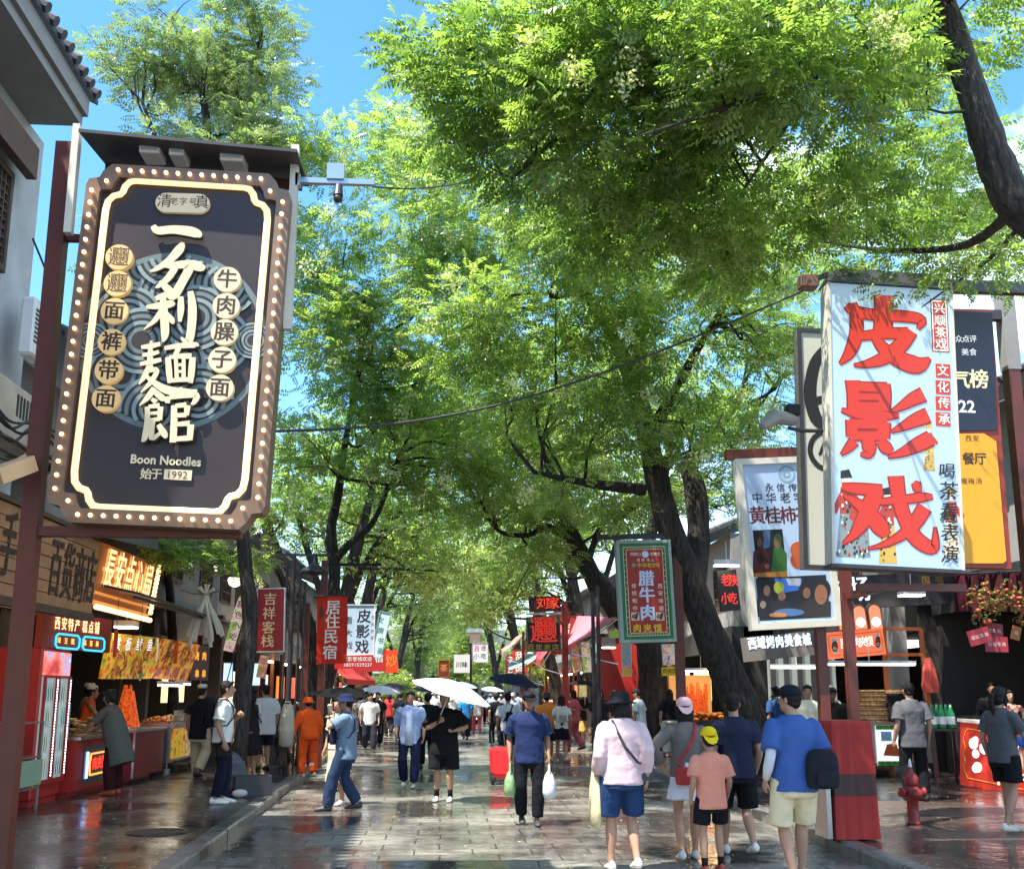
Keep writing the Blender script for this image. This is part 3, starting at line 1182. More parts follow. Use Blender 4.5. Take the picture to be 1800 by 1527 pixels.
# big leaning tree on the right with two stems
LB = limb_px([(1345, 1352, 20.2, .48), (1322, 1290, 20, .38), (1290, 1210, 20, .35), (1245, 1110, 19.8, .32), (1205, 1000, 19.6, .29), (1175, 920, 19.4, .26), (1150, 820, 19.2, .22), (1130, 730, 19, .20),
   (1105, 650, 18.4, .16), (1060, 560, 17.5, .11), (1000, 480, 16.6, .06)])
LB2 = limb_px([(1215, 1040, 19.7, .26), (1228, 950, 19.8, .24), (1222, 860, 19.9, .22), (1212, 815, 20, .19), (1250, 770, 20.4, .12), (1300, 700, 20.8, .08)])
LB3 = limb_px([(1140, 770, 19.1, .14), (1190, 680, 18.4, .1), (1240, 590, 17.5, .08), (1300, 500, 16.4, .04)])
LB4 = limb_px([(1130, 860, 19.2, .12), (1040, 850, 18.6, .08), (940, 830, 18, .04)])
LB5 = limb_px([(1120, 690, 18.8, .14), (1130, 560, 17.8, .1), (1150, 420, 16.6, .06)])
tree('big dark leaning trunk forking in two beside the green framed sign', tuple(LB[0][:3]), [LB, LB2, LB3, LB4, LB5],
 [E(1200, 560, 17.5, 2.1, 2.2, 1.7, 7), E(1030, 520, 16.5, 1.7, 2.0, 1.5, 6), E(1330, 600, 18.5, 1.5, 1.8, 1.5, 5), E(1150, 760, 18.3, 1.5, 1.2, .8, 2.6),
 E(1000, 700, 17.5, 1.7, 1.6, 1.0, 4), E(1350, 420, 15, 1.7, 1.8, 1.2, 3.5), E(1120, 380, 15, 1.9, 1.8, 1.3, 5), E(950, 330, 14, 1.5, 1.6, 1.2, 4),
 E(1300, 760, 19, .9, 1.2, .7, 1.4), E(1060, 880, 18, 1.0, 1.0, .6, 1.2), E(860, 560, 17, 1.2, 1.4, 1.0, 3), E(1600, 420, 17, 2.0, 1.5, .7, 1.2),
 E(820, 250, 14, 1.1, 1.2, .9, 2.2), E(950, 120, 14, 1.0, 1.0, .9, 1.4), E(1500, 640, 19, .9, 1.0, 1.0, 1.0)],
 320, 34, T_MID, m_leaf, 22, clump_r=.62, n_twig=90, bloom=80, bloom_size=.2, twig_r=.05, cull=sunny_patch)

# next tree on the right: upright bole behind the green sign with a limb leaning left
LC = limb_px([(1150, 1318, 27, .50), (1148, 1250, 27, .42), (1143, 1130, 27, .38), (1110, 1100, 27, .34), (1070, 1050, 27, .32), (1040, 1010, 27, .26), (1010, 950, 26.8, .22), (985, 890, 26.5, .17), (968, 860, 26, .12), (940, 780, 25, .07)])
LC2 = limb_px([(1090, 1080, 27, .25), (1130, 980, 27.5, .2), (1160, 880, 28, .14), (1180, 760, 28, .08)])
LC3 = limb_px([(1010, 950, 26.8, .12), (960, 925, 26, .1), (930, 940, 25.4, .07), (880, 935, 25, .05), (850, 900, 24.6, .02)])
LC4 = limb_px([(1030, 1000, 27, .1), (1060, 920, 27, .08), (1120, 890, 26.8, .06), (1180, 850, 26.5, .03)])
tree('dark bent trunk behind the green framed sign leaning over the street', tuple(LC[0][:3]), [LC, LC2, LC3, LC4],
 [E(960, 780, 25, 2.6, 2.4, 1.6, 7), E(1100, 850, 26, 2.0, 2.0, 1.2, 4), E(880, 880, 25, 1.8, 2.0, 1.1, 4), E(1200, 700, 27, 2.2, 2.2, 1.8, 5),
 E(820, 720, 24, 2.0, 2.0, 1.6, 5), E(1000, 650, 24, 2.4, 2.2, 1.6, 6), E(930, 980, 26, 1.2, 1.4, .7, 1.4), E(1270, 860, 27, 1.2, 1.6, 1.0, 1.6)],
 250, 34, T_MID, m_leaf, 23, clump_r=.75, n_twig=90, bloom=24, twig_r=.06, smin=1.0, smax=1.5)

# left tree by the pavement: dark bole behind the man in white, pale crown high above the roofs
LD = limb_px([(416, 1388, 18.2, .21), (418, 1330, 18.2, .16), (428, 1200, 18.2, .15), (440, 1090, 18.2, .14), (432, 1000, 18.2, .13), (425, 920, 18.2, .12), (410, 760, 18.4, .18), (390, 560, 18.6, .15), (370, 380, 18.8, .12), (366, 240, 19, .09), (350, 120, 19, .05)])
LD2 = limb_px([(372, 380, 18.8, .08), (420, 200, 19, .06), (460, 60, 19, .03)])
LD3 = limb_px([(400, 640, 18.5, .09), (300, 320, 18.5, .06), (250, 180, 18.6, .03)])
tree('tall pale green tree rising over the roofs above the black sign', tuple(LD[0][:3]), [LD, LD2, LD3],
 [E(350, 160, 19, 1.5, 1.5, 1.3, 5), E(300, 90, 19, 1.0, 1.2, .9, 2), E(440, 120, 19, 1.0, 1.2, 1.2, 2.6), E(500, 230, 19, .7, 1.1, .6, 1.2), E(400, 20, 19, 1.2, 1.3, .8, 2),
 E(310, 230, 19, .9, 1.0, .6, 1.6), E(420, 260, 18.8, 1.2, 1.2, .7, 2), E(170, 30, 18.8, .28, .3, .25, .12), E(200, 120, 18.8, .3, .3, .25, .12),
 E(330, 450, 17, 1.6, 1.5, 1.2, 3), E(420, 650, 17.5, 1.2, 1.2, 1.0, 2)],  # lobes unseen behind the noodle sign, added to shade the road
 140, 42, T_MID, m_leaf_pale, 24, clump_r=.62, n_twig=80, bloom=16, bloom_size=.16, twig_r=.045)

# second left tree: leaning bole by the red banner, forking above the lamp
LE = limb_px([(541, 1348, 23.2, .30), (540, 1290, 23.2, .22), (548, 1200, 23.2, .20), (545, 1130, 23.2, .19), (530, 1070, 23.2, .18), (500, 1010, 23.2, .17), (478, 955, 23.2, .15), (460, 880, 23, .1), (450, 780, 22.6, .06)])
LE2 = limb_px([(548, 1180, 23.3, .15), (570, 1110, 23.4, .15), (584, 1050, 23.4, .15), (588, 1000, 23.4, .14), (582, 930, 23.3, .12), (594, 870, 23, .1), (610, 760, 22, .06), (640, 600, 20.5, .03)])
LE3 = limb_px([(588, 985, 23.4, .1), (615, 955, 23.2, .09), (640, 935, 23, .08), (665, 900, 22.6, .06), (700, 800, 21.6, .03)])
tree('slim forked tree beside the red cloth banner, bright crown over the left pavement', tuple(LE[0][:3]), [LE, LE2, LE3],
 [E(620, 640, 20.5, 1.8, 2.0, 1.7, 7), E(720, 520, 19.5, 1.7, 1.8, 1.6, 6), E(570, 470, 19.5, 1.1, 1.6, 1.4, 4), E(640, 330, 18.5, 1.3, 1.6, 1.3, 4.5),
 E(760, 350, 17.5, 1.4, 1.6, 1.3, 4.5), E(680, 780, 21.5, 1.6, 1.8, 1.0, 4), E(570, 800, 22, 1.3, 1.6, 1.0, 3.2), E(800, 650, 20, 1.5, 1.6, 1.2, 4),
 E(720, 210, 17, .8, 1.0, .8, 1.6), E(580, 260, 18.5, .6, .8, .7, 1.0), E(500, 900, 22.5, .9, 1.2, .6, 1.2), E(450, 960, 21.5, .6, .8, .4, .6),
 E(840, 450, 18, 1.2, 1.3, 1.1, 3.4), E(560, 620, 19, 1.0, 1.2, 1.2, 3), E(900, 780, 21, 1.6, 1.4, 1.2, 3.5), E(760, 850, 22, 1.6, 1.4, 1.0, 3)],
 340, 34, T_MID, m_leaf, 25, clump_r=.62, n_twig=70, bloom=75, bloom_size=.2, twig_r=.05, cull=sunny_patch)


# trees farther down both sides close the street in a bright tunnel
def far_tree(label, x, y, h, lean, seed, mat, n=130, per=26, spreadx=3.6):
 rs = random.Random(seed)
 L = [(x, y, .1, .34), (x + lean * .15, y, 1.6, .28), (x + lean * .4, y - .2, 3.2, .25), (x + lean * .8, y - .4, h * .55, .18), (x + lean * 1.2, y - .5, h * .75, .1)]
 L2 = [(*[a for a in L[2][:3]], .16), (x + lean * .9, y + .5, h * .5, .1), (x + lean * 1.6, y + 1, h * .66, .05)]
 L3 = [(*[a for a in L[2][:3]], .14), (x - lean * .2, y - .8, h * .52, .1), (x - lean * .6, y - 1.2, h * .7, .05)]
 zc = h * .72
 ell = [((x + lean, y, zc), (spreadx * .75, 2.6, h * .22), 6), ((x + lean * 2, y + .8, zc - .9), (spreadx * .6, 2.2, h * .15), 3), ((x - lean * .6, y - .6, zc - .2), (spreadx * .55, 2, h * .17), 3),
  ((x + lean * 1.2, y - 1.4, zc + h * .16), (spreadx * .5, 2, h * .13), 2.4), ((x + lean * 2.2, y, zc - 2.4), (spreadx * .5, 1.8, h * .11), 2.2)]
 return tree(label, (x, y, .1), [L, L2, L3], ell, n, per, T_FAR, mat, seed, clump_r=1.0, n_twig=40, twig_r=.07, group=None)


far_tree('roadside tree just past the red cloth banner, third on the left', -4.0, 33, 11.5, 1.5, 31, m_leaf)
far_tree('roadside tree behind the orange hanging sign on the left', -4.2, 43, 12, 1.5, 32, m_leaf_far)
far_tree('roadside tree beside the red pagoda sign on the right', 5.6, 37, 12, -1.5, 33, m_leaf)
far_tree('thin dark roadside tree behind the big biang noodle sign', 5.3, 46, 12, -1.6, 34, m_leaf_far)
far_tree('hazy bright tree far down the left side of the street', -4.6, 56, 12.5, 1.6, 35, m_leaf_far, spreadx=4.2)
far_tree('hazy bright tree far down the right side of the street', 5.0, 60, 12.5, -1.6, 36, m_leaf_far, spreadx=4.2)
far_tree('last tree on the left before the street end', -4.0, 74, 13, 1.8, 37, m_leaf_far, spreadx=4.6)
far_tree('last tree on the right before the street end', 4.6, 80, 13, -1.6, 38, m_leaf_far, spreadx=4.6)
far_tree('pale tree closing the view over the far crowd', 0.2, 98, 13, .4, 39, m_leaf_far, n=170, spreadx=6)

for i, (x, y, zc, rx, rz) in enumerate(((-3.6, 88, 4.2, 2.6, 2.2), (1.2, 92, 4.6, 2.6, 2.4), (4.6, 90, 4.0, 2.4, 2.2), (-6.5, 70, 4.6, 2.0, 2.4), (6.6, 72, 4.6, 2.0, 2.4))):
 tree('low round leafy tree %s' % ('left of the far end of the street', 'in the middle of the far end of the street', 'right of the far end of the street', 'against the farthest shops on the left', 'against the farthest shops on the right')[i], (x, y, .1),
  [[(x, y, .1, .16), (x + .1, y, 1.6, .13), (x, y, zc, .07)], [(x + .1, y, 1.5, .1), (x + .9, y, zc - .3, .04)]], [((x, y, zc), (rx, 1.6, rz), 1)], 70, 34, T_FAR, m_leaf_far, 70 + i, clump_r=.8, n_twig=14)

# dark foliage over the lit pastry sign on the left
LG = limb_px([(300, 1360, 24.5, .16), (305, 1200, 24.2, .12), (300, 1060, 23, .1), (290, 990, 20.5, .06), (270, 970, 18, .03)])
tree('small dark leafy tree growing over the lit pastry sign', tuple(LG[0][:3]), [LG],
 [E(292, 968, 17.4, .32, .6, .16, 2), E(330, 975, 18.5, .5, .8, .25, 1.6), E(420, 985, 19, .5, .6, .22, 1.0)], 20, 20, T_MID, m_leaf_near, 26, clump_r=.32, n_twig=14, twig_r=.02)

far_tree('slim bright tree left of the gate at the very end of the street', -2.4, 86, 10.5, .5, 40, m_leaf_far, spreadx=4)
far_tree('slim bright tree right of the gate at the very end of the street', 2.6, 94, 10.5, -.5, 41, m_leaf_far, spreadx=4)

# low bright shrub at the street end
rs = np.random.default_rng(61)
v, tone, C = crown_leaves([((-3.2, 62, 1.9), (1.7, 1.3, 1.0), 1)], 30, 40, T_FAR, rs, .5)
sh = thing('shrub', 'bright green shrub at the far end of the street below the canopy', 'shrub', (-3.2, 62, .1))
quads_object('foliage', v - np.array([-3.2, 62, .1], dtype=np.float32), tone, m_leaf_far, sh)
mb = MB().m(m_bark)
for k in range(6):
 mb.tube([(0, 0, 0), (math.cos(k) * .3, math.sin(k) * .3, 1.0), (math.cos(k) * .8, math.sin(k) * .6, 2.0)], [.06, .04, .015], n=5)
mb.build('stem', sh)

# ================================================================== SIGNS
class Sign:
 """a board measured from its four corners in the photograph: TL, TR, BR, BL as (px, py, distance)"""

 def __init__(s, name, label, cat, c, group=None):
  P = [PY(*q) for q in c]
  s.o = (P[0] + P[1] + P[2] + P[3]) / 4
  rt = ((P[1] + P[2]) - (P[0] + P[3])) / 2
  up = ((P[0] + P[1]) - (P[3] + P[2])) / 2
  s.w, s.h = rt.length, up.length
  x = rt.normalized()
  y = up.normalized().cross(x).normalized()      # pointing away from the street side
  z = x.cross(y).normalized()
  s.x, s.y, s.z = x, y, z
  m = Matrix((x, y, z)).transposed()
  s.root = bpy.data.objects.new(name, None)
  COL.objects.link(s.root)
  s.root.empty_display_size = .1
  s.root.location = s.o
  s.root.rotation_euler = m.to_euler()
  tag(s.root, label, cat, group)
  s.px = [(q[0], q[1]) for q in c]
  mx = sum(q[0] for q in c) / 4
  my = sum(q[1] for q in c) / 4
  a, b = s.loc(mx - 5, my), s.loc(mx + 5, my)
  s.sc = math.hypot(a[0] - b[0], a[1] - b[1]) / 10
  a, b = s.loc(mx, my - 5), s.loc(mx, my + 5)
  s.sv = math.hypot(a[0] - b[0], a[1] - b[1]) / 10

 def loc(s, px, py):
  d = ray(px, py)
  t = (s.o - CAM).dot(s.y) / d.dot(s.y)
  p = CAM + d * t - s.o
  return (p.dot(s.x), p.dot(s.z))

 def W(s, x, z, y=0):
  return s.o + s.x * x + s.y * y + s.z * z

 def uv(s, u, v):
  return ((u - .5) * s.w, (.5 - v) * s.h)

 def pts(s, l):
  return [s.loc(*p) for p in l]

 def ch(s, mb, c, px, py, size, y, bold=0.0, depth=0.0, sx=1.0, sz=1.0, shear=0.0):
  x, z = s.loc(px, py)
  mb.char(c, x, z, size * s.sv, y, bold, depth, sx, sz, shear=shear)

 def box(s, mb, u0, v0, u1, v1, y0, y1, bev=0):
  a, b = s.uv(u0, v0), s.uv(u1, v1)
  mb.box((a[0], y0, b[1]), (b[0], y1, a[1]), bev=bev)

 def rect(s, mb, px0, py0, px1, py1, y):
  a, b = s.loc(px0, py0), s.loc(px1, py1)
  mb.flat([(a[0], b[1]), (b[0], b[1]), (b[0], a[1]), (a[0], a[1])], y)

 def frame(s, mb, t, y0, y1):
  w, h = s.w / 2, s.h / 2
  mb.box((-w, y0, -h), (-w + t, y1, h))
  mb.box((w - t, y0, -h), (w, y1, h))
  mb.box((-w + t, y0, h - t), (w - t, y1, h))
  mb.box((-w + t, y0, -h), (w - t, y1, -h + t))


m_panel = M('black_plum_panel', (0.034, 0.023, 0.022), rough=0.42, var=0.1)
m_bronze = M('bronze_band', (0.27, 0.165, 0.105), rough=0.42, metal=0.55, var=0.3, vs=6)
m_ivory = M('ivory_face', (0.62, 0.52, 0.34), rough=0.45, var=0.03, emit=(1.0, 0.78, 0.45), es=0.06)
m_gold = M('golden_face', (0.60, 0.40, 0.17), rough=0.45, var=0.05, emit=(1.0, 0.6, 0.2), es=0.10)
m_sage = M('sage_print', (0.13, 0.18, 0.175), rough=0.5, var=0.05)
m_sage_l = M('pale_sage_print', (0.22, 0.29, 0.28), rough=0.5, var=0.05)
m_ink = M('dark_brown_ink', (0.045, 0.022, 0.012), rough=0.6, var=0)
m_neon = M('warm_neon', (0.9, 0.75, 0.45), rough=0.4, var=0, emit=(1.0, 0.60, 0.22), es=.42)
m_bulb = M('warm_bulb', (1, 0.9, 0.7), rough=0.3, var=0, emit=(1.0, 0.62, 0.26), es=.95)

# ------------------------------------------------ the big noodle sign
S = Sign('noodle_sign', 'big black sign with bronze bulb border and gold calligraphy on a red post', 'shop sign',
  [(150, 288, 8.5), (503, 314, 8.5), (477, 932, 8.5), (92, 920, 8.5)])
q = S.uv
st = [(0, .065), (.012, .047), (.06, .042), (.075, .022), (.115, 0)]
st2 = [(.068, .085), (.075, .078), (.125, .075), (.135, .055), (.155, .038)]


def corners(c):
 o = [(u, v) for u, v in c]
 o += [(1 - u, v) for u, v in c[::-1]]
 o += [(1 - u, 1 - v) for u, v in c]
 o += [(u, 1 - v) for u, v in c[::-1]]
 return o


outer, inner = [q(*p) for p in corners(st)], [q(*p) for p in corners(st2)]
mb = MB().m(m_panel)
mb.prism([q(u * .96 + .02, v * .97 + .015) for u, v in corners(st)], 0.0, 0.16)
mb.build('panel', S.root)
mb = MB().m(m_bronze)
n = len(outer)
vs = [(x, -.05, z) for x, z in outer] + [(x, -.05, z) for x, z in inner] + [(x, .18, z) for x, z in outer] + [(x, .0, z) for x, z in inner]
fs = []
for i in range(n):
 j = (i + 1) % n
 fs += [(i, i + n, j + n, j), (i, j, j + 2 * n, i + 2 * n), (i + n, i + 3 * n, j + 3 * n, j + n)]
mb.add(vs, fs)
mb.build('bulb_border', S.root)
# gold line with waisted corners
gl = [(.105, .135), (.112, .108), (.135, .092), (.168, .086), (.178, .078), (.186, .062), (.205, .048), (.235, .043)]
P = [q(*p) for p in corners(gl)]
mb = MB().m(m_neon)
mb.tube([(x, -.03, z) for x, z in P] + [(P[0][0], -.03, P[0][1])], [(.030, .016)] * (len(P) + 1), n=6, ref=(0, 0, 1) if False else None)
mb.build('gold_line', S.root)
# bulbs
proto = None
pos = []
for i in range(24):
 v = .085 + .83 * i / 23
 pos += [q(.034, v), q(.966, v)]
for i in range(13):
 u = .15 + .70 * i / 12
 pos += [q(u, .02), q(u, .98)]
pos += [q(.1, .055), q(.9, .055), q(.1, .945), q(.9, .945)]
for x, z in pos:
 if proto is None:
  mb = MB().m(m_bulb)
  mb.ball((0, 0, 0), (.019, .024, .019), 8, 6)
  proto = mb.build('bulb', S.root, smooth=True)
  b = proto
 else:
  b = proto.copy()
  COL.objects.link(b)
 b.location = (x, -.07, z)
# round emblem of overlapping ring waves, printed on the panel
cx, cz = S.loc(303, 598)
RR = 168 * S.sc
inside = lambda x, z: (x - cx) ** 2 + (z - cz) ** 2 < (RR * .97) ** 2
mb = MB().m(m_sage)
mb.ring(cx, cz, RR * .94, RR, -.0012, 90)
h = 0
y = -.002
rs = random.Random(8)
cent = [(255, 470), (355, 480), (300, 520), (225, 560), (380, 600), (300, 640), (215, 660), (350, 700), (270, 720), (395, 500), (160, 600), (445, 600), (300, 450), (250, 600), (345, 560)]
for px, py in cent:
 x, z = S.loc(px, py)
 r0 = 62 * S.sc if px not in (160, 445) else 34 * S.sc
 y -= .0012
 mb.m(m_panel)
 mb.ring(x, z, 0, r0, y, 44, inside if px not in (160, 445) else None)
 y -= .0006
 k = 0
 r = r0
 while r > r0 * .22:
  mb.m(m_sage if k % 2 else m_sage_l)
  mb.ring(x, z, r * 1.0 - r0 * .115, r, y, 44, inside if px not in (160, 445) else None)
  r -= r0 * .2
  k += 1
mb.build('wave_emblem', S.root)
yt = y - .004
# calligraphy
mb = MB().m(M('letter_side_brown', (0.17, 0.075, 0.03), rough=0.6))


def strokes(mb, S, cx, cy, k, L, y0, dy=.0008):
 """brush strokes given in a 100 unit square centred on cx, cy; k = px per unit"""
 for i, s_ in enumerate(L):
  p = []
  for a, b, w in s_:
   x, z = S.loc(cx + (a - 50) * k, cy + (b - 50) * k)
   p.append((x, z, w * k * S.sc * 1.1))
  mb.brush(p, y0 - i * dy)


YI = [[(4, 40, 10), (14, 50, 16), (45, 48, 17), (80, 52, 20), (96, 58, 16), (100, 64, 4)]]
FEN = [[(62, 0, 6), (56, 12, 16), (38, 32, 13), (14, 48, 8), (2, 52, 2)], [(66, 34, 6), (80, 40, 16), (96, 44, 17), (102, 42, 5)],
 [(28, 42, 6), (42, 42, 12), (66, 40, 15), (74, 46, 16), (62, 70, 15), (46, 96, 16), (34, 98, 5)], [(48, 46, 12), (36, 64, 12), (20, 78, 8), (12, 82, 2)],
 [(20, 70, 4), (30, 80, 12), (44, 94, 15)]]
LI = [[(52, 0, 4), (40, 8, 12), (24, 14, 8)], [(6, 30, 6), (26, 28, 12), (52, 24, 14), (60, 26, 5)], [(38, 10, 10), (40, 40, 14), (42, 80, 14), (38, 96, 4)],
 [(36, 36, 10), (22, 56, 9), (2, 72, 2)], [(44, 42, 8), (54, 54, 11), (58, 62, 4)], [(72, 10, 9), (72, 34, 12), (70, 58, 6)],
 [(90, 0, 10), (94, 30, 15), (92, 70, 15), (86, 96, 13), (72, 88, 3)]]
MIAN = [[(22, 4, 4), (20, 30, 9), (20, 52, 9)], [(4, 16, 6), (20, 14, 9), (38, 10, 7)], [(6, 30, 6), (22, 28, 8), (36, 24, 6)], [(2, 46, 6), (22, 42, 9), (40, 38, 7)],
  [(18, 50, 8), (10, 68, 9), (0, 82, 2)], [(10, 60, 5), (26, 56, 9), (32, 60, 8), (20, 80, 8), (4, 96, 2)], [(12, 66, 5), (26, 78, 9), (50, 92, 14), (88, 98, 15), (104, 92, 3)],
  [(46, 18, 7), (70, 14, 9), (100, 12, 10), (104, 15, 4)], [(72, 16, 8), (66, 28, 8), (62, 34, 3)], [(52, 34, 9), (54, 60, 10), (56, 80, 8)], [(54, 34, 6), (76, 32, 9), (94, 32, 10)],
  [(96, 34, 10), (94, 60, 11), (92, 80, 8)], [(66, 36, 6), (68, 72, 7)], [(80, 36, 6), (80, 72, 7)], [(68, 48, 5), (80, 47, 5)], [(68, 60, 5), (80, 59, 5)], [(56, 76, 7), (76, 74, 8), (92, 74, 8)]]
GUAN = [[(26, 0, 8), (16, 16, 10), (0, 32, 2)], [(26, 6, 8), (40, 18, 11), (48, 22, 4)], [(22, 20, 6), (30, 26, 9)], [(14, 34, 8), (14, 60, 9), (10, 88, 10), (4, 96, 3)], [(16, 34, 6), (36, 32, 9)],
  [(38, 34, 9), (36, 58, 8)], [(18, 46, 5), (34, 45, 6)], [(18, 58, 6), (36, 56, 7)], [(24, 60, 8), (22, 90, 9), (38, 80, 5)], [(34, 66, 8), (44, 82, 11), (48, 90, 4)],
  [(72, 0, 7), (76, 10, 11)], [(52, 16, 7), (50, 28, 8)], [(54, 18, 7), (80, 14, 10), (102, 14, 10), (98, 26, 8), (92, 30, 3)], [(62, 32, 9), (62, 60, 11), (60, 98, 11)], [(64, 33, 7), (84, 31, 9)],
  [(86, 32, 10), (84, 50, 8)], [(64, 50, 7), (84, 49, 8)], [(64, 66, 7), (90, 64, 9)], [(92, 66, 11), (90, 94, 9)], [(64, 92, 8), (90, 90, 9)]]
big = [(YI, 312, 411, .86), (FEN, 313, 480, .96), (LI, 301, 563, .92), (MIAN, 297, 648, .98), (GUAN, 298, 734, .98)]
for d_, m_ in ((0.0, 0), (.008, 0), (.016, 0), (.024, 0), (.032, 1)):
 mb.m(m_ivory if m_ else m_ink)
 for L, x, y_, k in big:
  strokes(mb, S, x + (0 if m_ else 1.5), y_ + (0 if m_ else 2), k, L, yt - d_, .00035 if not m_ else .0005)
mb.build('calligraphy', S.root)
# round tokens
for col, lst in (('𰻝𰻝面裤带面', [(213, 457), (210, 503), (205, 551), (200, 605), (195, 655), (190, 704)]), ('牛肉臊子面', [(402, 496), (400, 542), (397, 588), (393, 636), (389, 685)])):
 for c, (px, py) in zip(col, lst):
  x, z = S.loc(px, py)
  mb = MB().m(m_gold if len(col) == 6 else m_ivory)
  mb.disc(x, z, 24 * S.sc, yt - .03, -.001, 30)
  mb.m(m_ink)
  S.ch(mb, c, px, py, 33, yt - .032, bold=.018 if c != '𰻝' else .0)
  mb.build('token', S.root)
mb = MB().m(m_ivory)
a, b = S.loc(275, 358), S.loc(370, 362)
r = 19 * S.sc
arc = [(b[0] - r + r * math.cos(t), b[1] + r * math.sin(t)) for t in np.linspace(-math.pi / 2, math.pi / 2, 10)] + \
 [(a[0] + r + r * math.cos(t), a[1] + r * math.sin(t)) for t in np.linspace(math.pi / 2, math.pi * 1.5, 10)]
mb.prism(arc, -.035, -.001)
mb.m(m_ink)
for c, px, sz in (('清', 291, 25), ('老', 308, 14), ('字', 324, 14), ('号', 341, 14), ('真', 357, 25)):
 S.ch(mb, c, px, 358 + (px - 324) * .04, sz, -.037)
mb.build('name_plaque', S.root)
mb = MB().m(m_ivory)
x, z = S.loc(293, 810)
mb.line('Boon Noodles', x, z, 22 * S.sc, -.02, bold=.03, sx=.94)
for c, px in zip('始于', (258, 276)):
 S.ch(mb, c, px, 834, 18, -.02, bold=.02)
S.rect(mb, 290, 825, 337, 845, -.015)
mb.m(m_ink)
x, z = S.loc(313.5, 835)
mb.line('1992', x, z, 19 * S.sc, -.0175, bold=0.0, sx=.98)
mb.build('lettering', S.root)

# steel post, canopy and bracket that carry it
pt = thing('sign_post', 'tall red brown steel post carrying the big noodle sign and its dark canopy', 'post', (-3.32, 8.72, .12))
px0 = -3.27
mb = MB().m(m_redpost)
mb.box((px0 - .26, 8.64, .12), (px0 - .12, 8.77, 6.5))
mb.build('pole', pt, world=True)
mb = MB().m(m_redpost)
mb.box((px0 - .38, 8.54, .12), (px0 - .04, 8.88, .15))
for sx in (-.34, -.08):
 for sy in (8.58, 8.84):
  mb.tube([(px0 + sx, sy, .15), (px0 + sx, sy, .18)], .014, n=6)
mb.build('base_plate', pt, world=True)
mb = MB().m(m_dark)
a, b = PY(138, 226, 8.3), PY(522, 262, 8.3)
a2, b2 = PY(128, 232, 9.1), PY(520, 268, 9.1)
mb.add([a, b, (b.x, 9.1, b.z + .1), (a.x, 9.1, a.z + .1), (a.x, a.y, a.z - .03), (b.x, b.y, b.z - .03), (b.x, 9.1, b.z + .06), (a.x, 9.1, a.z + .06)],
 [(0, 1, 2, 3), (7, 6, 5, 4), (0, 4, 5, 1), (1, 5, 6, 2), (2, 6, 7, 3), (3, 7, 4, 0)])
mb.build('canopy', pt, world=True)
mb = MB().m(M('plum_metal_sheet', (0.07, 0.02, 0.028), rough=.5))
c, d = PY(148, 300, 8.9), PY(512, 318, 8.9)
mb.add([(a.x + .05, 8.86, c.z - .1), (b.x - .03, 8.86, d.z - .1), (b.x - .03, 8.86, b.z), (a.x + .05, 8.86, a.z),
  (a.x + .05, 8.90, c.z - .1), (b.x - .03, 8.90, d.z - .1), (b.x - .03, 8.90, b.z), (a.x + .05, 8.90, a.z)],
 [(0, 1, 2, 3), (7, 6, 5, 4), (0, 4, 5, 1), (1, 5, 6, 2), (2, 6, 7, 3), (3, 7, 4, 0)])
mb.build('back_sheet', pt, world=True)
mb = MB().m(m_cream)
e, f_ = PY(520, 258, 8.62), PY(503, 580, 8.62)
mb.box((e.x - .035, 8.58, f_.z), (e.x + .035, 8.66, e.z))
mb.build('end_post', pt, world=True)
mb = MB().m(m_cream)
e, f_ = PY(146, 232, 8.6), PY(122, 420, 8.6)
mb.box((e.x - .04, 8.46, f_.z), (e.x + .02, 8.54, e.z))
mb.build('end_post', pt, world=True)
mb = MB().m(m_redpost)
g0, g1 = PY(50, 930, 8.72), PY(425, 938, 8.72)
mb.box((px0 - .12, 8.66, g0.z - .06), (g1.x, 8.78, g0.z + .02))
mb.build('bracket', pt, world=True)
mb = MB().m(m_redpost)
mb.box((px0 - .12, 8.70, S.o.z + 1.0), (S.o.x + .8, 8.76, S.o.z + 1.06))
mb.build('bracket', pt, world=True)
for i, (x0, y0, x1, y1) in enumerate(((250, 252, 288, 280), (302, 256, 330, 284), (390, 268, 434, 292))):
 fl = thing('floodlight_box', ('left grey box lamp tucked under the dark canopy of the noodle sign', 'middle grey box lamp tucked under the dark canopy of the noodle sign',
        'right grey box lamp tucked under the dark canopy of the noodle sign')[i], 'lamp', PY((x0 + x1) / 2, (y0 + y1) / 2, 8.6), 0, 'box lamps under the canopy')
 w_, h_ = (x1 - x0) * .0047, .15
 mb = MB().m(m_white)
 mb.box((-w_ / 2, -.12, -h_ / 2), (w_ / 2, .12, h_ / 2), bev=.01)
 mb.build('housing', fl)
 mb = MB().m(M('lamp_lens', (.45, .5, .52), rough=.15, var=0))
 mb.box((-w_ / 2 + .02, -.125, -h_ / 2 + .02), (w_ / 2 - .02, -.1205, h_ / 2 - .02))
 mb.build('lens', fl)

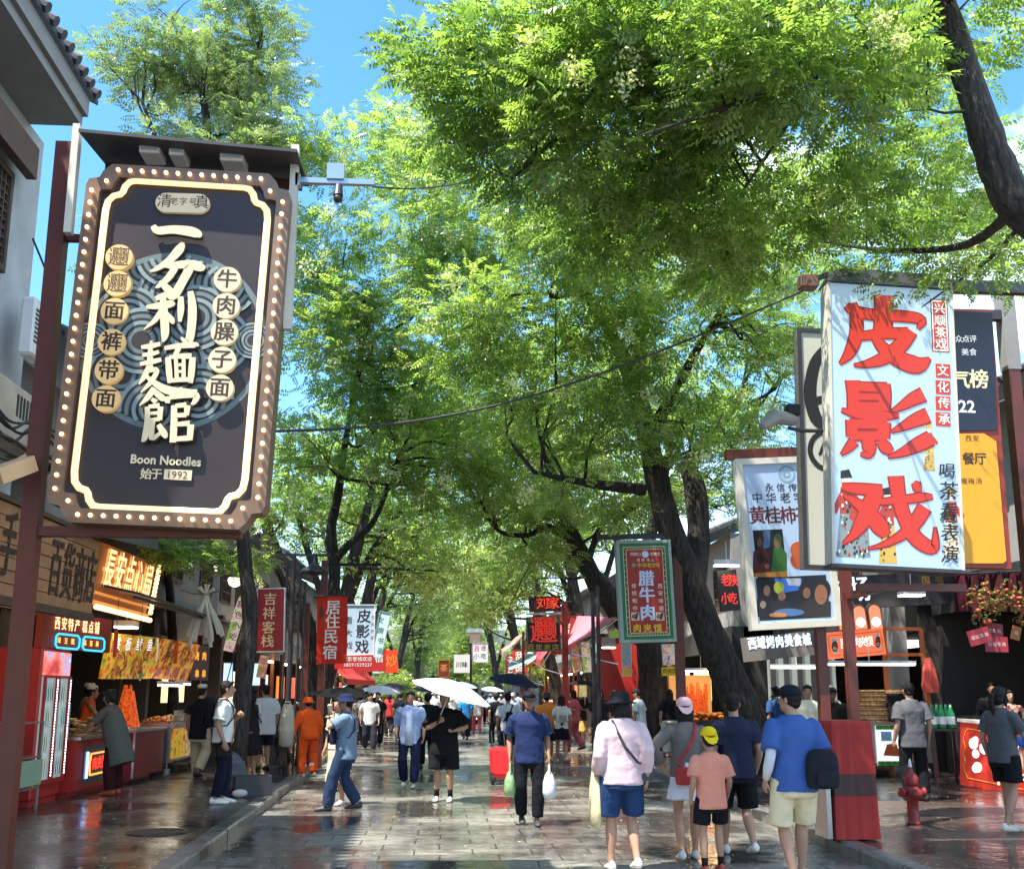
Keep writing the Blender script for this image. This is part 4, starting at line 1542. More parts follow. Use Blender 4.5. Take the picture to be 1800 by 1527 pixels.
# small camera arm out of the right end of the canopy
am = thing('camera_arm', 'grey street camera bracket reaching right from the end of the noodle sign canopy', 'camera', PY(585, 318, 8.62))
o0 = am.location
mb = MB().m(m_steel)
a, b, c = PY(522, 296, 8.62), PY(528, 318, 8.62), PY(658, 322, 8.62)
mb.bar(b, c, .05)
mb.bar(PY(520, 318, 8.62), b, .08, .12)
mb.box(tuple(PY(585, 318, 8.62) - Vector((.05, .05, 0))), tuple(PY(606, 292, 8.62) + Vector((0, .05, 0))))
mb.build('arm', am, world=True)
mb = MB().m(m_dark)
p = PY(595, 338, 8.58)
mb.tube([p + Vector((0, 0, .06)), p + Vector((0, -.02, -.05))], [.035, .045], n=12)
mb.ball(p + Vector((0, -.02, -.07)), .042, 12, 8)
mb.build('dome_camera', am, world=True)

# ------------------------------------------------ shadow play sign on the right
m_blue = M('pale_blue_lightbox', (0.34, 0.46, 0.56), rough=.4, var=.03, vs=.8, emit=(.5, .7, .95), es=.10)
m_rd = PT('C8321E', .45, .06)
m_rdd = PT('8F1E14', .45, .0)
m_blk = PT('15120F', .5, .0)
S = Sign('shadow_play_sign', 'tall pale blue hanging sign with three huge red characters and puppet pictures', 'shop sign',
  [(1455, 496, 10.4), (1672, 512, 10.4), (1692, 1000, 10.4), (1468, 990, 10.4)])
mb = MB().m(m_blue)
mb.box((-S.w / 2, 0, -S.h / 2), (S.w / 2, .2, S.h / 2))
mb.build('panel', S.root)
mb = MB().m(m_cream)
mb.box((-S.w / 2 - .02, -.012, -S.h / 2 - .01), (-S.w / 2 + .012, .21, S.h / 2 + .01))
mb.box((S.w / 2 - .01, -.008, -S.h / 2 - .01), (S.w / 2 + .02, .21, S.h / 2 + .01))
mb.m(m_dark)
mb.box((-S.w / 2 - .04, -.03, -S.h / 2 - .045), (S.w / 2 + .025, .22, -S.h / 2 - .0105))
mb.build('frame', S.root)
mb = MB().m(m_dark)
w = S.w / 2
mb.add([(-w - .03, -.04, S.h / 2 + .01), (w + .02, -.04, S.h / 2 + .01), (w + .02, .12, S.h / 2 + .24), (-w + .08, .12, S.h / 2 + .24), (w + .02, .26, S.h / 2 + .01), (-w - .03, .26, S.h / 2 + .01)],
 [(0, 1, 2, 3), (3, 2, 4, 5), (0, 3, 5), (1, 4, 2), (0, 5, 4, 1)])
mb.build('hood', S.root)


def z1(L):
 return [[(1200 + a / 3, 400 + b / 3, w / 3) for a, b, w in s_] for s_ in L]


def z3(L):
 return [[(1400 + a / 4.3625, 850 + b / 4.3625, w / 4.3625) for a, b, w in s_] for s_ in L]


PI = z1([[(890, 400, 45), (915, 470, 60), (912, 570, 62), (880, 660, 50), (828, 720, 8)], [(862, 410, 30), (905, 440, 52), (1000, 460, 55), (1180, 470, 55), (1260, 490, 45), (1240, 535, 10)],
  [(1058, 358, 95), (1060, 450, 92), (1052, 560, 90)], [(930, 575, 40), (1060, 560, 50), (1190, 560, 60)], [(1205, 545, 62), (1150, 620, 70), (1060, 690, 60), (960, 722, 30), (900, 725, 6)],
  [(1000, 560, 30), (1060, 640, 62), (1150, 700, 84), (1240, 725, 84), (1305, 690, 8)]])
YING = z1([[(895, 805, 70), (900, 880, 62), (900, 965, 60)], [(880, 838, 45), (970, 842, 48), (1080, 845, 48)], [(1058, 825, 62), (1064, 880, 62), (1060, 965, 60)], [(900, 893, 34), (1060, 893, 36)],
  [(890, 942, 44), (1075, 946, 46)], [(835, 962, 14), (930, 985, 44), (1050, 992, 46), (1140, 992, 16)], [(960, 950, 30), (1000, 985, 40)], [(892, 1015, 60), (894, 1105, 56)],
  [(880, 1035, 48), (1080, 1038, 50)], [(1060, 1025, 66), (1056, 1110, 60)], [(890, 1098, 44), (1075, 1098, 46)], [(975, 1090, 60), (982, 1160, 64), (975, 1195, 40), (935, 1195, 8)],
  [(905, 1125, 50), (870, 1165, 34), (834, 1198, 6)], [(1035, 1125, 30), (1070, 1160, 60), (1105, 1185, 24)],
  [(1270, 880, 70), (1215, 905, 60), (1150, 945, 34), (1095, 972, 6)], [(1295, 990, 72), (1230, 1015, 62), (1160, 1050, 36), (1098, 1078, 6)], [(1310, 1110, 72), (1240, 1145, 66), (1160, 1185, 38), (1080, 1212, 6)]])
XI = z3([[(345, 20, 40), (430, 35, 70), (560, 45, 78), (660, 50, 70)], [(615, 40, 100), (570, 160, 120), (500, 300, 100), (430, 400, 50), (355, 460, 8)], [(365, 95, 14), (450, 140, 60), (560, 230, 100), (640, 330, 120), (690, 400, 60)],
  [(640, 140, 40), (800, 125, 52), (960, 105, 58), (1045, 100, 20)], [(760, -60, 110), (780, 80, 100), (820, 240, 100), (900, 400, 105), (1000, 480, 95), (1060, 480, 60), (1062, 330, 10)],
  [(985, 180, 100), (900, 310, 90), (800, 400, 62), (660, 470, 30), (545, 498, 6)], [(895, -10, 30), (930, 25, 78), (960, 30, 40)]])
for L in (PI, YING, XI):
 mb = MB()
 for w_, m_, dy in ((5.0, m_rdd, -.0045), (0.0, m_rd, -.006)):
  mb.m(m_)
  for k, s_ in enumerate(L):
   mb.brush([(*S.loc(a, b), (w + w_) * S.sc) for a, b, w in s_], dy - k * .00008)
 mb.build('red_character', S.root)
# red seals and small writing
mb = MB().m(m_rdd)
S.rect(mb, 1635, 525, 1669, 620, -.002)
mb.m(PT('F2EDE2', .5, 0))
S.rect(mb, 1637, 527, 1667, 618, -.0028)
mb.m(m_rd)
S.rect(mb, 1639, 530, 1665, 615, -.0036)
for py in (652, 681, 709, 737):
 S.rect(mb, 1644, py - 13, 1671, py + 13, -.003)
mb.m(PT('F2EDE2', .5, 0))
for c, px, py in zip('兴顺茶戏', (1651, 1652, 1653, 1654), (543, 564, 585, 605)):
 S.ch(mb, c, px, py, 20, -.006, bold=.02)
for c, py in zip('文化传承', (652, 681, 709, 737)):
 S.ch(mb, c, 1657 + (py - 652) * .03, py, 20, -.006, bold=.012)
mb.build('seal_lettering', S.root)
mb = MB().m(m_blk)
for c, px, py, sz in (('喝', 1664, 829, 28), ('茶', 1667, 864, 32), ('看', 1667, 900, 30), ('表', 1669, 937, 30), ('演', 1669, 975, 30)):
 S.ch(mb, c, px, py, sz, -.012, bold=.008, shear=.12)
mb.build('black_lettering', S.root)
# leather puppets printed behind the writing: small patterned robed figures
rs = random.Random(4)
mb = MB()
cols = [PT('20211F', .5), PT('B23A2A', .5), PT('C9A24A', .5), PT('4E6B57', .5), PT('7E8B8C', .5), PT('E3DCC2', .5)]


def puppet(S, mb, px, py, h, seed):
 """a robed puppet: head with headdress, sash, sleeves and skirt in cut-leather pattern"""
 rs = random.Random(seed)
 y = -.0012 - seed * .00035
 def poly(l, m, dy):
  mb.m(m)
  mb.flat([S.loc(px + a * h, py + b * h) for a, b in l], y - dy * .2)
 robe = cols[4] if seed < 3 else cols[2] if seed != 5 else cols[5]
 poly([(-.05, -.48), (.04, -.48), (.05, -.39), (-.04, -.37)], cols[5], 0)
 poly([(-.07, -.55), (.03, -.57), (.07, -.47), (-.07, -.46)], cols[0] if seed < 4 else cols[2], .0004)
 poly([(-.07, -.36), (.07, -.36), (.09, -.05), (-.08, -.05)], cols[1] if seed != 2 else cols[2], .0002)
 poly([(.06, -.34), (.2, -.16), (.17, -.1), (.06, -.2)], cols[1], .0005)
 poly([(-.06, -.34), (-.17, -.1), (-.12, -.04), (-.05, -.2)], cols[1] if seed < 5 else cols[3], .0005)
 poly([(-.08, -.05), (.09, -.05), (.13, .46), (-.12, .46)], robe, .0003)
 for i in range(46):
  b = rs.uniform(-.34, .45)
  wd = .06 + max(0, b) * .12
  a = rs.uniform(-wd, wd)
  r = rs.uniform(.008, .022)
  mb.m(rs.choice([cols[0], cols[0], cols[5], cols[1], cols[3]] if seed < 4 else [cols[2], cols[5], cols[1], cols[3]]))
  mb.flat([S.loc(px + (a + r * math.cos(t)) * h, py + (b + r * 1.6 * math.sin(t)) * h) for t in (0, 1.2, 2.4, 3.7, 5)], y - .00015 - i * .000003)


for i, q in enumerate(((1488, 910, 150, 1), (1514, 922, 125, 2), (1560, 930, 130, 3), (1672, 925, 120, 5), (1633, 790, 80, 6))):
 mb = MB()
 puppet(S, mb, *q)
 mb.build('puppet_print', S.root)
SP_Z = S.o.z

rp = thing('sign_post', 'red brown square post standing behind the red draped bin and carrying the shadow play sign', 'post', (4.62, 11.75, .12))
a = PY(1497, 1200, 11.75)
mb = MB().m(m_redpost)
mb.box((a.x - .055, 11.69, .12), (a.x + .055, 11.80, 5.95))
mb.build('pole', rp, world=True)
mb = MB().m(m_dark)
b = PY(1672, 500, 10.75)
mb.box((a.x - .3, 10.7, b.z - .1), (a.x + 2.6, 10.8, b.z + .04))
mb.box((a.x - .05, 10.81, b.z - .08), (a.x + .05, 11.68, b.z + .02))
mb.build('cross_beam', rp, world=True)
mb = MB().m(m_redpost)
mb.box((a.x - .3, 10.66, 2.72), (a.x + .9, 10.72, 2.80))
mb.build('bracket', rp, world=True)
mb = MB().m(m_redpost)
mb.box((a.x - .04, 10.73, 2.72), (a.x + .04, 11.67, 2.80))
mb.build('bracket', rp, world=True)

# ball-head camera and box on the left edge of the blue sign
cm = thing('security_camera', 'grey street camera with black lamp box on an arm left of the shadow play sign', 'camera', PY(1400, 745, 10.6))
mb = MB().m(m_dark)
mb.tube([PY(1458, 757, 10.6), PY(1410, 757, 10.6), PY(1385, 752, 10.6)], .022, n=8)
mb.build('arm', cm, world=True)
mb = MB().m(M('camera_grey', (.22, .21, .20), rough=.5))
mb.tube([PY(1392, 738, 10.6), PY(1362, 732, 10.5), PY(1342, 748, 10.4)], [.07, .085, .05], n=12, round_cap=True)
mb.build('housing', cm, world=True)
mb = MB().m(m_black)
p = PY(1393, 722, 10.6)
mb.box(tuple(p - Vector((.075, .06, .06))), tuple(p + Vector((.075, .06, .07))), bev=.015)
mb.build('lamp', cm, world=True)
cb = thing('junction_box', 'brown box lamp fixed to the top left corner of the shadow play sign', 'lamp', PY(1420, 496, 10.5))
mb = MB().m(M('brown_box', (.16, .08, .06), rough=.5))
p = PY(1420, 497, 10.5)
mb.box(tuple(p - Vector((.10, .08, .075))), tuple(p + Vector((.10, .08, .075))), bev=.012)
mb.build('housing', cb, world=True)
mb = MB().m(m_dark)
mb.bar(PY(1436, 490, 10.5), PY(1456, 482, 10.5), .05)
mb.build('bracket', cb, world=True)

# ------------------------------------------------ cream sign with a half hidden round face outline
S = Sign('cream_sign', 'cream sign half hidden behind the shadow play sign, with thick black arcs', 'shop sign',
  [(1398, 573, 12.3), (1600, 590, 12.3), (1612, 1002, 12.3), (1416, 1003, 12.3)])
mb = MB().m(M('cream_sheet', (.48, .46, .37), rough=.5, var=.06))
mb.box((-S.w / 2, 0, -S.h / 2), (S.w / 2, .14, S.h / 2))
mb.build('panel', S.root)
mb = MB().m(m_dark)
S.frame(mb, .05, -.02, .15)
mb.build('frame', S.root)
mb = MB().m(m_blk)
for i, s_ in enumerate(([(1452, 610, 14), (1432, 640, 20), (1424, 690, 22), (1434, 735, 22), (1456, 752, 18)], [(1426, 708, 14), (1446, 702, 14), (1470, 700, 14)],
      [(1462, 752, 9), (1432, 768, 9), (1424, 795, 9), (1440, 820, 9), (1470, 828, 9)], [(1440, 800, 4), (1450, 780, 9), (1452, 770, 3)])):
 mb.brush([(*S.loc(a, b), w * S.sc) for a, b, w in s_], -.003 - .0006 * i)
mb.build('black_arcs', S.root)

# ------------------------------------------------ persimmon cake sign with two photos
S = Sign('photo_menu_sign', 'pale blue sign with black writing, two photographs of people and a persimmon cake', 'shop sign',
  [(1292, 808, 14.4), (1452, 800, 14.4), (1474, 1100, 14.4), (1322, 1107, 14.4)])
mb = MB().m(M('sky_blue_print', (.32, .43, .58), rough=.4, var=.04, emit=(.5, .68, .9), es=.05))
mb.box((-S.w / 2 + .01, 0, -S.h / 2 + .01), (S.w / 2 - .01, .16, S.h / 2 - .01))
mb.build('panel', S.root)
mb = MB().m(m_cream)
S.frame(mb, .09, -.035, .17)
mb.build('frame', S.root)
mb = MB().m(PT('2A211F', .5, 0))
for t, py, xs, sz in (('永信传统', 857, (1352, 1372, 1393, 1413), 15), ('中华老字', 875, (1331, 1355, 1380, 1404), 19)):
 for c, px in zip(t, xs):
  S.ch(mb, c, px, py, sz, -.004, bold=.006)
mb.m(PT('5A1712', .5, 0))
for c, px in zip('黄桂柿子', (1331, 1358, 1385, 1411)):
 S.ch(mb, c, px, 906, 28, -.004, bold=.018, sz=1.1)
mb.m(PT('7FA4B0', .5, 0))
x, z = S.loc(1383, 833)
mb.ring(x, z, 12 * S.sc, 15 * S.sc, -.004, 30)
mb.ring(x, z, 4 * S.sc, 6 * S.sc, -.004, 20)
mb.build('lettering', S.root)


def photo(S, name, rc, bg, shapes, y=-.003):
 """a printed photograph: background and flat shapes in 0..1 units of its rectangle"""
 x0, y0, x1, y1 = rc
 mb = MB().m(PT(bg, .4, .2))
 S.rect(mb, x0, y0, x1, y1, y)
 for i, (c, kind, *a) in enumerate(shapes):
  mb.m(PT(c, .4, .12))
  yy = y - .0012 - i * .0003
  if kind == 'e':
   cx, cy, rx, ry = a
   p = [(cx + rx * math.cos(t), cy + ry * math.sin(t)) for t in np.linspace(0, TAU, 17)[:-1]]
  else:
   p = a[0]
  mb.flat([S.loc(x0 + min(max(u, 0), 1) * (x1 - x0), y0 + min(max(v, 0), 1) * (y1 - y0)) for u, v in p], yy)
 return mb.build(name, S.root)


photo(S, 'photograph', (1323, 932, 1384, 1014), '1B1C24', [('3E5B80', 'p', [(.3, 0), (.5, 0), (.5, .35), (.3, .4)]), ('4A1414', 'p', [(.02, .45), (.3, .36), (.46, .5), (.5, 1), (0, 1)]),
 ('22181A', 'e', .2, .2, .12, .16), ('6A4336', 'e', .2, .26, .07, .1), ('2E5A26', 'p', [(.6, .38), (.8, .32), (.98, .5), (.98, .95), (.52, .95)]), ('3E5C2C', 'e', .72, .24, .12, .17),
 ('7A5240', 'e', .7, .28, .06, .09), ('9A6C30', 'p', [(.02, .92), (.98, .87), (.98, 1), (.02, 1)]), ('7A5240', 'e', .42, .76, .07, .05), ('120F12', 'e', .22, .6, .1, .12)])
photo(S, 'photograph', (1328, 1016, 1460, 1084), '101420', [('2C5FB0', 'p', [(.25, 0), (.62, 0), (.6, .3), (.3, .4)]), ('9AA4B4', 'p', [(.4, 0), (.6, 0), (.6, .2), (.44, .18)]), ('1D1A22', 'p', [(.02, .5), (.12, .3), (.25, .5), (.3, 1), (.02, 1)]),
 ('8A6454', 'e', .15, .32, .045, .14), ('8E9A3A', 'e', .31, .24, .07, .16), ('232029', 'p', [(.22, .65), (.34, .45), (.46, .7), (.46, 1), (.22, 1)]), ('7E5A4A', 'e', .35, .46, .05, .12),
 ('1B1512', 'e', .66, .32, .09, .22), ('785444', 'e', .68, .38, .05, .14), ('28201A', 'p', [(.58, .7), (.75, .5), (1, .6), (1, 1), (.6, 1)]), ('1A120F', 'e', .88, .3, .12, .3), ('8E5C40', 'e', .87, .42, .085, .26),
 ('7A4B38', 'p', [(.82, .52), (.92, .5), (.9, .56)]), ('4C6F9C', 'e', .45, .88, .2, .1), ('B5794A', 'e', .3, .95, .12, .07), ('8E8068', 'e', .1, .68, .04, .1)])
mb = MB().m(PT('B5542A', .5, .2))
for px, py in ((1403, 966), (1403, 985)):
 x, z = S.loc(px, py)
 mb.disc(x, z, 14 * S.sc, -.006 if py < 980 else -.005, -.001, 22)
mb.build('persimmon_print', S.root)
pp = thing('sign_post', 'dark post and arm holding the photo menu sign near the forked trunk', 'post', PG(1290, 1330, .12))
a = PY(1462, 1110, 14.7)
mb = MB().m(m_redpost)
mb.bar(PY(1275, 800, 14.7), PY(1460, 792, 14.7), .10, .14)
mb.build('arm', pp, world=True)
mb = MB().m(m_redpost)
mb.box((5.38, 14.62, .12), (5.52, 14.76, 5.2))
mb.build('pole', pp, world=True)

# ------------------------------------------------ navy and orange restaurant sign at the right edge
S = Sign('restaurant_sign', 'navy over orange restaurant sign with cut corners behind the shadow play sign', 'shop sign',
  [(1600, 540, 13.0), (1744, 548, 13.0), (1778, 998, 13.0), (1625, 996, 13.0)])
mb = MB().m(PT('8E2A12', .5))
mb.box((-S.w / 2, 0, -S.h / 2), (S.w / 2, .15, S.h / 2))
mb.build('panel', S.root)
mb = MB().m(PT('131A2C', .4))
mb.prism(S.pts([(1600, 543), (1743, 550), (1752, 756), (1610, 760)]), -.02, -.001)
mb.build('navy_panel', S.root)
mb = MB().m(PT('E09A10', .45, .06))
mb.prism(S.pts([(1612, 764), (1728, 762), (1750, 776), (1768, 985), (1762, 990), (1622, 990)]), -.018, -.001)
mb.build('orange_panel', S.root)
mb = MB().m(PT('D9DCE0', .5, 0))
for t, py, xs, sz in (('众点评', 597, (1684, 1696, 1709), 13), ('美食', 620, (1695, 1709), 13)):
 for c, px in zip(t, xs):
  S.ch(mb, c, px, py, sz, -.024)
mb.m(PT('E9DFA8', .5, 0))
for c, px in zip('气榜', (1686, 1719)):
 S.ch(mb, c, px, 668, 33, -.024, bold=.022)
mb.m(PT('E6E6E6', .5, 0))
x, z = S.loc(1698, 715)
mb.line('22', x, z, 30 * S.sc, -.024, bold=.02)
mb.m(PT('2A1508', .5, 0))
for t, py, xs, sz in (('西安', 771, (1701, 1714), 11), ('餐厅', 807, (1701, 1722), 21), ('暖梅汤', 846, (1694, 1706, 1719), 11)):
 for c, px in zip(t, xs):
  S.ch(mb, c, px, py, sz, -.022, bold=.012 if sz > 15 else .004)
S.rect(mb, 1690, 825, 1732, 826.5, -.0215)
mb.build('lettering', S.root)
p5 = thing('sign_post', 'grey and red steel post beside the navy and orange restaurant sign', 'post', (7.2, 13.4, .12))
a = PY(1776, 640, 13.3)
mb = MB().m(m_grey_plaster)
mb.box((a.x - .1, 13.2, a.z - .1), (a.x + .1, 13.4, PY(1776, 515, 13.3).z))
mb.build('upper_post', p5, world=True)
mb = MB().m(m_redpost)
mb.box((a.x - .085, 13.21, .12), (a.x + .085, 13.39, a.z - .102))
mb.build('pole', p5, world=True)
mb = MB().m(m_dark)
b = PY(1690, 556, 13.2)
mb.box((b.x - .7, 13.22, b.z - .02), (a.x - .102, 13.34, b.z + .12))
mb.build('cross_beam', p5, world=True)

# ------------------------------------------------ green framed dried beef sign
S = Sign('meat_shop_sign', 'green framed red sign with white and yellow characters beside the leaning trunk', 'shop sign',
  [(1079, 950, 19.2), (1180, 948, 19.2), (1189, 1127, 19.2), (1096, 1130, 19.2)])
mb = MB().m(M('grey_green_box', (.30, .36, .32), rough=.5))
mb.box((-S.w / 2, .0, -S.h / 2), (S.w / 2, .25, S.h / 2))
mb.build('panel', S.root)
mb = MB()
for i, (k, c) in enumerate(((.055, '1F6E43'), (.115, 'E6D9B5'), (.125, '2E4A30'), (.165, 'E6D9B5'), (.175, 'A32A1E'))):
 mb.m(PT(c, .5, .05))
 a = k * S.w
 w, h = S.w / 2 - a, S.h / 2 - a
 mb.flat([(-w, -h), (w, -h), (w, h), (-w, h)], -.002 - .002 * i)
rs = random.Random(2)
mb.m(PT('D8B65A', .5, 0))
for k in range(60):
 t = k / 60 * 4
 e = .145 * S.w
 w, h = S.w / 2 - e, S.h / 2 - e
 x, z = [(-w + 2 * w * (t % 1), h), (w, h - 2 * h * (t % 1)), (w - 2 * w * (t % 1), -h), (-w, -h + 2 * h * (t % 1))][int(t)]
 mb.flat([(x - .016, z), (x, z - .016), (x + .016, z), (x, z + .016)], -.0072)
mb.build('printed_border', S.root)
mb = MB().m(PT('F0EBDD', .5, 0))
yy = -.014
for c, px in zip('桥梓口老贾家', (1111, 1117, 1123, 1145, 1151, 1157)):
 S.ch(mb, c, px, 974, 6.5, yy)
for c, px in zip('老贾传人', (1122, 1130, 1139, 1147)):
 S.ch(mb, c, px, 984.5, 6, yy)
for c, py in zip('传统制作', (1030, 1042.5, 1056, 1069)):
 S.ch(mb, c, 1114 + (py - 1030) * .06, py, 8.5, yy)
for c, py in zip('西安味道', (1030, 1042.5, 1056, 1069)):
 S.ch(mb, c, 1160 + (py - 1030) * .06, py, 8.5, yy)
mb.m(PT('C9D6EE', .5, 0))
for c, py in zip('腊牛肉', (1017, 1046, 1077)):
 S.ch(mb, c, 1136 + (py - 1017) * .04, py, 27, yy, bold=.03)
x, z = S.loc(1134, 974)
mb.disc(x, z, 6 * S.sc, yy, -.011, 20)
mb.m(PT('E8C222', .5, 0))
for c, px in zip('中华老字号', (1124, 1133, 1141, 1149, 1156)):
 S.ch(mb, c, px, 993.5, 8, yy, bold=.012)
for c, px in zip('肉夹馍', (1120, 1138, 1156)):
 S.ch(mb, c, px, 1104, 14, yy, bold=.02)
mb.m(PT('39A06A', .5, 0))
x, z = S.loc(1114, 993)
mb.disc(x, z, 3.6 * S.sc, yy, -.011, 14)
mb.build('lettering', S.root)
for rc in ((1109, 1076, 1124, 1090), (1152, 1076, 1168, 1090)):
 photo(S, 'food_photograph', rc, 'C9BFA8', [('6E3A24', 'e', .4, .5, .3, .28), ('2A2020', 'p', [(.6, .1), (.9, .0), (.7, .9), (.5, .9)]), ('B4603C', 'e', .36, .45, .16, .15)], -.0125)
p6 = thing('sign_post', 'dark red post carrying the green framed meat sign', 'post', (6.0, 19.4, .12))
a = PY(1197, 1200, 19.4)
mb = MB().m(m_redpost)
mb.box((a.x - .08, 19.34, .12), (a.x + .08, 19.5, PY(1190, 930, 19.4).z))
mb.build('pole', p6, world=True)
mb = MB().m(m_dark)
mb.bar(PY(1050, 944, 19.34), PY(1192, 941, 19.34), .08, .1)
mb.build('arm', p6, world=True)

# ------------------------------------------------ red guesthouse board and cloth banner, left
S = Sign('guesthouse_board', 'flat maroon board with four gold characters beside the dark pavement tree', 'shop sign',
  [(456, 1034, 18.6), (503, 1032, 18.6), (499, 1146, 18.6), (444, 1146, 18.6)])
mb = MB().m(PT('9A1D1C', .5, .1))
mb.box((-S.w / 2, 0, -S.h / 2), (S.w / 2, .06, S.h / 2))
mb.build('panel', S.root)
mb = MB().m(m_cream)
S.frame(mb, .022, -.012, .065)
mb.build('frame', S.root)
mb = MB().m(PT('E8C58A', .5, 0))
for c, px, py in zip('吉祥客栈', (475, 473, 472, 470), (1053, 1078, 1103, 1127)):
 S.ch(mb, c, px, py, 22, -.004, bold=.010)
mb.build('lettering', S.root)
p7 = thing('lamp_post', 'thin black post with arm and hanging enamel lamp between the red board and banner', 'street lamp', (-3.3, 20.5, .12))
mb = MB().m(m_dark)
a = PY(512, 1100, 20.5)
top = PY(512, 975, 20.5)
mb.tube([(a.x, 20.5, .12), (a.x, 20.5, top.z)], [.06, .045], n=10)
mb.build('pole', p7, world=True)
mb = MB().m(m_dark)
mb.bar((a.x - .3, 20.5, top.z), (a.x + .7, 20.5, top.z), .05)
mb.build('arm', p7, world=True)
l = PY(553, 1000, 20.5)
mb = MB().m(m_dark)
mb.lathe((l.x, 20.5, l.z), [(.012, .28), (.05, .26), (.07, .12), (.10, .08), (.26, -.02), (.30, -.08), (.28, -.09), (.05, -.04)], 20)
mb.build('lamp_shade', p7, world=True, smooth=True)
mb = MB().m(m_dark)
for i, dx in enumerate((-.13, -.02, .11, .2)):
 mb.tube([(a.x + dx, 20.6 + .05 * i, .12), (a.x + dx * 1.05, 20.6 + .05 * i, top.z - .2 - .3 * (i % 2))], .022, n=6)
mb.build('conduit', p7, world=True)

S = Sign('cloth_banner', 'bright red cloth banner with four white characters hanging over the street edge', 'banner',
  [(558, 1050, 22.2), (614, 1046, 22.2), (606, 1167, 22.2), (555, 1165, 22.2)])
mb = MB().m(CL('D93B2C'))
vs, fs = [], []
NX, NZ = 9, 16
ban = lambda u, v: .03 * math.sin(u * 7 + v * 3) + .02 * math.sin(v * 9 - u * 4)
for i in range(NX + 1):
 for j in range(NZ + 1):
  u, v = i / NX, j / NZ
  x, z = S.uv(u, v)
  vs.append((x, ban(u, v), z))
for i in range(NX):
 for j in range(NZ):
  a = i * (NZ + 1) + j
  fs.append((a, a + 1, a + NZ + 2, a + NZ + 1))
vs2 = [(x, y + .008, z) for x, y, z in vs]
mb.add(vs, fs)
mb.add(vs2, [f[::-1] for f in fs])
mb.build('cloth', S.root, smooth=True)
mb = MB().m(PT('F4EFE6', .8, 0))
for c, px, py in zip('居住民宿', (586, 585, 582, 580), (1068, 1093, 1119, 1147)):
 S.ch(mb, c, px, py, 25, -.052, bold=.016)
mb.build('lettering', S.root)
mb = MB().m(m_dark)
mb.tube([S.W(-S.w / 2 - .05, S.h / 2 + .01) - S.o, S.W(S.w / 2 + .05, S.h / 2 + .01) - S.o], .02, n=6)
bb = mb.build('rod', None)
bb.parent = S.root
bb.rotation_euler = S.root.rotation_euler.to_matrix().inverted().to_euler()
pb = thing('black_arm', 'black horizontal pole reaching over the street above the red banner', 'pole', (-3.0, 22.3, .12))
mb = MB().m(m_black)
mb.bar(PY(575, 992, 22.3), PY(670, 992, 22.3), .06)
mb.build('bar', pb, world=True)
mb = MB().m(m_redpost)
a = PY(534, 1200, 22.3)
mb.box((a.x - .07, 22.24, .12), (a.x + .07, 22.38, PY(534, 1060, 22.3).z))
mb.build('post', pb, world=True)
mb = MB().m(m_redpost)
a = PY(564, 1200, 22.3)
mb.box((a.x - .07, 22.24, .12), (a.x + .07, 22.38, PY(564, 985, 22.3).z))
mb.build('post', pb, world=True)


# ------------------------------------------------ smaller signs farther on
def plain_sign(name, label, corners, bg, rows, frame=None, thick=.1, yoff=-.004, emit=0, extra=None):
 S = Sign(name, label, 'shop sign', corners)
 mb = MB().m(PT(bg, .45, .08) if not emit else M('lit_%s_%.1f' % (bg, emit), srgb(bg), rough=.4, var=.05, emit=srgb(bg), es=emit))
 mb.box((-S.w / 2, 0, -S.h / 2), (S.w / 2, thick, S.h / 2))
 mb.build('panel', S.root)
 if frame:
  mb = MB().m(PT(frame, .5, .1))
  S.frame(mb, max(.02, .035 * S.w), -.02, thick + .01)
  mb.build('frame', S.root)
 mb = MB()
 for k, (t, x0, y0, dx, dy, sz, col, bold, *g) in enumerate(rows):
  mb.m(PT(col, .5, 0) if not g else GLOW(col, g[0]))
  for i, c in enumerate(t):
   S.ch(mb, c, x0 + dx * i, y0 + dy * i, sz, yoff - .0005 * k, bold=bold)
 if rows:
  mb.build('lettering', S.root)
 return S


plain_sign('shadow_play_board', 'pale blue board with brush characters above a red phone number sign', [(608, 1062, 25.5), (662, 1062, 25.5), (656, 1152, 25.5), (606, 1152, 25.5)], 'B9CFE6',
  [('皮影戏', 640, 1083, -2, 27, 24, '1C1A1A', .012), ('文化传承', 656, 1085, -.4, 12, 7, '9A2A22', 0), ('看大戏', 613, 1090, 0, 22, 13, '24211F', 0)], 'D8DCDC')
plain_sign('phone_number_sign', 'red sign with white phone number under the pale blue board', [(590, 1152, 25.4), (657, 1151, 25.4), (655, 1172, 25.4), (586, 1176, 25.4)], 'C0242A',
  [('皮影客栈欢迎', 607, 1158, 8.5, 0, 8, 'F2EDE6', .01), ('58291529237', 606, 1168, 4.6, 0, 8, 'F2EDE6', .005)], None)
plain_sign('far_hostel_sign', 'small red sign with a white hostel character beside the orange board', [(628, 1140, 30), (678, 1140, 30), (678, 1178, 30), (622, 1182, 30)], 'B82A2A',
  [('民宿', 642, 1157, 24, 0, 15, 'F0E8E0', .01)], None)
plain_sign('tall_teal_board', 'narrow white and teal board standing behind the red phone sign', [(661, 1070, 29), (681, 1078, 29), (677, 1156, 29), (657, 1156, 29)], 'CFE3E4', [('文房书画', 669, 1090, 0, 18, 11, '3C7F86', .01)], '7FB7BA')
plain_sign('orange_board', 'orange red board with faint character right of the red hostel sign', [(677, 1143, 31), (700, 1141, 31), (698, 1181, 31), (675, 1183, 31)], 'E2481C', [('炒', 688, 1161, 0, 0, 22, 'F08A3A', .01)], None)
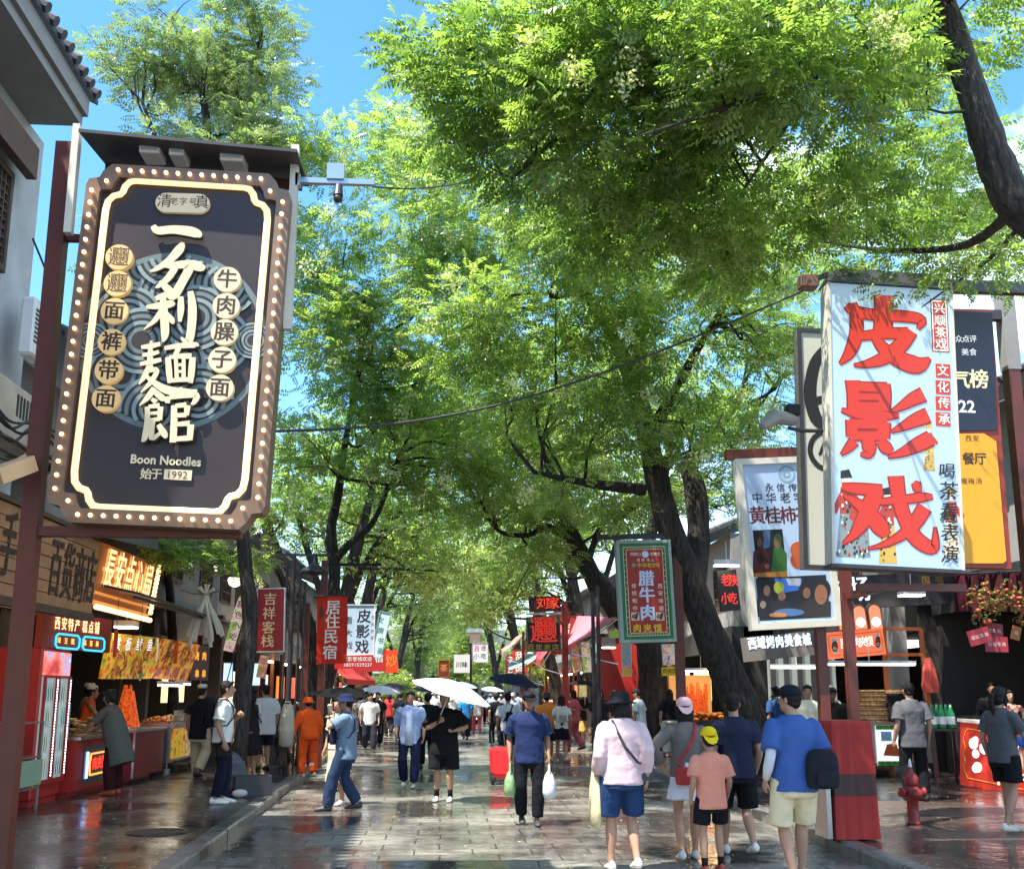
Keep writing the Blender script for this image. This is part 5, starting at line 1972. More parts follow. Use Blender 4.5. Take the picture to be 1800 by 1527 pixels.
plain_sign('family_name_sign', 'dark sign with two glowing red characters above the biang sign', [(931, 1049, 27.6), (985, 1047, 27.6), (985, 1073, 27.6), (929, 1076, 27.6)], '3A1512',
  [('刘家', 953, 1060, 20, 0, 21, 'D83A1E', .012, .4)], '5A2A20')
S = plain_sign('biang_noodle_sign', 'black square sign with one huge red biang character and yellow words', [(925, 1084, 27.5), (985, 1082, 27.5), (986, 1144, 27.5), (926, 1145, 27.5)], '140F0E',
   [('𰻝', 956, 1107, 0, 0, 47, 'C8281A', .006, .3), ('百年老店', 933, 1138, 14.5, 0, 12.5, 'D9A62C', .012)], '6B6A66')
mb = MB().m(PT('1F9A62', .5))
S.rect(mb, 928, 1087, 937, 1094, -.003)
S.rect(mb, 975, 1086, 984, 1093, -.003)
mb.build('green_tabs', S.root)
p8 = thing('sign_post', 'red post with cross rails carrying the biang noodle sign', 'post', (4.6, 27.6, .12))
a = PY(994, 1200, 27.6)
mb = MB().m(m_red)
mb.box((a.x - .08, 27.55, .12), (a.x + .08, 27.7, PY(994, 1060, 27.6).z))
mb.build('pole', p8, world=True)
mb = MB().m(m_cream)
mb.bar(PY(926, 1079, 27.62), PY(996, 1077, 27.62), .06)
mb.build('rail', p8, world=True)
mb = MB().m(m_red)
mb.bar(PY(994, 1110, 27.62), PY(1004, 1075, 27.62), .05)
mb.bar(PY(994, 1110, 27.62), PY(984, 1090, 27.62), .05)
mb.build('brace', p8, world=True)
for i, (px, Y_, tp) in enumerate(((1044, 23, 1040), (1053, 23.4, 1030), (920, 34, 1110))):
 pq = thing('thin_pole', ('slim black pole beside the pink awning', 'second slim black pole right next to the pink awning pole', 'slim dark pole behind the navy umbrella')[i], 'pole', PY(px, 1200, Y_))
 a = PY(px, 1200, Y_)
 pq.location = (a.x, Y_, .12)
 mb = MB().m(m_dark)
 mb.tube([(a.x, Y_, .12), (a.x, Y_, PY(px, tp, Y_).z)], .045, n=8)
 mb.build('shaft', pq, world=True)
 mb = MB().m(m_dark)
 mb.lathe((a.x, Y_, .12), [(.10, 0), (.10, .03), (.05, .08)], 10)
 mb.build('foot', pq, world=True)
plain_sign('white_street_board', 'small white board hanging over the far street', [(829, 1129, 42), (858, 1129, 42), (858, 1164, 42), (830, 1164, 42)], 'DADFE6', [('百年', 838, 1140, 12, 0, 10, 'B23A3A', .01), ('小吃', 838, 1153, 12, 0, 10, '55585C', .01)], 'A8A8A8')
plain_sign('white_shop_awning_sign', 'white sign board with dark words on a far building', [(798, 1150, 52), (826, 1150, 52), (828, 1182, 52), (798, 1182, 52)], 'D5D5D0', [('川味', 806, 1168, 11, 0, 10, '2A2A2A', .02)], None)
plain_sign('brown_shop_board', 'brown hanging board with orange edge far down the street', [(771, 1160, 50), (790, 1160, 50), (790, 1190, 50), (771, 1190, 50)], '6A2F22', [('茶', 780, 1174, 0, 0, 13, 'D98A4A', .01)], 'C8702E')
gp = thing('gate_lantern', 'white roofed hanging lantern board over the far middle of the street', 'lantern', PY(838, 1110, 44))
mb = MB().m(m_white)
a, b = PY(818, 1104, 44), PY(852, 1104, 44)
mb.add([(a.x, 43.8, a.z - .18), (b.x, 43.8, a.z - .18), (b.x - .12, 44, a.z), (a.x + .12, 44, a.z), (a.x, 44.2, a.z - .18), (b.x, 44.2, a.z - .18)], [(0, 1, 2, 3), (3, 2, 5, 4), (0, 3, 4), (1, 5, 2), (1, 0, 4, 5)])
mb.build('roof', gp, world=True)
mb = MB().m(m_cream)
mb.box((a.x + .2, 43.92, a.z - .62), (b.x - .2, 44.08, a.z - .185))
mb.build('lamp_body', gp, world=True)
mb = MB().m(m_dark)
mb.tube([(a.x + .25, 44, a.z - .62), (a.x + .25, 44, .1)], .05, n=8)
mb.build('pole', gp, world=True)

# ================================================================== STALLS AND STREET THINGS
def food_mat(name, cols, scale=9.0, kind='noise', emit=0.0, rough=.5, bump=.0):
 """a printed or real heap of food: patches of several colours"""
 m = bpy.data.materials.new(name)
 m.use_nodes = True
 n, l = m.node_tree.nodes, m.node_tree.links
 b = n['Principled BSDF']
 b.inputs['Roughness'].default_value = rough
 tc = n.new('ShaderNodeTexCoord')
 if kind == 'swirl':
  t = n.new('ShaderNodeTexWave')
  t.inputs['Scale'].default_value = scale
  t.inputs['Distortion'].default_value = 9
  t.inputs['Detail'].default_value = 3
  t.inputs['Detail Scale'].default_value = 1.5
 else:
  t = n.new('ShaderNodeTexNoise')
  t.inputs['Scale'].default_value = scale
  t.inputs['Detail'].default_value = 4
  t.inputs['Roughness'].default_value = .6
 l.new(tc.outputs['Object'], t.inputs['Vector'])
 cr = n.new('ShaderNodeValToRGB')
 els = cr.color_ramp.elements
 lo, hi = (.05, .95) if kind == 'swirl' else (.34, .66)
 while len(els) < len(cols):
  els.new(.5)
 for i, c in enumerate(cols):
  els[i].position = lo + (hi - lo) * i / (len(cols) - 1)
  els[i].color = (*srgb(c), 1)
 l.new(t.outputs['Fac'], cr.inputs['Fac'])
 l.new(cr.outputs['Color'], b.inputs['Base Color'])
 if emit:
  l.new(cr.outputs['Color'], b.inputs['Emission Color'])
  b.inputs['Emission Strength'].default_value = emit
 if bump:
  bp = n.new('ShaderNodeBump')
  bp.inputs['Strength'].default_value = bump
  l.new(t.outputs['Fac'], bp.inputs['Height'])
  l.new(bp.outputs['Normal'], b.inputs['Normal'])
 return m


f_noodle = food_mat('noodle_print', ['4A2A10', 'B4611C', 'E29A2E', 'C7B23A', '5E8A2E'], 7, 'noise', .18)
f_grill = food_mat('grill_print', ['3B1E10', 'A2481C', 'E07E2A', 'D9B548', '7A9A4A'], 8, 'noise', .18)
f_poster = food_mat('poster_print', ['7FB0D8', 'D9D6C0', 'C98A4A', '5A8A4A', 'EDE6D6'], 6, 'noise', .16)
f_pinkp = food_mat('pink_green_print', ['C84E86', 'E8B7CC', 'F0E3C2', '7CB04A', 'B4C85A'], 5, 'noise', .12)
f_yellowp = food_mat('yellow_pink_print', ['E8C84A', 'EEDD9A', 'D4588A', 'E0B040', '7AA04A'], 7, 'noise', .06)
f_heap = food_mat('fried_food', ['3A160A', '9A3E14', 'D8701E', 'E8A23C', 'C7542A'], 22, 'noise', 0, .4, .6)
f_skewer = food_mat('orange_skewers', ['8A2810', 'D24A18', 'F07A28', 'E8582A'], 26, 'noise', .12, .4, .6)
f_bread = food_mat('pale_buns', ['8A6238', 'C89E62', 'E4C994'], 18, 'noise', 0, .6, .4)
f_snack = food_mat('packed_snacks', ['5A2A1A', 'A0583A', '8A7A60', 'B89A6A', '4A1E16'], 14, 'noise', 0, .35, .3)
m_lampw = M('shop_tube_light', (1, .95, .85), rough=.4, var=0, emit=(1.0, .90, .74), es=5)
m_lampwarm = M('shop_warm_light', (1, .85, .6), rough=.4, var=0, emit=(1.0, .68, .32), es=11)
m_led = M('led_dot', (.9, .95, 1), rough=.4, var=0, emit=(.85, .92, 1.0), es=3.0)
m_litcream = M('lit_cream_letter', (.95, .8, .5), rough=.4, var=0, emit=(1.0, .68, .32), es=.5)
m_rim = M('dark_orange_rim', (.55, .22, .06), rough=.5, var=0, emit=(1, .35, .08), es=.25)


def lamp(label, p, size, warm=False, group=None, rz=0.0):
 """a lit lamp box hanging in a stall"""
 t = thing('stall_lamp', label, 'lamp', p, rz, group)
 a, b, c = size
 mb = MB().m(m_white)
 mb.box((-a / 2, -b / 2, 0), (a / 2, b / 2, c))
 mb.tube([(0, 0, c), (0, 0, c + .35)], .008, n=5)
 mb.build('housing', t)
 mb = MB().m(m_lampwarm if warm else m_lampw)
 mb.box((-a / 2 + .01, -b / 2 + .01, -.03), (a / 2 - .01, b / 2 - .01, -.002))
 mb.build('tube', t)
 return t


# ---- wooden fascia sign at the left edge
S = Sign('wooden_shop_sign', 'long timber board sign with dark vertical characters leaning over the left pavement', 'shop sign',
  [(-60, 840, 10.6), (186, 962, 14.6), (151, 1067, 14.6), (-60, 1046, 10.6)])
m_plank = M('oiled_planks', (.36, .18, .085), rough=.6, var=.35, vs=2.5, bump=.25, bs=22)
mb = MB().m(m_plank)
rs = random.Random(3)
rows = 7
for i in range(rows):
 z0, z1 = -S.h / 2 + S.h * i / rows, -S.h / 2 + S.h * (i + 1) / rows - .012
 x = -S.w / 2
 while x < S.w / 2:
  L = rs.uniform(.7, 1.4)
  mb.box((x, rs.uniform(-.006, .006), z0), (min(x + L - .01, S.w / 2), .05, z1))
  x += L
mb.build('planks', S.root)
mb = MB().m(m_brown)
mb.box((-S.w / 2 - .05, -.03, -S.h / 2 - .1), (S.w / 2 + .02, .1, -S.h / 2 - .002))
mb.box((-S.w / 2 - .05, -.03, S.h / 2 + .002), (S.w / 2 + .02, .1, S.h / 2 + .06))
mb.build('edge_moulding', S.root)
for c, px, py, sz in (('羊', -20, 930, 60), ('手', 14, 960, 62), ('子', 40, 975, 60), ('百', 97, 1000, 40), ('货', 118, 1008, 38), ('商', 139, 1014, 34), ('店', 158, 1018, 32)):
 x, z = S.loc(px, py)
 mb = MB().m(m_ink)
 mb.char(c, x, z, .46, -.012, .02, 0, .85, 1.6)
 mb.build('carved_character', S.root)

# ---- lit pastry sign with bulb border
S = Sign('pastry_sign', 'glowing orange shop sign with cream characters edged by rows of bulbs', 'shop sign',
  [(186, 955, 16.2), (270, 990, 18.6), (260, 1080, 18.6), (158, 1052, 16.2)])
mb = MB().m(M('dark_orange_board', (.30, .10, .035), rough=.5, var=.15, emit=(.9, .3, .08), es=.05))
mb.box((-S.w / 2, 0, -S.h / 2), (S.w / 2, .14, S.h / 2))
mb.build('panel', S.root)
mb = MB().m(m_rim)
mb.box((-S.w / 2, -.03, -S.h / 2 + .10), (S.w / 2, -.002, -S.h / 2 + .14))
mb.box((-S.w / 2, -.05, -S.h / 2 - .05), (S.w / 2, .15, -S.h / 2 - .002))
mb.build('rim', S.root)
mb = MB()
for i, c in enumerate('長安点心局'):
 x, z = S.uv(.14 + .18 * i, .42)
 mb.m(m_rim)
 mb.char(c, x, z, S.h * .42, -.01, .045, 0, 1.0, 1.7)
 mb.m(m_litcream)
 mb.char(c, x, z, S.h * .42, -.05, .026, .0, 1.0, 1.7)
mb.build('lettering', S.root)
proto = None
for i in range(26):
 for x, z in ((-S.w / 2 + S.w * i / 25, -S.h / 2 - .10),):
  if proto is None:
   mb = MB().m(m_bulb)
   mb.ball((0, 0, 0), .045, 7, 5)
   proto = b = mb.build('bulb', S.root, smooth=True)
  else:
   b = proto.copy()
   COL.objects.link(b)
  b.location = (x, -.09, z)
for i in range(12):
 b = proto.copy()
 COL.objects.link(b)
 b.location = (S.w / 2 + .05, -.06, -S.h / 2 + S.h * (i + .5) / 12)

# ---- red board with small lit letters and the cyan neon frames below it
S = Sign('specialities_sign', 'red board with small glowing letters over two cyan neon frames', 'shop sign',
  [(76, 1070, 14.9), (198, 1090, 16.9), (192, 1146, 16.9), (72, 1138, 14.9)])
mb = MB().m(M('red_fascia', (.30, .035, .02), rough=.5, var=.15))
mb.box((-S.w / 2, 0, -S.h / 2), (S.w / 2, .1, S.h / 2))
mb.build('panel', S.root)
mb = MB().m(m_litcream)
for i, c in enumerate('西安特产糕点铺'):
 x, z = S.uv(.18 + .092 * i + (.02 if i > 3 else 0), .32)
 mb.char(c, x, z, S.h * .27, -.02, .02, 0, 1, 1.35)
mb.m(GLOW('E8C060', 0.60))
for i, c in enumerate('绿豆糕锅盔酥'):
 x, z = S.uv(.22 + .095 * i + (.08 if i > 2 else 0), .78)
 mb.char(c, x, z, S.h * .17, -.02, .008)
mb.build('lettering', S.root)
mb = MB().m(GLOW('2FA8D8', 0.80))
for u0, u1 in ((.17, .50), (.55, .88)):
 c = [(u0 + .03, .60), (u1 - .03, .60), (u1, .68), (u1, .90), (u1 - .03, .98), (u0 + .03, .98), (u0, .90), (u0, .68)]
 P = [S.uv(*p) for p in c] + [S.uv(*c[0])]
 mb.tube([(x, -.025, z) for x, z in P], .016, n=6)
mb.build('neon_frame', S.root)

# ---- drinks fridge
fr = thing('drinks_fridge', 'tall red framed drinks fridge with two glass doors and rows of small lights', 'fridge', (-5.9, 15.3, .12))
X0, X1, Y0, Y1, ZT = -6.35, -5.55, 14.9, 16.0, 2.28
mb = MB().m(m_red)
mb.box((X0, Y0, .2), (X1 - .06, Y1, ZT), bev=.02)
mb.box((X0 + .05, Y0 + .05, .12), (X1 - .1, Y1 - .05, .198))
mb.build('cabinet', fr, world=True)
mb = MB().m(M('fridge_inside', (.30, .36, .36), rough=.5, var=.1, emit=(.6, .8, .8), es=.12))
mb.box((X1 - .058, Y0 + .05, .45), (X1 - .05, Y1 - .05, ZT - .40))
mb.build('lit_interior', fr, world=True)
mb = MB().m(food_mat('fridge_header', ['A8383A', 'E0605A', 'F08A80', '8A90B8', 'D0D4E8'], 2.4, 'noise', .45))
mb.box((X1 - .058, Y0 + .05, ZT - .38), (X1 - .03, Y1 - .05, ZT - .05))
mb.build('header', fr, world=True)
rs = random.Random(9)
for d in range(2):
 ya, yb = Y0 + .04 + d * .52, Y0 + .04 + d * .52 + .5
 mb = MB().m(m_red)
 for z0, z1 in ((.40, .46), (ZT - .42, ZT - .39)):
  mb.box((X1 - .03, ya + .05, z0), (X1, yb - .05, z1))
 mb.box((X1 - .03, ya, .40), (X1, ya + .05, ZT - .39))
 mb.box((X1 - .03, yb - .05, .40), (X1, yb, ZT - .39))
 dr = mb.build('door', fr, world=True)
 mb = MB().m(m_steel)
 mb.tube([(X1 + .03, yb - .07, 1.0), (X1 + .03, yb - .07, 1.5)], .012, n=6)
 mb.build('handle', dr, world=True)
 mb = MB().m(m_led)
 for k in range(34):
  z = .5 + k * .04
  mb.box((X1 + .001, yb - .045, z), (X1 + .006, yb - .025, z + .02))
 mb.build('light_strip', dr, world=True)
 for k, z in enumerate((.5, .85, 1.2, 1.55)):
  mb = MB().m(m_white)
  mb.box((X1 - .048, ya + .05, z - .02), (X1 - .031, yb - .05, z - .005))
  for j in range(5):
   mb.m(PT(rs.choice(['3E7A3A', 'C8CBD0', 'B08A3A', '7A2A22', 'DDE6EA', '5A8AA0']), .2, 0))
   y = ya + .09 + j * .08
   mb.lathe((X1 - .04, y, z - .004), [(.006, 0), (.006, .17), (.003, .21), (.003, .25)], 6)
  mb.build('drinks_shelf', dr, world=True)
# low cooler stand left of the fridge
cs = thing('steel_rack', 'pale metal rack with green label strip standing left of the fridge', 'rack', (-5.6, 14.3, .12))
mb = MB().m(m_steel)
for x, y in ((-5.9, 14.0), (-5.45, 14.0), (-5.9, 14.7), (-5.45, 14.7)):
 mb.tube([(x, y, .12), (x, y, 1.25)], .02, n=6)
for z in (.4, .8, 1.25):
 mb.box((-5.92, 13.98, z), (-5.43, 14.72, z + .02))
mb.build('frame', cs, world=True)
mb = MB().m(PT('8FA890', .4))
mb.box((-5.425, 14.0, .45), (-5.41, 14.7, .78))
mb.build('label_strip', cs, world=True)
wb = thing('snack_wall', 'wall of packed brown snacks hanging behind the red post', 'snack display', (-6.4, 12.8, .12))
mb = MB().m(f_snack)
rs = random.Random(17)
for i in range(9):
 for j in range(8):
  y, z = 10.6 + i * .44, 1.0 + j * .27
  mb.box((-6.45, y + .02, z + .02), (-6.32 + rs.uniform(0, .06), y + .40, z + .25), bev=.03)
mb.build('packets', wb, world=True)
mb = MB().m(m_dkwood)
mb.box((-6.6, 10.5, .12), (-6.46, 14.7, 3.2))
mb.build('backing_board', wb, world=True)

# ---- red counters and food cart
ct = thing('sales_counter', 'red counter with a neon lit window panel below the apron woman', 'counter', (-5.9, 17.2, .12))
mb = MB().m(m_red)
mb.box((-6.3, 16.25, .2), (-5.5, 18.35, .95))
mb.box((-6.25, 16.3, .12), (-5.6, 18.3, .198))
mb.build('body', ct, world=True)
mb = MB().m(m_steel)
mb.box((-6.35, 16.22, .952), (-5.44, 18.38, .99))
mb.build('worktop', ct, world=True)
mb = MB().m(M('teal_window', (.06, .10, .10), rough=.3))
mb.box((-5.499, 16.6, .28), (-5.485, 17.9, .84))
wn_ = mb.build('window_panel', ct, world=True)
mb = MB().m(GLOW('FF9A4A', 0.80))
P = [(-5.47, 16.85, .40), (-5.47, 16.80, .56), (-5.47, 16.85, .72), (-5.47, 17.65, .72), (-5.47, 17.70, .56), (-5.47, 17.65, .40), (-5.47, 16.85, .40)]
mb.tube(P, .014, n=6)
mb.m(GLOW('9AB8FF', 0.90))
mb.box((-5.48, 16.66, .36), (-5.465, 16.74, .76))
mb.box((-5.48, 17.76, .36), (-5.465, 17.84, .76))
mb.m(GLOW('FF3A28', 0.80))
T = Matrix.Translation((-5.47, 17.25, .56)) @ Matrix.Rotation(R(90), 4, 'Z')
mb.T = T
for i, c in enumerate('肉夹馍'):
 mb.char(c, (i - 1) * .22, 0, .2, -.005, .02)
mb.T = None
mb.build('neon', wn_, world=True)
ct2 = thing('sales_counter', 'plain dark red counter with silver corner beside the food cart', 'counter', (-5.8, 19.3, .12))
mb = MB().m(M('deep_red_laminate', (.22, .012, .014), rough=.4, var=.1))
mb.box((-6.3, 18.45, .22), (-5.3, 20.4, .98))
mb.box((-6.2, 18.5, .12), (-5.5, 20.3, .218))
mb.build('body', ct2, world=True)
mb = MB().m(m_steel)
mb.box((-6.35, 18.42, .982), (-5.26, 20.43, 1.02))
mb.box((-5.3, 18.43, .22), (-5.27, 18.47, .98))
mb.build('trim', ct2, world=True)
cart = thing('food_cart', 'steel food cart with bright picture panels and heaps of orange fried food', 'food cart', (-5.7, 21.6, .12))
mb = MB().m(m_steel)
mb.box((-6.2, 20.6, .35), (-5.22, 22.9, 1.0))
mb.box((-6.25, 20.55, 1.002), (-5.16, 22.95, 1.05))
for x in (-6.1, -5.3):
 for y in (20.7, 22.8):
  mb.lathe((x, y, .12), [(.08, 0), (.08, .1), (.02, .12), (.02, .22)], 10)
mb.build('body', cart, world=True)
for i, (ya, yb, m_) in enumerate(((20.65, 21.7, f_noodle), (21.75, 22.85, f_poster))):
 mb = MB().m(m_)
 mb.box((-5.219, ya, .4), (-5.205, yb, .97))
 mb.build('picture_panel', cart, world=True)
mb = MB().m(m_glass)
gl = M('display_glass', (.8, .9, .9), rough=.05, var=0)
gl.node_tree.nodes['Principled BSDF'].inputs['Transmission Weight'].default_value = .9
mb = MB().m(gl)
mb.box((-5.20, 20.6, 1.051), (-5.19, 22.9, 1.32))
mb.build('glass_guard', cart, world=True)
rs = random.Random(12)
for i in range(6):
 y = 20.75 + i * .36
 tr = thing('food_tray', ('steel tray heaped with %s on the food cart, %s along its length' % (('red fried pieces', 'orange fried pieces', 'pale buns', 'brown meat', 'yellow fritters', 'orange strips')[i],
                     ('nearest', 'second', 'third', 'fourth', 'fifth', 'farthest')[i])), 'food tray', (-5.55, y, 1.05), 0, 'food trays on the left cart')
 mb = MB().m(m_steel)
 mb.box((-.30, -.16, 0), (.30, .16, .03))
 mb.build('tray', tr)
 mb = MB().m(f_bread if i == 2 else f_heap)
 for k in range(26):
  a, r = rs.uniform(0, TAU), rs.uniform(0, 1) ** .5
  mb.ball((r * .26 * math.cos(a), r * .14 * math.sin(a), .04 + .10 * (1 - r) + rs.uniform(0, .02)), (.05, .035, .03), 6, 4)
 mb.build('food', tr, smooth=True)
 mb = MB().m(PT(('F0E6C8', 'E8C23A', 'E8E8E4')[i % 3], .6, 0))
 mb.box((.26, -.09, .06), (.268, .09, .20))
 mb.m(PT('B02A1E', .6, 0))
 mb.box((.269, -.06, .10), (.271, .06, .16))
 mb.build('price_card', tr)
sk = thing('skewer_stack', 'tall cone of orange grilled skewers standing on the dark red counter', 'skewers', (-5.75, 19.5, 1.02))
mb = MB().m(f_skewer)
for k in range(46):
 a = rs.uniform(0, TAU)
 r = rs.uniform(.10, .26)
 mb.tube([(r * math.cos(a), r * math.sin(a), 0), (r * .35 * math.cos(a + .2), r * .35 * math.sin(a + .2), rs.uniform(.45, .78))], [.035, .018], n=5)
mb.build('skewers', sk)
mb = MB().m(m_steel)
mb.lathe((0, 0, 0), [(.32, 0), (.34, .03), (.30, .02)], 18)
mb.build('plate', sk)
for i, (y, c, lab) in enumerate(((17.0, f_bread, 'pile of pale flat breads on the neon counter'), (17.7, f_snack, 'pile of wrapped snack boxes on the neon counter'))):
 t = thing('bread_pile', lab, 'food', (-5.8, y, .99))
 mb = MB().m(c)
 for k in range(9):
  mb.lathe((rs.uniform(-.12, .12), rs.uniform(-.12, .12), .03 * k), [(.08, 0), (.11, .012), (.10, .03), (.04, .035)], 12)
 mb.build('food', t, smooth=True)

def dish(mb, S, px, py, r, seed, cols, y=-.003):
 """a printed heap of noodles or tentacles: curling strokes around a centre"""
 rs = random.Random(seed)
 x0, z0 = S.loc(px, py)
 r = r * S.sv
 for k in range(34):
  mb.m(PT(rs.choice(cols), .5, 0))
  a = rs.uniform(0, TAU)
  q, w = rs.uniform(.2, .6) * r, rs.uniform(.05, .11) * r
  e = rs.uniform(.75, 1.05) * r
  b = a + rs.uniform(.3, .9)
  c = b + rs.uniform(.2, .7)
  mb.brush([(x0 + q * math.cos(a), z0 + q * .8 * math.sin(a), w * .7), (x0 + (q + e) / 2 * math.cos(b), z0 + (q + e) / 2 * .8 * math.sin(b), w * 1.2), (x0 + e * math.cos(c), z0 + e * .8 * math.sin(c), w * .4)], y - k * .00006)


HOT = ['B4551A', 'E08A2A', 'D9A23A', 'C03A1A', '6E2A10', 'E8C060', '7A3A12']
# ---- menu boards over the cart
S = Sign('menu_board', 'lit menu board of fried squid on noodles with white characters', 'menu board', [(190, 1113, 18.4), (285, 1120, 20.6), (258, 1193, 20.6), (184, 1192, 18.4)])
mb = MB().m(f_noodle)
mb.box((-S.w / 2, 0, -S.h / 2), (S.w / 2, .06, S.h / 2))
mb.build('panel', S.root)
mb = MB()
for i, (px, py) in enumerate(((212, 1166), (240, 1172), (256, 1150), (200, 1182))):
 dish(mb, S, px, py, 26 if i < 2 else 15, i, HOT, -.003 - i * .0021)
mb.m(PT('3E8A2A', .5, .2))
for px, py in ((270, 1128), (247, 1188), (193, 1120)):
 x, z = S.loc(px, py)
 mb.disc(x, z, 8 * S.sv, -.0025, -.001, 9)
mb.build('dish_print', S.root)
mb = MB()
for i, c in enumerate('铁板鱿鱼'):
 px = 205 + i * 19
 mb.m(PT('5A1226', .5, 0))
 S.ch(mb, c, px + .6, 1132.6 + i * .5, 21, -.014, bold=.02)
 mb.m(M('lit_white_letter', (.9, .9, .9), var=0, emit=(1, 1, 1), es=.4))
 S.ch(mb, c, px, 1132 + i * .5, 21, -.02, bold=.0)
mb.build('lettering', S.root)
S = Sign('menu_board', 'slanted lit menu board of grilled meats above the cart', 'menu board', [(288, 1122, 20.7), (352, 1134, 22.6), (328, 1196, 22.6), (263, 1192, 20.7)])
mb = MB().m(f_grill)
mb.box((-S.w / 2, 0, -S.h / 2), (S.w / 2, .06, S.h / 2))
mb.build('panel', S.root)
mb = MB()
for i, (px, py) in enumerate(((303, 1140), (325, 1150), (295, 1160))):
 dish(mb, S, px, py, 20, 10 + i, HOT, -.003 - i * .0021)
mb.build('dish_print', S.root)
mb = MB().m(PT('D88AA8', .5, 0))
for i, c in enumerate('烤肉烤筋'):
 S.ch(mb, c, 277 + i * 15, 1183 + i * .8, 15, -.012, bold=.02)
mb.build('lettering', S.root)
S = Sign('menu_board', 'dark board with glowing orange characters beside the brown post', 'menu board', [(338, 1132, 22.8), (369, 1136, 23.6), (366, 1196, 23.6), (334, 1194, 22.8)])
mb = MB().m(PT('4A4642', .5))
mb.box((-S.w / 2, 0, -S.h / 2), (S.w / 2, .08, S.h / 2))
mb.build('panel', S.root)
mb = MB().m(GLOW('E89A3A', 0.50))
for i, c in enumerate('烤肉'):
 S.ch(mb, c, 346 + i * 13, 1153, 15, -.006, bold=.03)
for i, c in enumerate('串串'):
 S.ch(mb, c, 346 + i * 12, 1184, 14, -.006, bold=.03)
mb.build('lettering', S.root)
bp = thing('timber_post', 'brown timber post at the end of the squid stall', 'post', (-5.4, 24.0, .12))
a = PY(376, 1200, 24)
mb = MB().m(m_brown)
mb.box((a.x - .14, 23.9, .12), (a.x + .14, 24.15, 3.4))
mb.build('shaft', bp, world=True)
mb = MB().m(m_dark)
mb.box((a.x - .18, 23.86, .12), (a.x + .18, 24.19, .3))
mb.build('foot', bp, world=True)
# overhead dark awning above the cart with its lamps
aw = thing('stall_canopy', 'dark sheet canopy over the food cart and menu boards', 'canopy', (-5.6, 20, 3.3))
mb = MB().m(m_dark)
for k, (x0, z0, x1, z1) in enumerate(((-6.55, 3.55, -4.75, 3.15),)):
 mb.add([(x0, 16.4, z0), (x1, 16.4, z1), (x1, 24.2, z1), (x0, 24.2, z0), (x0, 16.4, z0 + .04), (x1, 16.4, z1 + .04), (x1, 24.2, z1 + .04), (x0, 24.2, z0 + .04)],
  [(0, 3, 2, 1), (4, 5, 6, 7), (0, 1, 5, 4), (1, 2, 6, 5), (2, 3, 7, 6), (3, 0, 4, 7)])
mb.build('sheet', aw, world=True)
mb = MB().m(m_dark)
mb.bar((-4.85, 16.4, 3.12), (-4.85, 24.2, 3.12), .05)
mb.build('front_rail', aw, world=True)
aw2 = thing('stall_canopy', 'dark sagging canopy with torn grey edge behind the noodle sign', 'canopy', (-5.0, 18, 4.6))
mb = MB().m(M('dusty_tarpaulin', (.08, .075, .06), rough=.9, var=.3))
p = [PY(150, 935, 13.5), PY(345, 950, 19.5), PY(435, 975, 23.0), PY(432, 1005, 23.0), PY(350, 985, 19.5)]
v = [p[0], p[1], p[2], p[3], p[4]]
mb.add([*(tuple(q) for q in v), *((q.x - 1.6, q.y, q.z + .25) for q in v)], [(0, 1, 4), (1, 2, 3, 4), (5, 6, 1, 0), (6, 7, 2, 1)])
mb.build('sheet', aw2, world=True)
lamp('white tube lamp under the canopy left of the squid menu', PY(222, 1101, 18.6), (.34, .34, .10))
lamp('long tube lamp under the menu boards over the food cart', PY(300, 1203, 21.0) + Vector((0, 0, 0)), (.10, 1.6, .06))
lamp('second long tube lamp farther along over the food cart', PY(322, 1201, 22.6), (.10, 1.0, .06))
lamp('warm hidden tube lamp over the neon counter', (-6.0, 17.2, 3.0), (.1, 1.2, .06), True)
lamp('warm tube lamp deep in the dark shop behind the snack wall', (-6.1, 13.4, 3.1), (.1, 1.4, .06), True)
# hanging lamps near the tree
for i, (px, py, y, lab) in enumerate(((413, 1022, 20.5, 'cream glass bowl lamp hanging beside the dark tree'), (386, 998, 20.8, 'small double bulb lamp up under the dark canopy'), )):
 t = thing('hanging_lamp', lab, 'lamp', PY(px, py, y))
 mb = MB().m(M('lit_glass_bowl', (.95, .9, .75), var=0, emit=(1, .86, .6), es=1.6))
 r = .13 if i == 0 else .07
 if i == 0:
  mb.lathe((0, 0, 0), [(.04, -.10), (.11, -.06), (.14, .03), (.13, .07)], 14)
 else:
  mb.ball((-.06, 0, 0), .06, 8, 6)
  mb.ball((.07, 0, .01), .06, 8, 6)
 mb.build('bulb', t, smooth=True)
 mb = MB().m(m_dark)
 mb.tube([(0, 0, .072), (.05, 0, .6)], .012, n=5)
 mb.lathe((0, 0, .071), [(.14, 0), (.05, .05), (.03, .08)], 12)
 mb.build('stem', t)
t = thing('lantern_box', 'white boxy lantern hanging under the dark canopy', 'lantern', PY(328, 985, 19.2))
mb = MB().m(M('lantern_paper', (.75, .76, .70), rough=.6, var=.1, emit=(1, 1, .9), es=.25))
mb.loft([[(a * w, b * w * .6, z) for a, b in ((-1, -1), (1, -1), (1, 1), (-1, 1))] for w, z in ((.10, -.17), (.085, .1))])
mb.build('shade', t)
mb = MB().m(m_dark)
mb.box((-.12, -.075, .1), (.13, .075, .125))
mb.box((-.11, -.07, -.195), (.13, .07, -.172))
mb.build('cap', t)
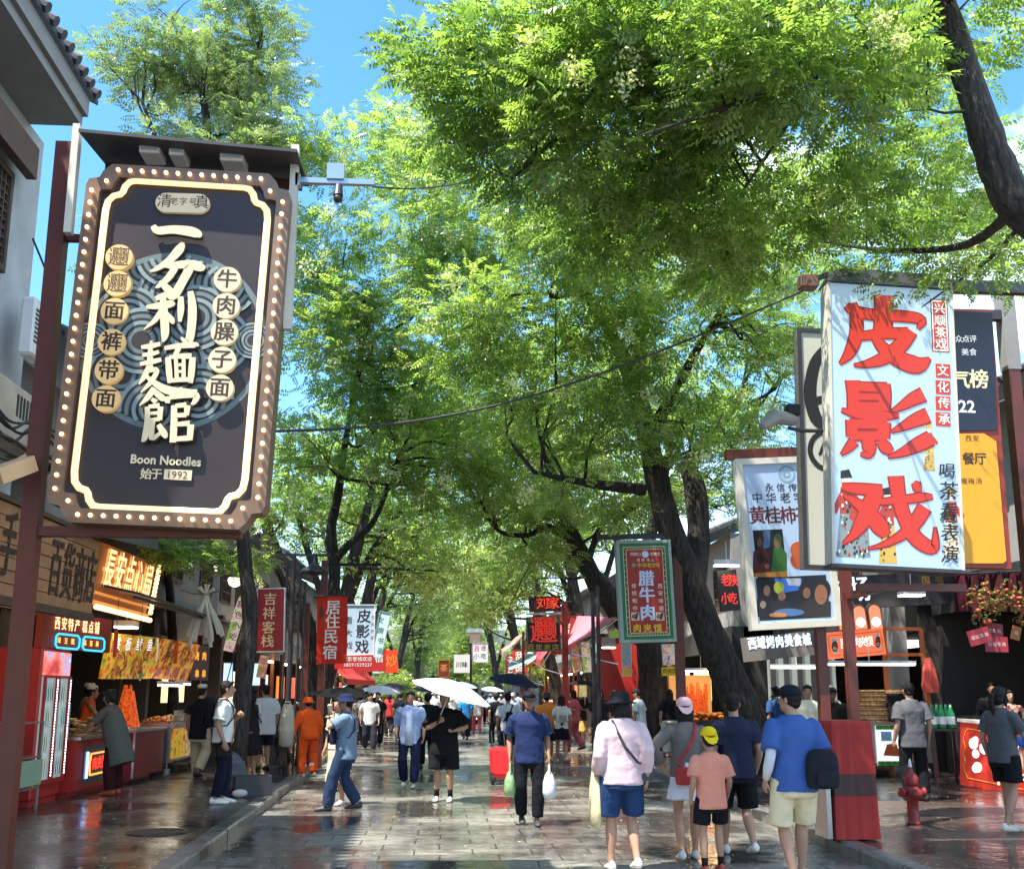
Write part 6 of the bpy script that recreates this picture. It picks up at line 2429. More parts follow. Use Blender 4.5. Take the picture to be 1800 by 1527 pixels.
# bundle of white paper streamers
t = thing('streamer_bundle', 'bundle of white paper streamers hanging in front of the dark shop', 'decoration', PY(362, 1035, 21.0))
mb = MB().m(M('white_streamer', (.72, .71, .66), rough=.8, var=.1))
rs = random.Random(31)
o0 = Vector((0, 0, 0))
for k in range(15):
 dx = rs.uniform(-.30, .38)
 dy = rs.uniform(-.12, .12)
 L = rs.uniform(.7, 1.05)
 p = [(rs.uniform(-.06, .06), 0, -.12), (dx * .4, dy, -.12 - L * .4), (dx * .85, dy, -.12 - L * .8), (dx, dy, -.12 - L)]
 mb.tube(p, [(.012, .012), (.035, .014), (.045, .016), (.035, .014)], n=6)
for k in range(6):
 a = rs.uniform(-1.3, 1.3)
 mb.tube([(0, 0, -.1), (.18 * math.sin(a), rs.uniform(-.05, .05), -.06 + .16 * math.cos(a))], [.02, .03], n=6)
mb.build('streamers', t)
mb = MB().m(m_cable)
mb.tube([(-.5, 0, -.02), (-.25, 0, -.1), (0, 0, -.1), (.35, 0, -.02), (.75, -.1, .15)], .008, n=5)
mb.build('string', t)
# feather flag and blue lit screens by the tree
S = Sign('feather_flag', 'narrow pink and green feather flag leaning beside the dark pavement tree', 'flag', [(417, 1036, 19.6), (436, 1042, 19.6), (414, 1146, 19.6), (396, 1144, 19.6)])
mb = MB().m(f_pinkp)
w, h = S.w / 2, S.h / 2
out = [(-w, -h), (w * .8, -h), (w, -h * .2), (w, h * .7), (w * .5, h), (0, h * 1.05), (-w * .7, h * .8), (-w, h * .3)]
mb.prism(out, -.004, .004)
mb.build('cloth', S.root)
mb = MB().m(PT('7A2A5A', .6, 0))
for i, c in enumerate('特色小吃'):
 S.ch(mb, c, 424 - i * 4.6, 1062 + i * 19, 13, -.007, bold=.01)
mb.build('lettering', S.root)
mb = MB().m(m_dark)
mb.tube([(w + .012, 0, -h - 1.6), (w + .012, 0, -h), (w + .012, 0, h * .75), (w * .4, 0, h * 1.09)], .012, n=6)
mb.build('pole', S.root)
for i, (c, lab) in enumerate((([(392, 1163, 24.5), (410, 1163, 24.9), (408, 1206, 24.9), (389, 1206, 24.5)], 'pale blue lit screen left of the dark tree trunk'),
       ([(433, 1163, 25.2), (459, 1164, 25.9), (457, 1206, 25.9), (431, 1206, 25.2)], 'pale blue lit screen right of the dark tree trunk'))):
 S = Sign('lit_menu_screen', lab, 'screen', c)
 mb = MB().m(M('screen_blue', (.3, .5, .8), var=.1, vs=5, emit=(.45, .72, 1), es=.55))
 mb.box((-S.w / 2 + .02, -.005, -S.h / 2 + .02), (S.w / 2 - .02, .04, S.h / 2 - .02))
 mb.build('screen', S.root)
 mb = MB().m(m_dark)
 S.frame(mb, .03, -.015, .05)
 mb.build('frame', S.root)
S = Sign('hanging_price_flag', 'small pink and yellow paper flag under the maroon board', 'flag', [(455, 1150, 21), (474, 1153, 21), (465, 1192, 21), (452, 1190, 21)])
mb = MB().m(f_yellowp)
mb.box((-S.w / 2, 0, -S.h / 2), (S.w / 2, .006, S.h / 2))
mb.build('paper', S.root)
mb = MB().m(m_dark)
mb.tube([(-S.w / 2 - .03, 0, S.h / 2 + .01), (S.w / 2 + .03, 0, S.h / 2 + .01)], .01, n=6)
mb.build('rod', S.root)

# ---- bin, crate and scooter by the left tree
p = PG(405, 1392, .12)
t = thing('sack', 'bulging grey woven sack leaning at the foot of the dark tree', 'sack', (p.x, p.y, .12))
mb = MB().m(CL('5A5C60'))
mb.lathe((0, 0, 0), [(.18, 0), (.24, .08), (.25, .28), (.20, .46), (.10, .56), (.05, .60)], 16)
mb.ball((.14, -.06, .16), (.17, .15, .15), 10, 7)
blob(mb.build('body', t), .02, 3, .06, .16)
mb = MB().m(m_cable)
mb.lathe((0, 0, .57), [(.062, 0), (.07, .01), (.062, .02)], 10)
mb.build('tie', t)
p = PG(442, 1398, .12)
t = thing('plastic_crate', 'black plastic crate with white cloth lying on the kerb side of the tree', 'crate', (p.x, p.y, .12), .3)
mb = MB().m(M('crate_black', (.035, .037, .04), rough=.5))
mb.box((-.26, -.18, 0), (.26, .18, .02))
for s in (-1, 1):
 mb.box((-.26, s * .18 - .01, .021), (.26, s * .18 + .01, .30))
 mb.box((s * .26 - .01, -.169, .021), (s * .26 + .01, .169, .30))
mb.build('box', t)
mb = MB().m(CL('C8C8C4'))
mb.ball((-.08, -.05, .12), (.16, .10, .10), 10, 6)
mb.ball((-.2, -.22, .06), (.12, .06, .06), 10, 6)
mb.build('rag', t, smooth=True)
sc = thing('scooter', 'black electric scooter parked head on beside the white shirted person', 'scooter', PG(487, 1342, .12) + Vector((0, .4, 0)), .05)
m_sc = M('scooter_black', (.02, .021, .024), rough=.25, var=.1)
mb = MB().m(m_sc)
mb.loft([[(a * w, y + b * d, z) for a, b in ((-1, -1), (-.6, -1.4), (.6, -1.4), (1, -1), (1, 1), (-1, 1))] for w, y, d, z in ((.10, 0, .05, .32), (.19, -.04, .06, .55), (.20, .02, .06, .85), (.11, .06, .05, 1.02))])
mb.loft([[(a * w, b, z) for a, b in ((-1, .1), (1, .1), (1, 1.15), (-1, 1.15))] for w, z in ((.15, .28), (.18, .42))])
mb.loft([[(a * w, b, z) for a, b in ((-1, .62), (1, .62), (1, 1.4), (-1, 1.4))] for w, z in ((.18, .421), (.16, .72))])
mb.build('body', sc)
mb = MB().m(m_sc)
mb.tube([(-.34, .1, 1.06), (-.1, .06, 1.03), (.1, .06, 1.03), (.34, .1, 1.06)], .018, n=8)
mb.build('handlebar', sc)
for s in (-1, 1):
 mb = MB().m(m_steel)
 mb.tube([(s * .22, .08, 1.04), (s * .30, .04, 1.26)], .007, n=5)
 mb.ball((s * .32, .03, 1.29), (.06, .015, .04), 10, 6)
 mb.build('mirror', sc, smooth=True)
mb = MB().m(M('lamp_glass', (.6, .62, .62), rough=.1, var=0))
mb.ball((0, -.075, .72), (.07, .03, .08), 12, 8)
mb.build('headlight', sc, smooth=True)
for y in (-.02, 1.2):
 mb = MB().m(m_black)
 mb.tube([(-.05, y, .25), (.05, y, .25)], [.25, .25], n=22)
 w_ = mb.build('wheel', sc)
 mb = MB().m(m_steel)
 mb.tube([(-.056, y, .25), (.056, y, .25)], [.13, .13], n=16)
 mb.build('rim', w_)
mb = MB().m(m_black)
mb.loft([[(a * w, b, z) for a, b in ((-1, .6), (1, .6), (1, 1.35), (-1, 1.35))] for w, z in ((.14, .722), (.13, .80))])
mb.build('seat', sc)
t = thing('pavement_sign', 'dark leaning pavement board on the ground right of the scooter', 'sign', PG(488, 1340, .12), .1)
mb = MB().m(m_dark)
mb.add([(-.25, 0, 0), (.25, 0, 0), (.22, .16, .75), (-.22, .16, .75), (-.25, .03, 0), (.25, .03, 0), (.22, .19, .75), (-.22, .19, .75)], [(0, 1, 2, 3), (7, 6, 5, 4), (0, 4, 5, 1), (1, 5, 6, 2), (2, 6, 7, 3), (3, 7, 4, 0)])
mb.build('board', t)
mb = MB().m(m_steel)
mb.tube([(-.2, .38, 0), (-.18, .19, .7)], .012, n=5)
mb.tube([(.2, .38, 0), (.18, .19, .7)], .012, n=5)
mb.build('stay', t)

# ---- junk on the left wall: outdoor unit, second unit, wall camera, sagging cables
ac = thing('air_conditioner', 'dusty beige outdoor unit on a rusty bracket at the left edge', 'air conditioner', PY(30, 690, 11.6))
S_ = Sign('unit_frame', 'x', 'x', [(-40, 628, 11.0), (62, 640, 12.2), (95, 690, 12.2), (-40, 740, 11.0)])
bpy.data.objects.remove(S_.root)
a, b = PY(-30, 690, 10.8), PY(75, 690, 12.4)
mb = MB().m(M('dusty_beige', (.48, .42, .33), rough=.7, var=.3))
mb.box((a.x - .55, a.y, a.z - .35), (a.x, b.y, a.z + .35), bev=.03)
mb.build('housing', ac, world=True)
mb = MB().m(m_dark)
for k in range(7):
 mb.box((a.x + .001, b.y - .75 + k * .09, a.z - .02), (a.x + .006, b.y - .70 + k * .09, a.z + .24))
mb.build('vents', ac, world=True)
mb = MB().m(M('rusty_bracket', (.32, .17, .08), rough=.7))
mb.bar((a.x - .5, a.y + .05, a.z - .38), (a.x + .12, a.y + .05, a.z - .38), .05)
mb.bar((a.x - .5, b.y - .1, a.z - .38), (a.x + .12, b.y - .1, a.z - .38), .05)
mb.bar((a.x + .1, a.y, a.z - .38), (a.x + .1, b.y + .1, a.z - .38), .05)
mb.build('bracket', ac, world=True)
ac2 = thing('air_conditioner', 'slim white wall unit with slots under the lattice window', 'air conditioner', PY(75, 585, 12.0))
p = PY(70, 582, 12.0)
mb = MB().m(m_white)
mb.box((p.x - .16, 11.78, p.z - .36), (p.x + .02, 12.2, p.z + .36), bev=.03)
mb.build('housing', ac2, world=True)
mb = MB().m(m_dark)
for k in range(8):
 mb.box((p.x + .0201, 11.8, p.z - .2 + k * .055), (p.x + .024, 12.0, p.z - .17 + k * .055))
mb.build('vents', ac2, world=True)
wc = thing('security_camera', 'tan bullet camera on a curved arm fixed to the red brown post', 'camera', PY(30, 825, 8.4))
mb = MB().m(M('tan_camera', (.55, .36, .19), rough=.5))
a, b = PY(-10, 838, 8.2), PY(52, 815, 8.5)
mb.bar(a, b, .15, .13)
mb.build('housing', wc, world=True)
mb = MB().m(M('tan_camera', (.55, .36, .19)))
mb.tube([PY(28, 812, 8.6), PY(55, 797, 8.7), PY(78, 793, 8.75)], [.025, .025, .05], n=8)
mb.build('arm', wc, world=True)


def cable(name, label, pts, r=.012):
 mb = MB().m(m_cable)
 P = [Vector(p) for p in pts]
 Q = []
 for i in range(len(P) - 1):
  p0, p1, p2, p3 = P[max(i - 1, 0)], P[i], P[i + 1], P[min(i + 2, len(P) - 1)]
  for t in np.linspace(0, 1, 7)[:-1]:
   t = float(t)
   Q.append(0.5 * (2 * p1 + (p2 - p0) * t + (2 * p0 - 5 * p1 + 4 * p2 - p3) * t * t + (3 * p1 - p0 - 3 * p2 + p3) * t ** 3))
 Q.append(P[-1])
 mb.tube(Q, r, n=6)
 o = mb.build(name)
 return tag(o, label, 'cable')


cable('cable', 'thick black cable swung right across the street from noodle sign to shadow play sign', [PY(480, 758, 8.9), PY(620, 752, 9.2), PY(760, 735, 9.5), PY(900, 705, 9.7), PY(1060, 655, 10.0), PY(1240, 585, 10.2), PY(1410, 512, 10.5)], .013)
cable('cable', 'thin dark wire running from the camera arm into the canopy', [PY(655, 328, 8.7), PY(720, 332, 9.4), PY(800, 324, 10.2), PY(880, 305, 11)], .009)
cable('cable', 'dark loop of cable hanging between house wall and red post below the window', [PY(58, 420, 11.2), PY(95, 520, 10.4), PY(80, 560, 10.2), PY(110, 470, 9.2), PY(125, 380, 8.9)], .012)
cable('cable', 'second thin cable hanging down the house corner beside the slots of the wall unit', [PY(110, 345, 11.6), PY(82, 480, 11.2), PY(72, 580, 11.2), PY(60, 660, 11)], .012)
cable('cable', 'cable sagging low across the dark gap above the timber sign', [PY(-10, 720, 9.6), PY(30, 760, 10), PY(60, 752, 9.5), PY(84, 700, 8.9)], .015)
for i in range(6):
 rs = random.Random(40 + i)
 cable('cable', 'tangled dark cable bundle above the timber sign at the left edge', [PY(-20, 690 + i * 22, 10.8), PY(15 + i * 3, 740 + i * 16 + rs.uniform(-15, 15), 11.2), PY(60, 730 + i * 20 + rs.uniform(-20, 20), 11.6), PY(100, 760 + i * 14, 12.4)], .016)['group'] = 'tangled cables above the timber sign'
# corrugated lean-to roof above the timber sign
t = thing('lean_to_roof', 'dark corrugated lean-to roof between the house wall and the timber sign', 'roof', (-5.4, 12, 4.4))
mb = MB().m(m_dark)
n = 50
vs = []
for i in range(n + 1):
 y = 9.0 + 6.0 * i / n
 o = .03 * (i % 2)
 vs += [(-6.2, y, 5.05 + o), (-5.0, y, 4.55 + o)]
mb.add(vs, [(2 * i, 2 * i + 1, 2 * i + 3, 2 * i + 2) for i in range(n)])
mb.build('sheet', t, world=True)
mb = MB().m(m_brown)
for y in (9.5, 11.5, 13.5, 14.8):
 mb.bar((-6.2, y, 5.0), (-5.0, y, 4.5), .08)
mb.build('rafter', t, world=True)

# ---- red draped box, hydrant, bench on the right
bx = thing('draped_bin', 'red fabric draped box with dark band standing on the kerb under the red post', 'box', (PY(1506, 1400, 11.0).x, 11.25, .12))
m_rc = M('red_drape', (.36, .022, .016), rough=.8, var=.3, vs=2.5, bump=.3, bs=7)
mb = MB().m(m_rc)
rings = []
for z, k in ((0.02, 1.03), (.35, .99), (.46, .985)):
 ring_ = []
 for i in range(40):
  t = i / 40 * 4
  e, f = int(t), t % 1
  w, d = .235 * k, .24 * k
  x, y = [(-w + 2 * w * f, -d), (w, -d + 2 * d * f), (w - 2 * w * f, d), (-w, d - 2 * d * f)][e]
  s = 1 + .02 * math.sin(i * 2.3) * (1 - z)
  ring_.append((x * s, y * s, z))
 rings.append(ring_)
mb.loft(rings)
mb.build('lower_drape', bx)
mb = MB().m(M('drape_band', (.06, .018, .016), rough=.6))
mb.loft([[(x * .99, y * .99, z) for x, y, _ in rings[-1]] for z in (.462, .68)])
mb.build('dark_band', bx)
mb = MB().m(m_rc)
rings2 = []
for z, k in ((.682, 1.0), (.9, .97), (1.20, .93), (1.235, .90), (1.24, .6)):
 rings2.append([(x / .985 * k * (1 + .018 * math.sin(i * 1.9)), y / .985 * k * (1 + .018 * math.sin(i * 1.9)), z) for i, (x, y, _) in enumerate(rings[-1])])
mb.loft(rings2)
mb.build('upper_drape', bx)
mb = MB().m(m_steel)
mb.box((-.31, -.2, .02), (-.262, .2, .85))
mb.build('steel_side', bx)
p = PG(1607, 1448, .12)
hy = thing('fire_hydrant', 'dark red fire hydrant standing on the wet right pavement', 'hydrant', (p.x, p.y, .12))
hy.scale = (.82, .82, .80)
m_hy = M('hydrant_red', (.24, .018, .015), rough=.45, var=.35, vs=9, bump=.3)
mb = MB().m(m_hy)
mb.lathe((0, 0, 0), [(.10, 0), (.10, .03), (.082, .04), (.082, .34), (.10, .36), (.12, .42), (.12, .50), (.10, .53), (.088, .55), (.10, .56), (.105, .60), (.105, .67), (.09, .70), (.06, .74), (.035, .77), (.03, .82), (.012, .825)], 22)
mb.build('body', hy, smooth=True)
for s in (-1, 1):
 mb = MB().m(m_hy)
 mb.tube([(s * .09, -.02, .46), (s * .15, -.03, .46), (s * .152, -.03, .46), (s * .19, -.04, .46)], [.05, .05, .075, .07], n=14)
 mb.build('hose_cap', hy, smooth=True)
mb = MB().m(m_hy)
mb.tube([(0, -.09, .44), (0, -.16, .44), (0, -.161, .44), (0, -.19, .44)], [.055, .055, .082, .075], n=14)
mb.build('front_cap', hy, smooth=True)
mb = MB().m(PT('D8D6D0', .6))
mb.lathe((.0, 0, .826), [(.03, 0), (.02, .08), (.006, .12)], 8)
mb.build('paper_cone', hy)
p = PY(1790, 1490, 11.5)
bn = thing('bench', 'dark steel bench end at the bottom right corner', 'bench', (7.3, 11.2, .12))
mb = MB().m(m_dark)
for k in range(6):
 mb.box((-.62, -.2 + k * .085, .40), (.62, -.135 + k * .085, .43))
mb.build('seat', bn)
for s in (-1, 1):
 mb = MB().m(m_dark)
 mb.bar((s * .55, -.2, 0), (s * .55, -.2, .398), .045)
 mb.bar((s * .55, .28, 0), (s * .55, .28, .398), .045)
 mb.bar((s * .55, -.18, .38), (s * .55, .26, .38), .03)
 mb.build('leg', bn)

# ---- right stall: bun steamers, barrel, menu boxes
cx = thing('bun_cart', 'steamer cart with white and green poster panel under the red lit menu', 'food cart', (8.6, 20.0, .12))
mb = MB().m(m_steel)
a, b = PY(1515, 1300, 19.2), PY(1600, 1300, 19.2)
XA, XB = PY(1490, 1300, 19.0).x, PY(1640, 1300, 19.0).x
mb.box((XA, 19.01, .38), (XB, 20.0, 1.08))
mb.box((XA - .05, 18.96, 1.082), (XB + .05, 20.05, 1.12))
for x in (XA + .1, XB - .1):
 for y in (19.1, 19.9):
  mb.tube([(x, y, .3), (x, y, .38)], .02, n=6)
  mb.tube([(x - .03, y, .21), (x + .03, y, .21)], .09, n=14)
mb.build('body', cx, world=True)
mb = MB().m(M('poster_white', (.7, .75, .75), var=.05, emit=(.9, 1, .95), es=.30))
x0, x1 = PY(1540, 1300, 19).x, PY(1594, 1300, 19).x
mb.box((x0, 18.985, .34), (x1, 19.005, 1.06))
mb.m(PT('4FA83A', .5, .05))
mb.box((x0, 18.98, .985), (x1, 18.984, 1.06))
mb.box((x0, 18.98, .34), (x1, 18.984, .42))
mb.m(PT('C8602E', .5, .2))
mb.T = None
xm = (x0 + x1) / 2
mb.prism([(xm - .18, .52), (xm + .2, .50), (xm + .05, .74), (xm - .1, .72)], 18.978, 18.9835)
mb.m(PT('8FB8D8', .5, .1))
mb.box((xm - .2, 18.98, .78), (xm + .0, 18.984, .95))
mb.m(PT('2A3A2A', .5, 0))
for i, c in enumerate('特色甑糕'):
 mb.char(c, x0 + .08 + i * .12, 1.022, .08, 18.979)
for i, c in enumerate('香甜软糯'):
 mb.char(c, x0 + .08 + i * .12, .38, .08, 18.979)
mb.build('poster', cx, world=True)
rs = random.Random(5)
px = PY(1532, 1240, 19.4)
for k in range(7):
 t = thing('bamboo_steamer', 'round bamboo steamer in the stack beside the black barrel, %s from the top' % ('first', 'second', 'third', 'fourth', 'fifth', 'sixth', 'seventh')[6 - k], 'steamer', (px.x + rs.uniform(-.02, .02), 19.45, 1.12 + k * .085), rs.uniform(0, 3), 'stacked bamboo steamers')
 mb = MB().m(f_bread)
 mb.lathe((0, 0, 0), [(.30, 0), (.31, .01), (.31, .06), (.29, .075), (.05, .08)], 24)
 mb.build('basket', t)
 mb = MB().m(m_brown)
 mb.lathe((0, 0, .024), [(.312, 0), (.318, .006), (.318, .02), (.312, .026)], 24)
 mb.build('band', t)
px = PY(1566, 1215, 19.5)
t = thing('rice_barrel', 'black barrel with pale wooden lid and white characters on the steamer cart', 'barrel', (px.x, 19.5, 1.12))
mb = MB().m(M('barrel_black', (.012, .014, .022), rough=.25))
mb.lathe((0, 0, 0), [(.24, 0), (.26, .02), (.32, .48), (.34, .52)], 26)
mb.build('body', t, smooth=True)
mb = MB().m(f_bread)
mb.lathe((0, 0, .521), [(.36, 0), (.37, .03), (.36, .06), (.05, .075)], 26)
mb.build('lid', t)
mb = MB().m(PT('D8D8D0', .5, 0))
for i, c in enumerate('甑糕'):
 mb.char(c, -.08 + i * .16, .22, .13, -.335)
mb.build('lettering', t)
# orange frame stand with red towel
t = thing('steel_stand', 'orange steel frame standing over the steamer cart with a red towel on it', 'frame', (8.8, 19.2, .12))
m_of = M('orange_frame', (.48, .13, .035), rough=.5)
A, B = PY(1553, 1105, 19.2), PY(1618, 1105, 19.2)
C_ = PY(1634, 1270, 19.2)
mb = MB().m(m_of)
mb.bar(A, B, .06)
mb.bar(PY(1556, 1150, 19.2), PY(1623, 1150, 19.2), .06)
mb.build('rail', t, world=True)
for P in ((B, PY(1636, 1360, 19.2)), (A, PY(1563, 1360, 19.5))):
 mb = MB().m(m_of)
 mb.bar(P[0], (P[0].x + .1, P[1].y, .12), .07)
 mb.build('upright', t, world=True)
mb = MB().m(CL('C8584E'))
p = PY(1632, 1165, 19.1)
mb.loft([[(p.x + a * w, 19.1 + b * .05, p.z + z) for a, b in ((-1, -1), (0, -1.4), (1, -1), (1, 1), (-1, 1))] for w, z in ((.03, .1), (.1, -.1), (.15, -.42), (.12, -.55))])
mb.build('towel', t, world=True)
# red menu light box and arched lit panels
S = Sign('beef_menu_box', 'red lit menu box with white characters and two small food pictures', 'menu board', [(1452, 1112, 18.6), (1553, 1103, 18.6), (1556, 1150, 18.6), (1456, 1158, 18.6)])
mb = MB().m(M('lit_red_box', (.65, .09, .05), var=.1, emit=(.95, .16, .07), es=.35))
mb.box((-S.w / 2, 0, -S.h / 2), (S.w / 2, .2, S.h / 2))
mb.build('panel', S.root)
mb = MB().m(GLOW('F2ECE0', 0.35))
for i, c in enumerate('腊牛肉夹馍'):
 S.ch(mb, c, 1484 + i * 11, 1131 - i * 1, 14, -.006, bold=.02, sz=1.3)
mb.m(PT('E89A3A', .5, 0))
P = [S.uv(*q) for q in ((.05, .12), (.95, .12), (.97, .5), (.95, .88), (.05, .88), (.03, .5), (.05, .12))]
mb.tube([(x, -.003, z) for x, z in P], .012, n=5)
mb.build('lettering', S.root)
for rc in ((1460, 1122, 1474, 1147), (1537, 1113, 1549, 1140)):
 photo(S, 'food_photograph', rc, 'E8E0D0', [('3A2018', 'e', .5, .55, .4, .38), ('9A4A2A', 'e', .45, .5, .25, .2), ('D8B890', 'e', .5, .7, .25, .12)], -.006)
lamp('long white tube lamp below the red beef menu box', PY(1528, 1166, 18.4), (1.7, .12, .05))
for i, (px, lab) in enumerate(((1483, 'leftmost arched lit panel half behind the red post'), (1511, 'middle arched lit panel with orange top above the red menu box'), (1538, 'right arched lit panel with orange top above the red menu box'))):
 S = Sign('arched_panel', lab, 'menu board', [(px - 12, 1062 - (px - 1510) * .08, 18.9), (px + 12, 1060 - (px - 1510) * .08, 18.9), (px + 13, 1108, 18.9), (px - 11, 1110, 18.9)])
 w, h = S.w / 2, S.h / 2
 arch = lambda k: [(-w * k, -h * k)] + [(w * k * math.cos(t), h * .5 * k + h * .5 * k * math.sin(t)) for t in np.linspace(math.pi, 0, 13)] + [(w * k, -h * k)]
 mb = MB().m(PT('8A6A4A', .5))
 mb.prism(arch(1.0), 0, .08)
 mb.build('panel', S.root)
 mb = MB().m(M('arch_orange', (.6, .2, .1), var=.2, emit=(.9, .3, .15), es=.35))
 mb.flat(arch(.84), -.004)
 mb.m(M('arch_white', (.75, .76, .85), var=.1, emit=(.9, .92, 1), es=.5))
 mb.disc(0, -h * .35, w * .68, -.012, -.006, 20)
 mb.build('lit_face', S.root)
# dark fascia with white neon characters and faint gold ones
S = Sign('neon_fascia', 'dark fascia with large white neon characters behind the red post', 'shop sign', [(1466, 1012, 19.6), (1690, 1004, 19.6), (1690, 1058, 19.6), (1470, 1072, 19.6)])
mb = MB().m(M('charcoal_fascia', (.03, .03, .034), rough=.4))
mb.box((-S.w / 2, 0, -S.h / 2), (S.w / 2, .2, S.h / 2))
mb.build('panel', S.root)
mb = MB().m(GLOW('E4ECFF', 0.55))
for c, px, py in (('酒', 1481, 1042), ('场', 1512, 1036)):
 S.ch(mb, c, px, py, 36, -.012, bold=.014, sz=1.2)
mb.m(PT('8A6A30', .5, 0))
for c, px in zip('国强', (1627, 1651)):
 S.ch(mb, c, px, 1020, 15, -.012, bold=.02)
mb.build('lettering', S.root)
S = Sign('led_text_fascia', 'curved grey fascia with a row of white lit characters beside the leaning trunk', 'shop sign', [(1310, 1120, 21.5), (1432, 1108, 21.5), (1434, 1150, 21.5), (1312, 1163, 21.5)])
mb = MB().m(M('grey_fascia', (.22, .20, .18), rough=.5))
mb.box((-S.w / 2, 0, -S.h / 2), (S.w / 2, .3, S.h / 2))
mb.build('panel', S.root)
mb = MB().m(GLOW('D8ECFF', 0.65))
for i, c in enumerate('西域烤肉美食城'):
 S.ch(mb, c, 1322 + i * 16, 1131 - i * 1.2, 14.5, -.012, bold=.03, sz=1.5)
mb.build('lettering', S.root)
S = Sign('red_letter_board', 'black board with red glowing characters between trunk and photo menu sign', 'shop sign', [(1258, 1003, 19.5), (1300, 1000, 19.5), (1296, 1072, 19.5), (1270, 1074, 19.5)])
mb = MB().m(PT('1A1614', .4))
mb.box((-S.w / 2, 0, -S.h / 2), (S.w / 2, .1, S.h / 2))
mb.build('panel', S.root)
mb = MB().m(GLOW('D83024', 0.40))
for i, c in enumerate('老陕小吃'):
 S.ch(mb, c, 1275 + (i % 2) * 14, 1020 + (i // 2) * 32, 15, -.008, bold=.02, sz=1.4)
mb.build('lettering', S.root)
lamp('bright white tube lamp above the black board with red characters', PY(1277, 993, 19.2), (.5, .12, .10))
# interior panels behind the people there
t = thing('shop_partition', 'grey green panel wall with dark mullions behind the white shirted vendor', 'wall', (7.8, 24, .12))
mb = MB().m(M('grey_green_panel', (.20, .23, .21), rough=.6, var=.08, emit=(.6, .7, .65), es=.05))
a, b = PY(1352, 1200, 24.5), PY(1470, 1200, 24.5)
mb.box((a.x, 24.5, .12), (b.x, 24.6, 2.75))
mb.build('panel', t, world=True)
for k in range(5):
 mb = MB().m(m_dark)
 x = a.x + (b.x - a.x) * (k + .3) / 5
 mb.box((x - .06, 24.44, .12), (x + .06, 24.498, 2.75))
 mb.build('mullion', t, world=True)
lamp('tube lamp lighting the grey green panel wall', PY(1400, 1172, 23.6), (1.2, .1, .06))
# pale column between the shop bays
t = thing('pillar', 'plain grey pillar right of the arched lit panels', 'pillar', (9.6, 20.6, .12))
a, b = PY(1570, 1150, 20.5), PY(1596, 1150, 20.5)
mb = MB().m(m_grey_plaster)
mb.box((a.x, 20.5, .12), (b.x, 20.9, 3.85))
mb.build('shaft', t, world=True)
mb = MB().m(m_concrete)
mb.box((a.x - .05, 20.44, 3.852), (b.x + 1.0, 20.95, 4.02))
mb.build('capital', t, world=True)
lamp('flat ceiling lamp under the dark fascia right of the pillar', PY(1602, 1045, 19.0), (.42, .3, .06))
# red counter at the right edge
ct = thing('sales_counter', 'bright red counter with white emblem and characters at the right edge', 'counter', (9.4, 17.4, .12))
S = Sign('counter_frame', 'x', 'x', [(1683, 1268, 17.2), (1812, 1282, 15.9), (1812, 1402, 15.9), (1693, 1378, 17.2)])
bpy.data.objects.remove(S.root)
ct.location = S.o
ct.rotation_euler = Matrix((S.x, S.y, S.z)).transposed().to_euler()
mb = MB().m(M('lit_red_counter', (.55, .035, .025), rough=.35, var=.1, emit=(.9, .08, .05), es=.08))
mb.box((-S.w / 2, 0, -S.h / 2), (S.w / 2, .6, S.h / 2))
mb.build('body', ct)
mb = MB().m(m_steel)
mb.box((-S.w / 2 + .03, .05, -S.h / 2 - .16), (S.w / 2, .55, -S.h / 2 - .002))
mb.build('base', ct)
mb = MB().m(PT('E0D0C8', .5, .2))
mb.box((-S.w / 2 - .03, -.04, S.h / 2 + .002), (S.w / 2 + .03, .64, S.h / 2 + .05))
mb.build('worktop', ct)
mb = MB().m(PT('E8B03A', .5, 0))
P = [S.uv(*q) for q in ((.08, .16), (.12, .10), (.95, .12), (.95, .9), (.12, .88), (.08, .8), (.05, .7), (.08, .62), (.05, .5), (.08, .4), (.05, .28), (.08, .16))]
mb.tube([(x, -.006, z) for x, z in P], .008, n=5)
mb.m(M('lit_white_print', (.85, .88, .9), var=0, emit=(.9, .95, 1), es=.45))
x, z = S.uv(.32, .5)
for i in range(9):
 r = random.Random(i)
 mb.disc(x + r.uniform(-.2, .2) * S.w * .8, z + r.uniform(-.26, .26) * S.h, S.h * r.uniform(.05, .1), -.012 - i * .0004, -.002, 12)
for i, c in enumerate('特产'):
 x, z = S.uv(.62 + i * .2, .78)
 mb.char(c, x, z, S.h * .26, -.016, .02)
for i, c in enumerate('麻酱'):
 x, z = S.uv(.62 + i * .2, .38)
 mb.char(c, x, z, S.h * .22, -.016, .02)
mb.build('emblem', ct)
p = PY(1665, 1300, 17.3)
for i in range(6):
 t = thing('drink_bottle', 'green bottle with white label on the dark stand, %s' % ('front left one', 'front middle one', 'front right one', 'back left one', 'back middle one', 'back right one')[i], 'bottle', (p.x - .22 + (i % 3) * .16, 17.3 + (i // 3) * .16, 1.06), 0, 'bottles by the red counter')
 mb = MB().m(M('bottle_green', (.03, .22, .09), rough=.12, var=0))
 mb.lathe((0, 0, 0), [(.06, 0), (.065, .02), (.065, .24), (.03, .32), (.02, .40)], 12)
 mb.build('bottle', t, smooth=True)
 mb = MB().m(PT('E4E8E6', .4, 0))
 mb.lathe((0, 0, .07), [(.0662, 0), (.0662, .13)], 12, closed=False)
 mb.build('label', t)
t = thing('bottle_stand', 'dark stand holding the green bottles beside the red counter', 'stand', (p.x, 17.4, .12))
mb = MB().m(m_dark)
mb.box((-.32, -.22, .9), (.32, .30, .938))
for x in (-.3, .3):
 for y in (-.2, .28):
  mb.bar((x, y, 0), (x, y, .898), .04)
mb.build('table', t)
